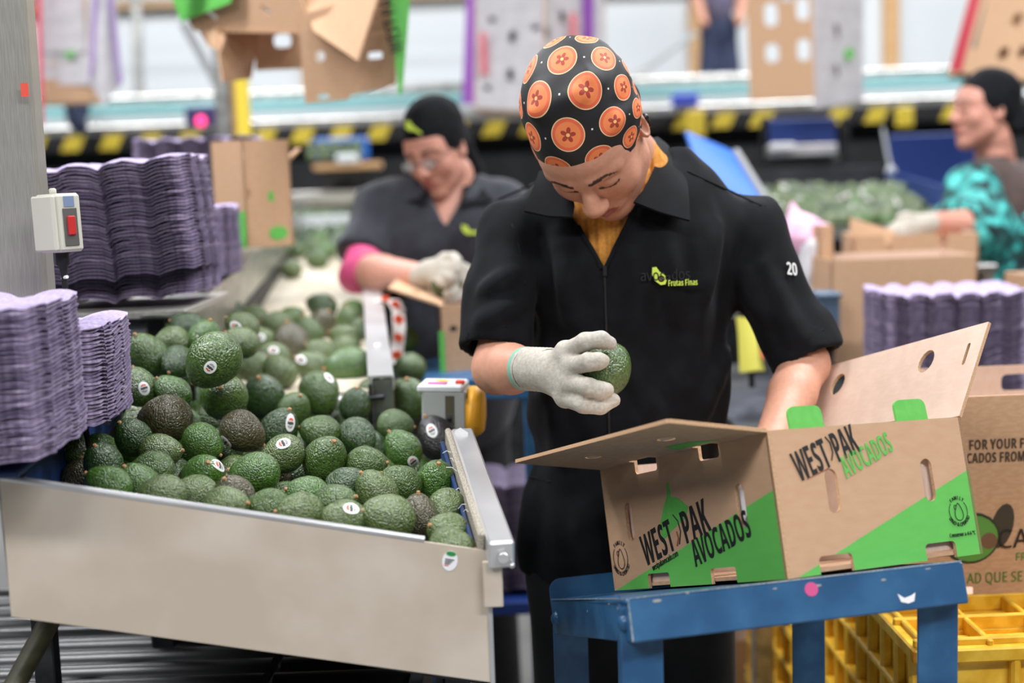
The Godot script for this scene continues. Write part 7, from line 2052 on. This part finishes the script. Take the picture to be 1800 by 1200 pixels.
	put("rail", bar(Vector3(-3.8312, 2.5237, -7.9904), Vector3(-0.0591, 2.5156, -7.9894), 0.04, 0.05, 0.004), M.steel, pr)
	put("post", bar(Vector3(-2.0763, 2.4887, -7.9861), Vector3(-2.14, 0.0, -7.9), 0.05, 0.05, 0.004), M.steel, pr)
	# big kraft carton on the overhead line
	var oc := thing("overhead_carton", "open kraft carton with green print on the overhead line, seen from below", "carton")
	plate("top_flap", oc, [Vector3(-0.8547, 2.0014, -3.5436), Vector3(-0.4935, 1.9696, -3.2375), Vector3(-0.4330, 1.7876, -3.2151), Vector3(-0.7675, 1.8325, -3.4927)], [[Vector3(-0.7121, 1.8633, -3.4360), 0.045, 0.010, -0.45], [Vector3(-0.5641, 1.8513, -3.2935), 0.040, 0.010, -0.45]], M.kraft, 0.006)
	board("green_print", oc, [Vector3(-0.8499, 1.9954, -3.5227), Vector3(-0.6141, 1.9732, -3.3185), Vector3(-0.6438, 1.8777, -3.3370), Vector3(-0.7986, 1.8551, -3.4854)], M.green_ink, 0.002)
	board("inner_wall", oc, [Vector3(-0.6971, 1.8290, -3.4015), Vector3(-0.6071, 1.8444, -3.5243), Vector3(-0.6256, 1.7073, -3.4571), Vector3(-0.6720, 1.6939, -3.3346)], M.kraft, 0.005)
	board("tab", oc, [Vector3(-0.7611, 1.8443, -3.4739), Vector3(-0.6688, 1.8067, -3.3787), Vector3(-0.6812, 1.7688, -3.3740), Vector3(-0.7218, 1.7858, -3.4265)], M.kraft, 0.005)
	var bw := Geo.new()
	carton_panel("inner_wall", oc, rect(0, 0, 0.135, 0.115), [rect(0.050, 0.054, 0.044, 0.034, 0.012)], 0.005, Transform3D(Basis(Vector3.UP, 0.10) * Basis(Vector3(0, 0, 1), 0.02), Vector3(-0.6244, 1.7315, -3.5205)), Vector2(0.135, 0.094), M.kraft)
	carton_panel("side_panel", oc, PackedVector2Array([Vector2(0, 0), Vector2(0.10, 0.002), Vector2(0.11, 0.012), Vector2(0.215, 0.028), Vector2(0.225, 0.24), Vector2(0.0, 0.20)]), [oval(0.043, 0.104, 0.013, 0.013), rect(0.03, 0.006, 0.028, 0.012, 0.005), rect(0.155, 0.088, 0.034, 0.016, 0.006), rect(0.128, 0.105, 0.008, 0.05, 0.003)], 0.005, Transform3D(Basis(Vector3.UP, -0.1) * Basis(Vector3(0, 0, 1), 0.035), Vector3(-0.4570, 1.6268, -3.1954)), Vector2(0.225, 0.24), M.kraft)
	board("top_flap", oc, [Vector3(-0.4969, 1.9800, -3.3899), Vector3(-0.2361, 1.9574, -3.1352), Vector3(-0.3174, 1.7070, -3.0339), Vector3(-0.4259, 1.7874, -3.1647)], M.kraft, 0.006)
	board("inner_roof", oc, [Vector3(-0.6203, 1.8502, -3.5754), Vector3(-0.4592, 1.8417, -3.4938), Vector3(-0.4289, 1.7891, -3.2052), Vector3(-0.7120, 1.8271, -3.4315)], M.kraft, 0.005)
	board("green_print", oc, [Vector3(-0.2501, 1.8614, -3.1587), Vector3(-0.2010, 1.8674, -3.1594), Vector3(-0.2284, 1.6373, -3.1312), Vector3(-0.2374, 1.6376, -3.1312)], M.green_ink, 0.004)
	words("WEST PAK", 0.03, M.black_ink, oc, Vector3(-0.2477, 1.7973, -3.1256), Basis(Vector3.UP, -0.1) * Basis(Vector3(0, 0, 1), 1.75), true, 0.7)
	var carrier := thing("overhead_line", "thin overhead steel line carrying the open kraft carton", "line")
	put("line_tube", bar(Vector3(-1.0672, 1.9998, -3.3923), Vector3(0.1712, 2.0046, -3.3929), 0.04, 0.04, 0.004), M.steel, carrier)
	put("hanger", bar(Vector3(-0.7921, 1.9984, -3.3921), (Vector3(-0.7921, 1.9984, -3.3921) as Vector3) + Vector3(0, 3.2, 0), 0.02, 0.02), M.steel, carrier)
	put("hanger", bar(Vector3(0.0336, 2.0026, -3.3926), (Vector3(0.0336, 2.0026, -3.3926) as Vector3) + Vector3(0, 3.2, 0), 0.02, 0.02), M.steel, carrier)
	# white cartons with purple edges standing on the raised conveyor
	for k in 2:
		var x0: float = [824.0, 962.0][k]
		var wc := thing("white_carton", ["white carton with purple edge and dark slots standing on the raised conveyor", "narrower white carton with purple edge standing behind the bandana"][k], "carton")
		var q0: Array = [[Vector3(-0.0908, 2.3001, -5.7464), Vector3(0.1789, 2.2802, -5.6432), Vector3(0.1583, 1.6937, -5.5712), Vector3(-0.1159, 1.7217, -5.6754)], [Vector3(0.1892, 2.2951, -5.7458), Vector3(0.4388, 2.3187, -5.8998), Vector3(0.4174, 1.7103, -5.8251), Vector3(0.1635, 1.6981, -5.6725)]][k]
		var q1: Array = [[Vector3(-0.1316, 2.3242, -5.9005), Vector3(-0.0885, 2.3001, -5.7464), Vector3(-0.1131, 1.7332, -5.6768), Vector3(-0.1758, 1.7499, -5.8300)], [Vector3(0.3434, 2.3066, -5.8278), Vector3(0.3969, 2.3101, -5.8484), Vector3(0.3849, 1.9685, -5.8065), Vector3(0.3408, 1.9635, -5.7857)]][k]
		board("purple_edge", wc, q1, M.purple, 0.008)
		board("back", wc, [q0[0] + Vector3(0, 0, -0.25), q0[1] + Vector3(0, 0, -0.25), q0[2] + Vector3(0, 0, -0.25), q0[3] + Vector3(0, 0, -0.25)], M.white_board, 0.008)
		var slots: Array = [[Vector3(0.0294, 2.0077, -5.6098), Vector3(0.0148, 1.8535, -5.5908), Vector3(-0.0420, 2.0796, -5.6690), Vector3(-0.0748, 1.8051, -5.6353), Vector3(0.1286, 2.0340, -5.5929)], [Vector3(0.2799, 2.0880, -5.7204), Vector3(0.1952, 2.0193, -5.6918), Vector3(0.3771, 2.0516, -5.7965)]][k]
		var cut := []
		for s in slots.size(): cut.append([slots[s], 0.03 if s < 2 else 0.035, 0.05 if s < 2 else 0.022, 0.0])
		plate("front", wc, q0, cut, M.white_board, 0.008)
		var back := Vector3(0, 0, -0.25)
		for e2: Array in [[0, 1], [1, 2], [2, 3], [3, 0]]: board(["top", "side", "bottom", "side"][e2[0]], wc, [q0[e2[0]], q0[e2[1]], q0[e2[1]] + back, q0[e2[0]] + back], M.kraft, 0.008)
		put("red_lettering", box([Vector3(-0.0749, 1.9369, -5.6615), Vector3(0.2969, 2.0106, -5.7310)][k] + Vector3(0, 0, 0.01), Vector3(0.028, 0.17, 0.006), 0.002), mat(rgb(214, 110, 120), 0.6), wc)
	# kraft and white carton seen open, with bright hand holes
	var kc := thing("holed_carton", "kraft carton with four oval holes beside its white outer panel", "carton")
	carton_panel("kraft_panel", kc, rect(0, 0, 0.245, 0.56), [rect(0.065, 0.275, 0.05, 0.085, 0.02), rect(0.185, 0.29, 0.048, 0.085, 0.02), rect(0.065, 0.14, 0.05, 0.07, 0.02), rect(0.185, 0.14, 0.048, 0.08, 0.02), rect(0.125, 0.365, 0.055, 0.03, 0.012)], 0.006, Transform3D(Basis(Vector3.UP, -0.05) * Basis(Vector3(0, 0, 1), 0.02), Vector3(0.9370, 1.6919, -5.2687)), Vector2(0.245, 0.56), M.kraft)
	plate("white_panel", kc, [Vector3(1.2091, 2.2021, -5.3818), Vector3(1.4595, 2.2282, -5.5865), Vector3(1.4317, 1.6947, -5.5210), Vector3(1.1898, 1.6553, -5.3146)], [[Vector3(1.3098, 1.9581, -5.4425), 0.026, 0.058, 0.0], [Vector3(1.3044, 1.8036, -5.4235), 0.024, 0.056, 0.0]], M.white_board, 0.006, 0.45)
	board("kraft_lining", kc, [Vector3(1.2315, 2.2074, -5.4227), Vector3(1.4676, 2.2325, -5.6172), Vector3(1.4352, 1.7030, -5.5522), Vector3(1.2126, 1.6696, -5.3567)], M.kraft, 0.006)
	put("green_print", Geo.new().sheet(oval(0, 0, 0.018, 0.026), [], 0.002, Transform3D(Basis(Vector3.UP, -0.5), (Vector3(1.3607, 1.8697, -5.4518) as Vector3) + Vector3(0, 0, 0.012)), Vector2(1, 1)), M.green_ink, kc)
	# slanted kraft carton with red edge over the worker in teal
	var rc := thing("red_edged_carton", "slanted kraft carton with red edge above the worker in teal", "carton")
	var rq := [Vector3(1.7658, 2.1502, -5.0228), Vector3(2.0036, 2.1303, -4.8188), Vector3(1.9488, 1.6849, -4.7641), Vector3(1.6456, 1.7529, -4.9740)]
	plate("kraft_panel", rc, rq, [[Vector3(1.7733, 1.8113, -4.9106), 0.03, 0.045, -0.3], [Vector3(1.8220, 1.9284, -4.9149), 0.03, 0.045, -0.3], [Vector3(1.8267, 1.8138, -4.8706), 0.03, 0.045, -0.3]], M.kraft, 0.008)
	var deep := Vector3(0.02, 0, -0.22)
	board("back", rc, [rq[0] + deep, rq[1] + deep, rq[2] + deep, rq[3] + deep], M.kraft, 0.008)
	board("base", rc, [rq[3], rq[2], rq[2] + deep, rq[3] + deep], M.kraft, 0.008)
	board("side", rc, [rq[0], rq[3], rq[3] + deep, rq[0] + deep], M.kraft, 0.008)
	board("red_edge", rc, [Vector3(1.7462, 2.1643, -5.0850), Vector3(1.7699, 2.1500, -5.0228), Vector3(1.6496, 1.7527, -4.9740), Vector3(1.6248, 1.7703, -5.0366)], mat(rgb(186, 34, 58), 0.6), 0.008)
	board("dark_print", rc, [Vector3(1.7575, 2.0673, -4.9975), Vector3(1.7920, 2.0439, -4.9795), Vector3(1.7174, 1.8373, -4.9592), Vector3(1.6803, 1.8395, -4.9695)], mat(rgb(110, 104, 96), 0.7), 0.002)
	# cartons and loose board at the left
	var lc := thing("pale_carton", "pale carton with red edge standing on the raised conveyor by the post", "carton")
	board("front", lc, [Vector3(-1.8100, 2.3295, -5.5485), Vector3(-1.6571, 2.3242, -5.5479), Vector3(-1.6419, 1.9885, -5.5067), Vector3(-1.8176, 1.9856, -5.5063)], M.white_board, 0.008)
	plate("lower_front", lc, [Vector3(-1.8244, 1.9876, -5.5267), Vector3(-1.6479, 1.9949, -5.5276), Vector3(-1.6392, 1.8556, -5.5105), Vector3(-1.8241, 1.8665, -5.5118)], [[Vector3(-1.7806, 1.9457, -5.5216), 0.045, 0.012, 0.05]], M.white_board, 0.008)
	board("back", lc, [Vector3(-1.9067, 2.3546, -5.8539), Vector3(-1.7263, 2.3484, -5.8531), Vector3(-1.7286, 1.8767, -5.7952), Vector3(-1.9183, 1.8880, -5.7966)], M.kraft, 0.008)
	board("red_edge", lc, [Vector3(-1.7986, 2.3140, -5.4459), Vector3(-1.7787, 2.3133, -5.4458), Vector3(-1.7891, 1.7039, -5.3710), Vector3(-1.8069, 1.7001, -5.3705)], mat(rgb(206, 56, 84), 0.6), 0.008)
	put("green_leaf", Geo.new().sheet(oval(0, 0, 0.022, 0.014), [], 0.002, Transform3D(Basis.IDENTITY, (Vector3(-1.7054, 1.9772, -5.5053) as Vector3) + Vector3(0, 0, 0.01)), Vector2(1, 1)), M.green_ink, lc)
	carton("low_carton", "small kraft carton beneath the pale carton by the post", Vector3(-1.8268, 1.7903, -5.5025), Basis(Vector3.UP, 0.1), Vector3(0.19, 0.095, 0.2), 0.0)
	var hp := thing("folded_board", "folded white and purple carton board hanging beside the pale carton", "carton board")
	board("white_wing", hp, [Vector3(-1.5136, 2.2587, -5.1368), Vector3(-1.4386, 2.2561, -5.1365), Vector3(-1.4461, 1.7449, -5.0234), Vector3(-1.5080, 1.8240, -5.0835)], M.white_board, 0.006)
	board("white_wing", hp, [Vector3(-1.4386, 2.2561, -5.1365), Vector3(-1.4236, 2.2631, -5.1878), Vector3(-1.4094, 1.8280, -5.1343), Vector3(-1.4461, 1.7449, -5.0234)], M.white_board, 0.006)
	board("purple_edge", hp, [Vector3(-1.4714, 2.2527, -5.1059), Vector3(-1.4548, 2.2521, -5.1058), Vector3(-1.4837, 1.9035, -5.0630), Vector3(-1.5074, 1.8179, -5.0525)], mat(rgb(150, 124, 176), 0.6), 0.003)
	board("purple_edge", hp, [Vector3(-1.4341, 2.2514, -5.1057), Vector3(-1.4233, 2.2541, -5.1262), Vector3(-1.3967, 1.8297, -5.1043), Vector3(-1.4081, 1.8205, -5.0830)], mat(rgb(150, 124, 176), 0.6), 0.003)
	# added cloth shape standing in for a jeans leg at the conveyor edge
	var cf := Field.new(Vector3(-1.9994, 1.7828, -6.4889) - Vector3(0.15, 0.18, 0.1), Vector3(-1.9994, 1.7828, -6.4889) + Vector3(0.15, 0.18, 0.1), 0.014)
	cf.cap(Vector3(-2.0038, 1.8369, -6.5157), Vector3(-1.9903, 1.7401, -6.4837), 0.055, 0.04, 0.02).bumps(noise(10.0, FastNoiseLite.TYPE_SIMPLEX_SMOOTH, 2, 2), 0.02, Vector3(2, 0.6, 2))
	tag(put("leg_stand_in", cf.mesh(Geo.new()), M.jean), "dark blue cloth shape standing in for a jeans leg at the raised conveyor", "jacket")
	# small bin and avocados before the machine, behind the worker with glasses
	var gb := thing("glass_tray", "shallow pale tray of avocados behind the sorting belt", "tray")
	put("tray_base", box(Vector3(-0.7412, 1.2683, -5.6197), Vector3(0.42, 0.02, 0.30), 0.006), M.pale, gb)
	put("tray_front", box((Vector3(-0.7412, 1.2683, -5.6197) as Vector3) + Vector3(0, 0.02, 0.15), Vector3(0.42, 0.05, 0.012), 0.003), M.pale, gb)
	put("stand", box((Vector3(-0.7412, 1.2683, -5.6197) as Vector3) + Vector3(0, -0.58, 0), Vector3(0.36, 1.14, 0.24), 0.01), M.dark_steel, gb)
	var rng := RandomNumberGenerator.new()
	rng.seed = 33
	for k in 14:
		var p: Vector3 = (Vector3(-0.7412, 1.2683, -5.6197) as Vector3) + Vector3(-0.18 + 0.06 * (k % 7), 0.038, -0.06 + 0.075 * (k / 7))
		fruit("avocado", p, Vector3(rng.randf_range(-1, 1), 0, rng.randf_range(-1, 1)), 0.056, [0, 1, 2, 5][k % 4], k, TONE[[0, 1, 2, 5][k % 4]] + " avocado in the shallow pale tray", "avocados in the shallow pale tray")
	for k in 10:
		var p: Vector3 = (Vector3(-0.7624, 1.5157, -6.1740) as Vector3) + Vector3(-0.10 + 0.05 * (k % 5), 0.045 + 0.04 * (k / 5), 0.03 - 0.03 * (k / 5))
		fruit("avocado", p, Vector3(rng.randf_range(-1, 1), 0, rng.randf_range(-1, 1)), 0.05, [0, 2, 5][k % 3], k, TONE[[0, 2, 5][k % 3]] + " avocado on the wooden tray of the sorting machine", "avocados on the machine tray")
	# worker on the walkway, cut off by the frame
	var wk := thing("walkway", "grey steel walkway behind the raised conveyor", "walkway")
	put("deck", box(Vector3(1.0, 1.35, -8.1), Vector3(5.0, 0.06, 0.9), 0.004), M.steel, wk)
	for x: float in [-1.2, 1.0, 3.2]: put("leg", bar(Vector3(x, 1.33, -8.1), Vector3(x, 0, -8.1), 0.08, 0.08), M.dark_steel, wk)
	var ps := thing("person", "worker in purple-grey top and dark jeans on the walkway", "person")
	var ph: Vector3 = Vector3(1.2568, 2.2589, -8.1594)
	ph.z = -8.05
	var pf := Field.new(ph + Vector3(-0.35, -0.3, -0.25), ph + Vector3(0.35, 0.85, 0.25), 0.02)
	pf.ell(ph + Vector3(0, 0.30, 0), Vector3(0.10, 0.26, 0.10), 0.04).cap(ph + Vector3(0, 0.5, 0), ph + Vector3(0, 0.62, 0), 0.055, 0.05, 0.03)
	limb(pf, [ph + Vector3(-0.11, 0.45, 0), ph + Vector3(-0.14, 0.18, 0.02), ph + Vector3(-0.10, 0.0, 0.12)], [0.05, 0.04, 0.03])
	limb(pf, [ph + Vector3(0.11, 0.45, 0), ph + Vector3(0.14, 0.18, 0.02), ph + Vector3(0.10, 0.0, 0.12)], [0.05, 0.04, 0.03])
	var pg := Geo.new()
	var sk := lin(176, 124, 98)
	pf.mesh(pg, Transform3D.IDENTITY, func(_p: Vector3) -> Color: return sk)
	head(pg, Transform3D(turned(10, 10, 0), ph + Vector3(0, 0.73, 0.02)), 0.008, sk, lin(160, 90, 84), lin(60, 44, 36), 1.0)
	put("body", pg, M.skin, ps)
	var pt := Field.new(ph + Vector3(-0.35, -0.12, -0.25), ph + Vector3(0.35, 0.62, 0.25), 0.02)
	pt.ell(ph + Vector3(0, 0.28, 0), Vector3(0.12, 0.30, 0.13), 0.04)
	limb(pt, [ph + Vector3(-0.11, 0.46, 0), ph + Vector3(-0.14, 0.2, 0.02)], [0.07, 0.06])
	limb(pt, [ph + Vector3(0.11, 0.46, 0), ph + Vector3(0.14, 0.2, 0.02)], [0.07, 0.06])
	put("top", pt.mesh(Geo.new()), cloth(rgb(84, 78, 100), rgb(104, 98, 120), 0.2), ps)
	put("hair", Field.new(ph + Vector3(-0.15, 0.6, -0.2), ph + Vector3(0.15, 0.95, 0.2), 0.012).ell(ph + Vector3(0, 0.765, -0.01), Vector3(0.085, 0.095, 0.10), 0.02).mesh(Geo.new()), M.hair, ps)
	trousers_and_shoes(ps, ph + Vector3(0, -0.02, 0), 0.10, 1.382, M.jean)
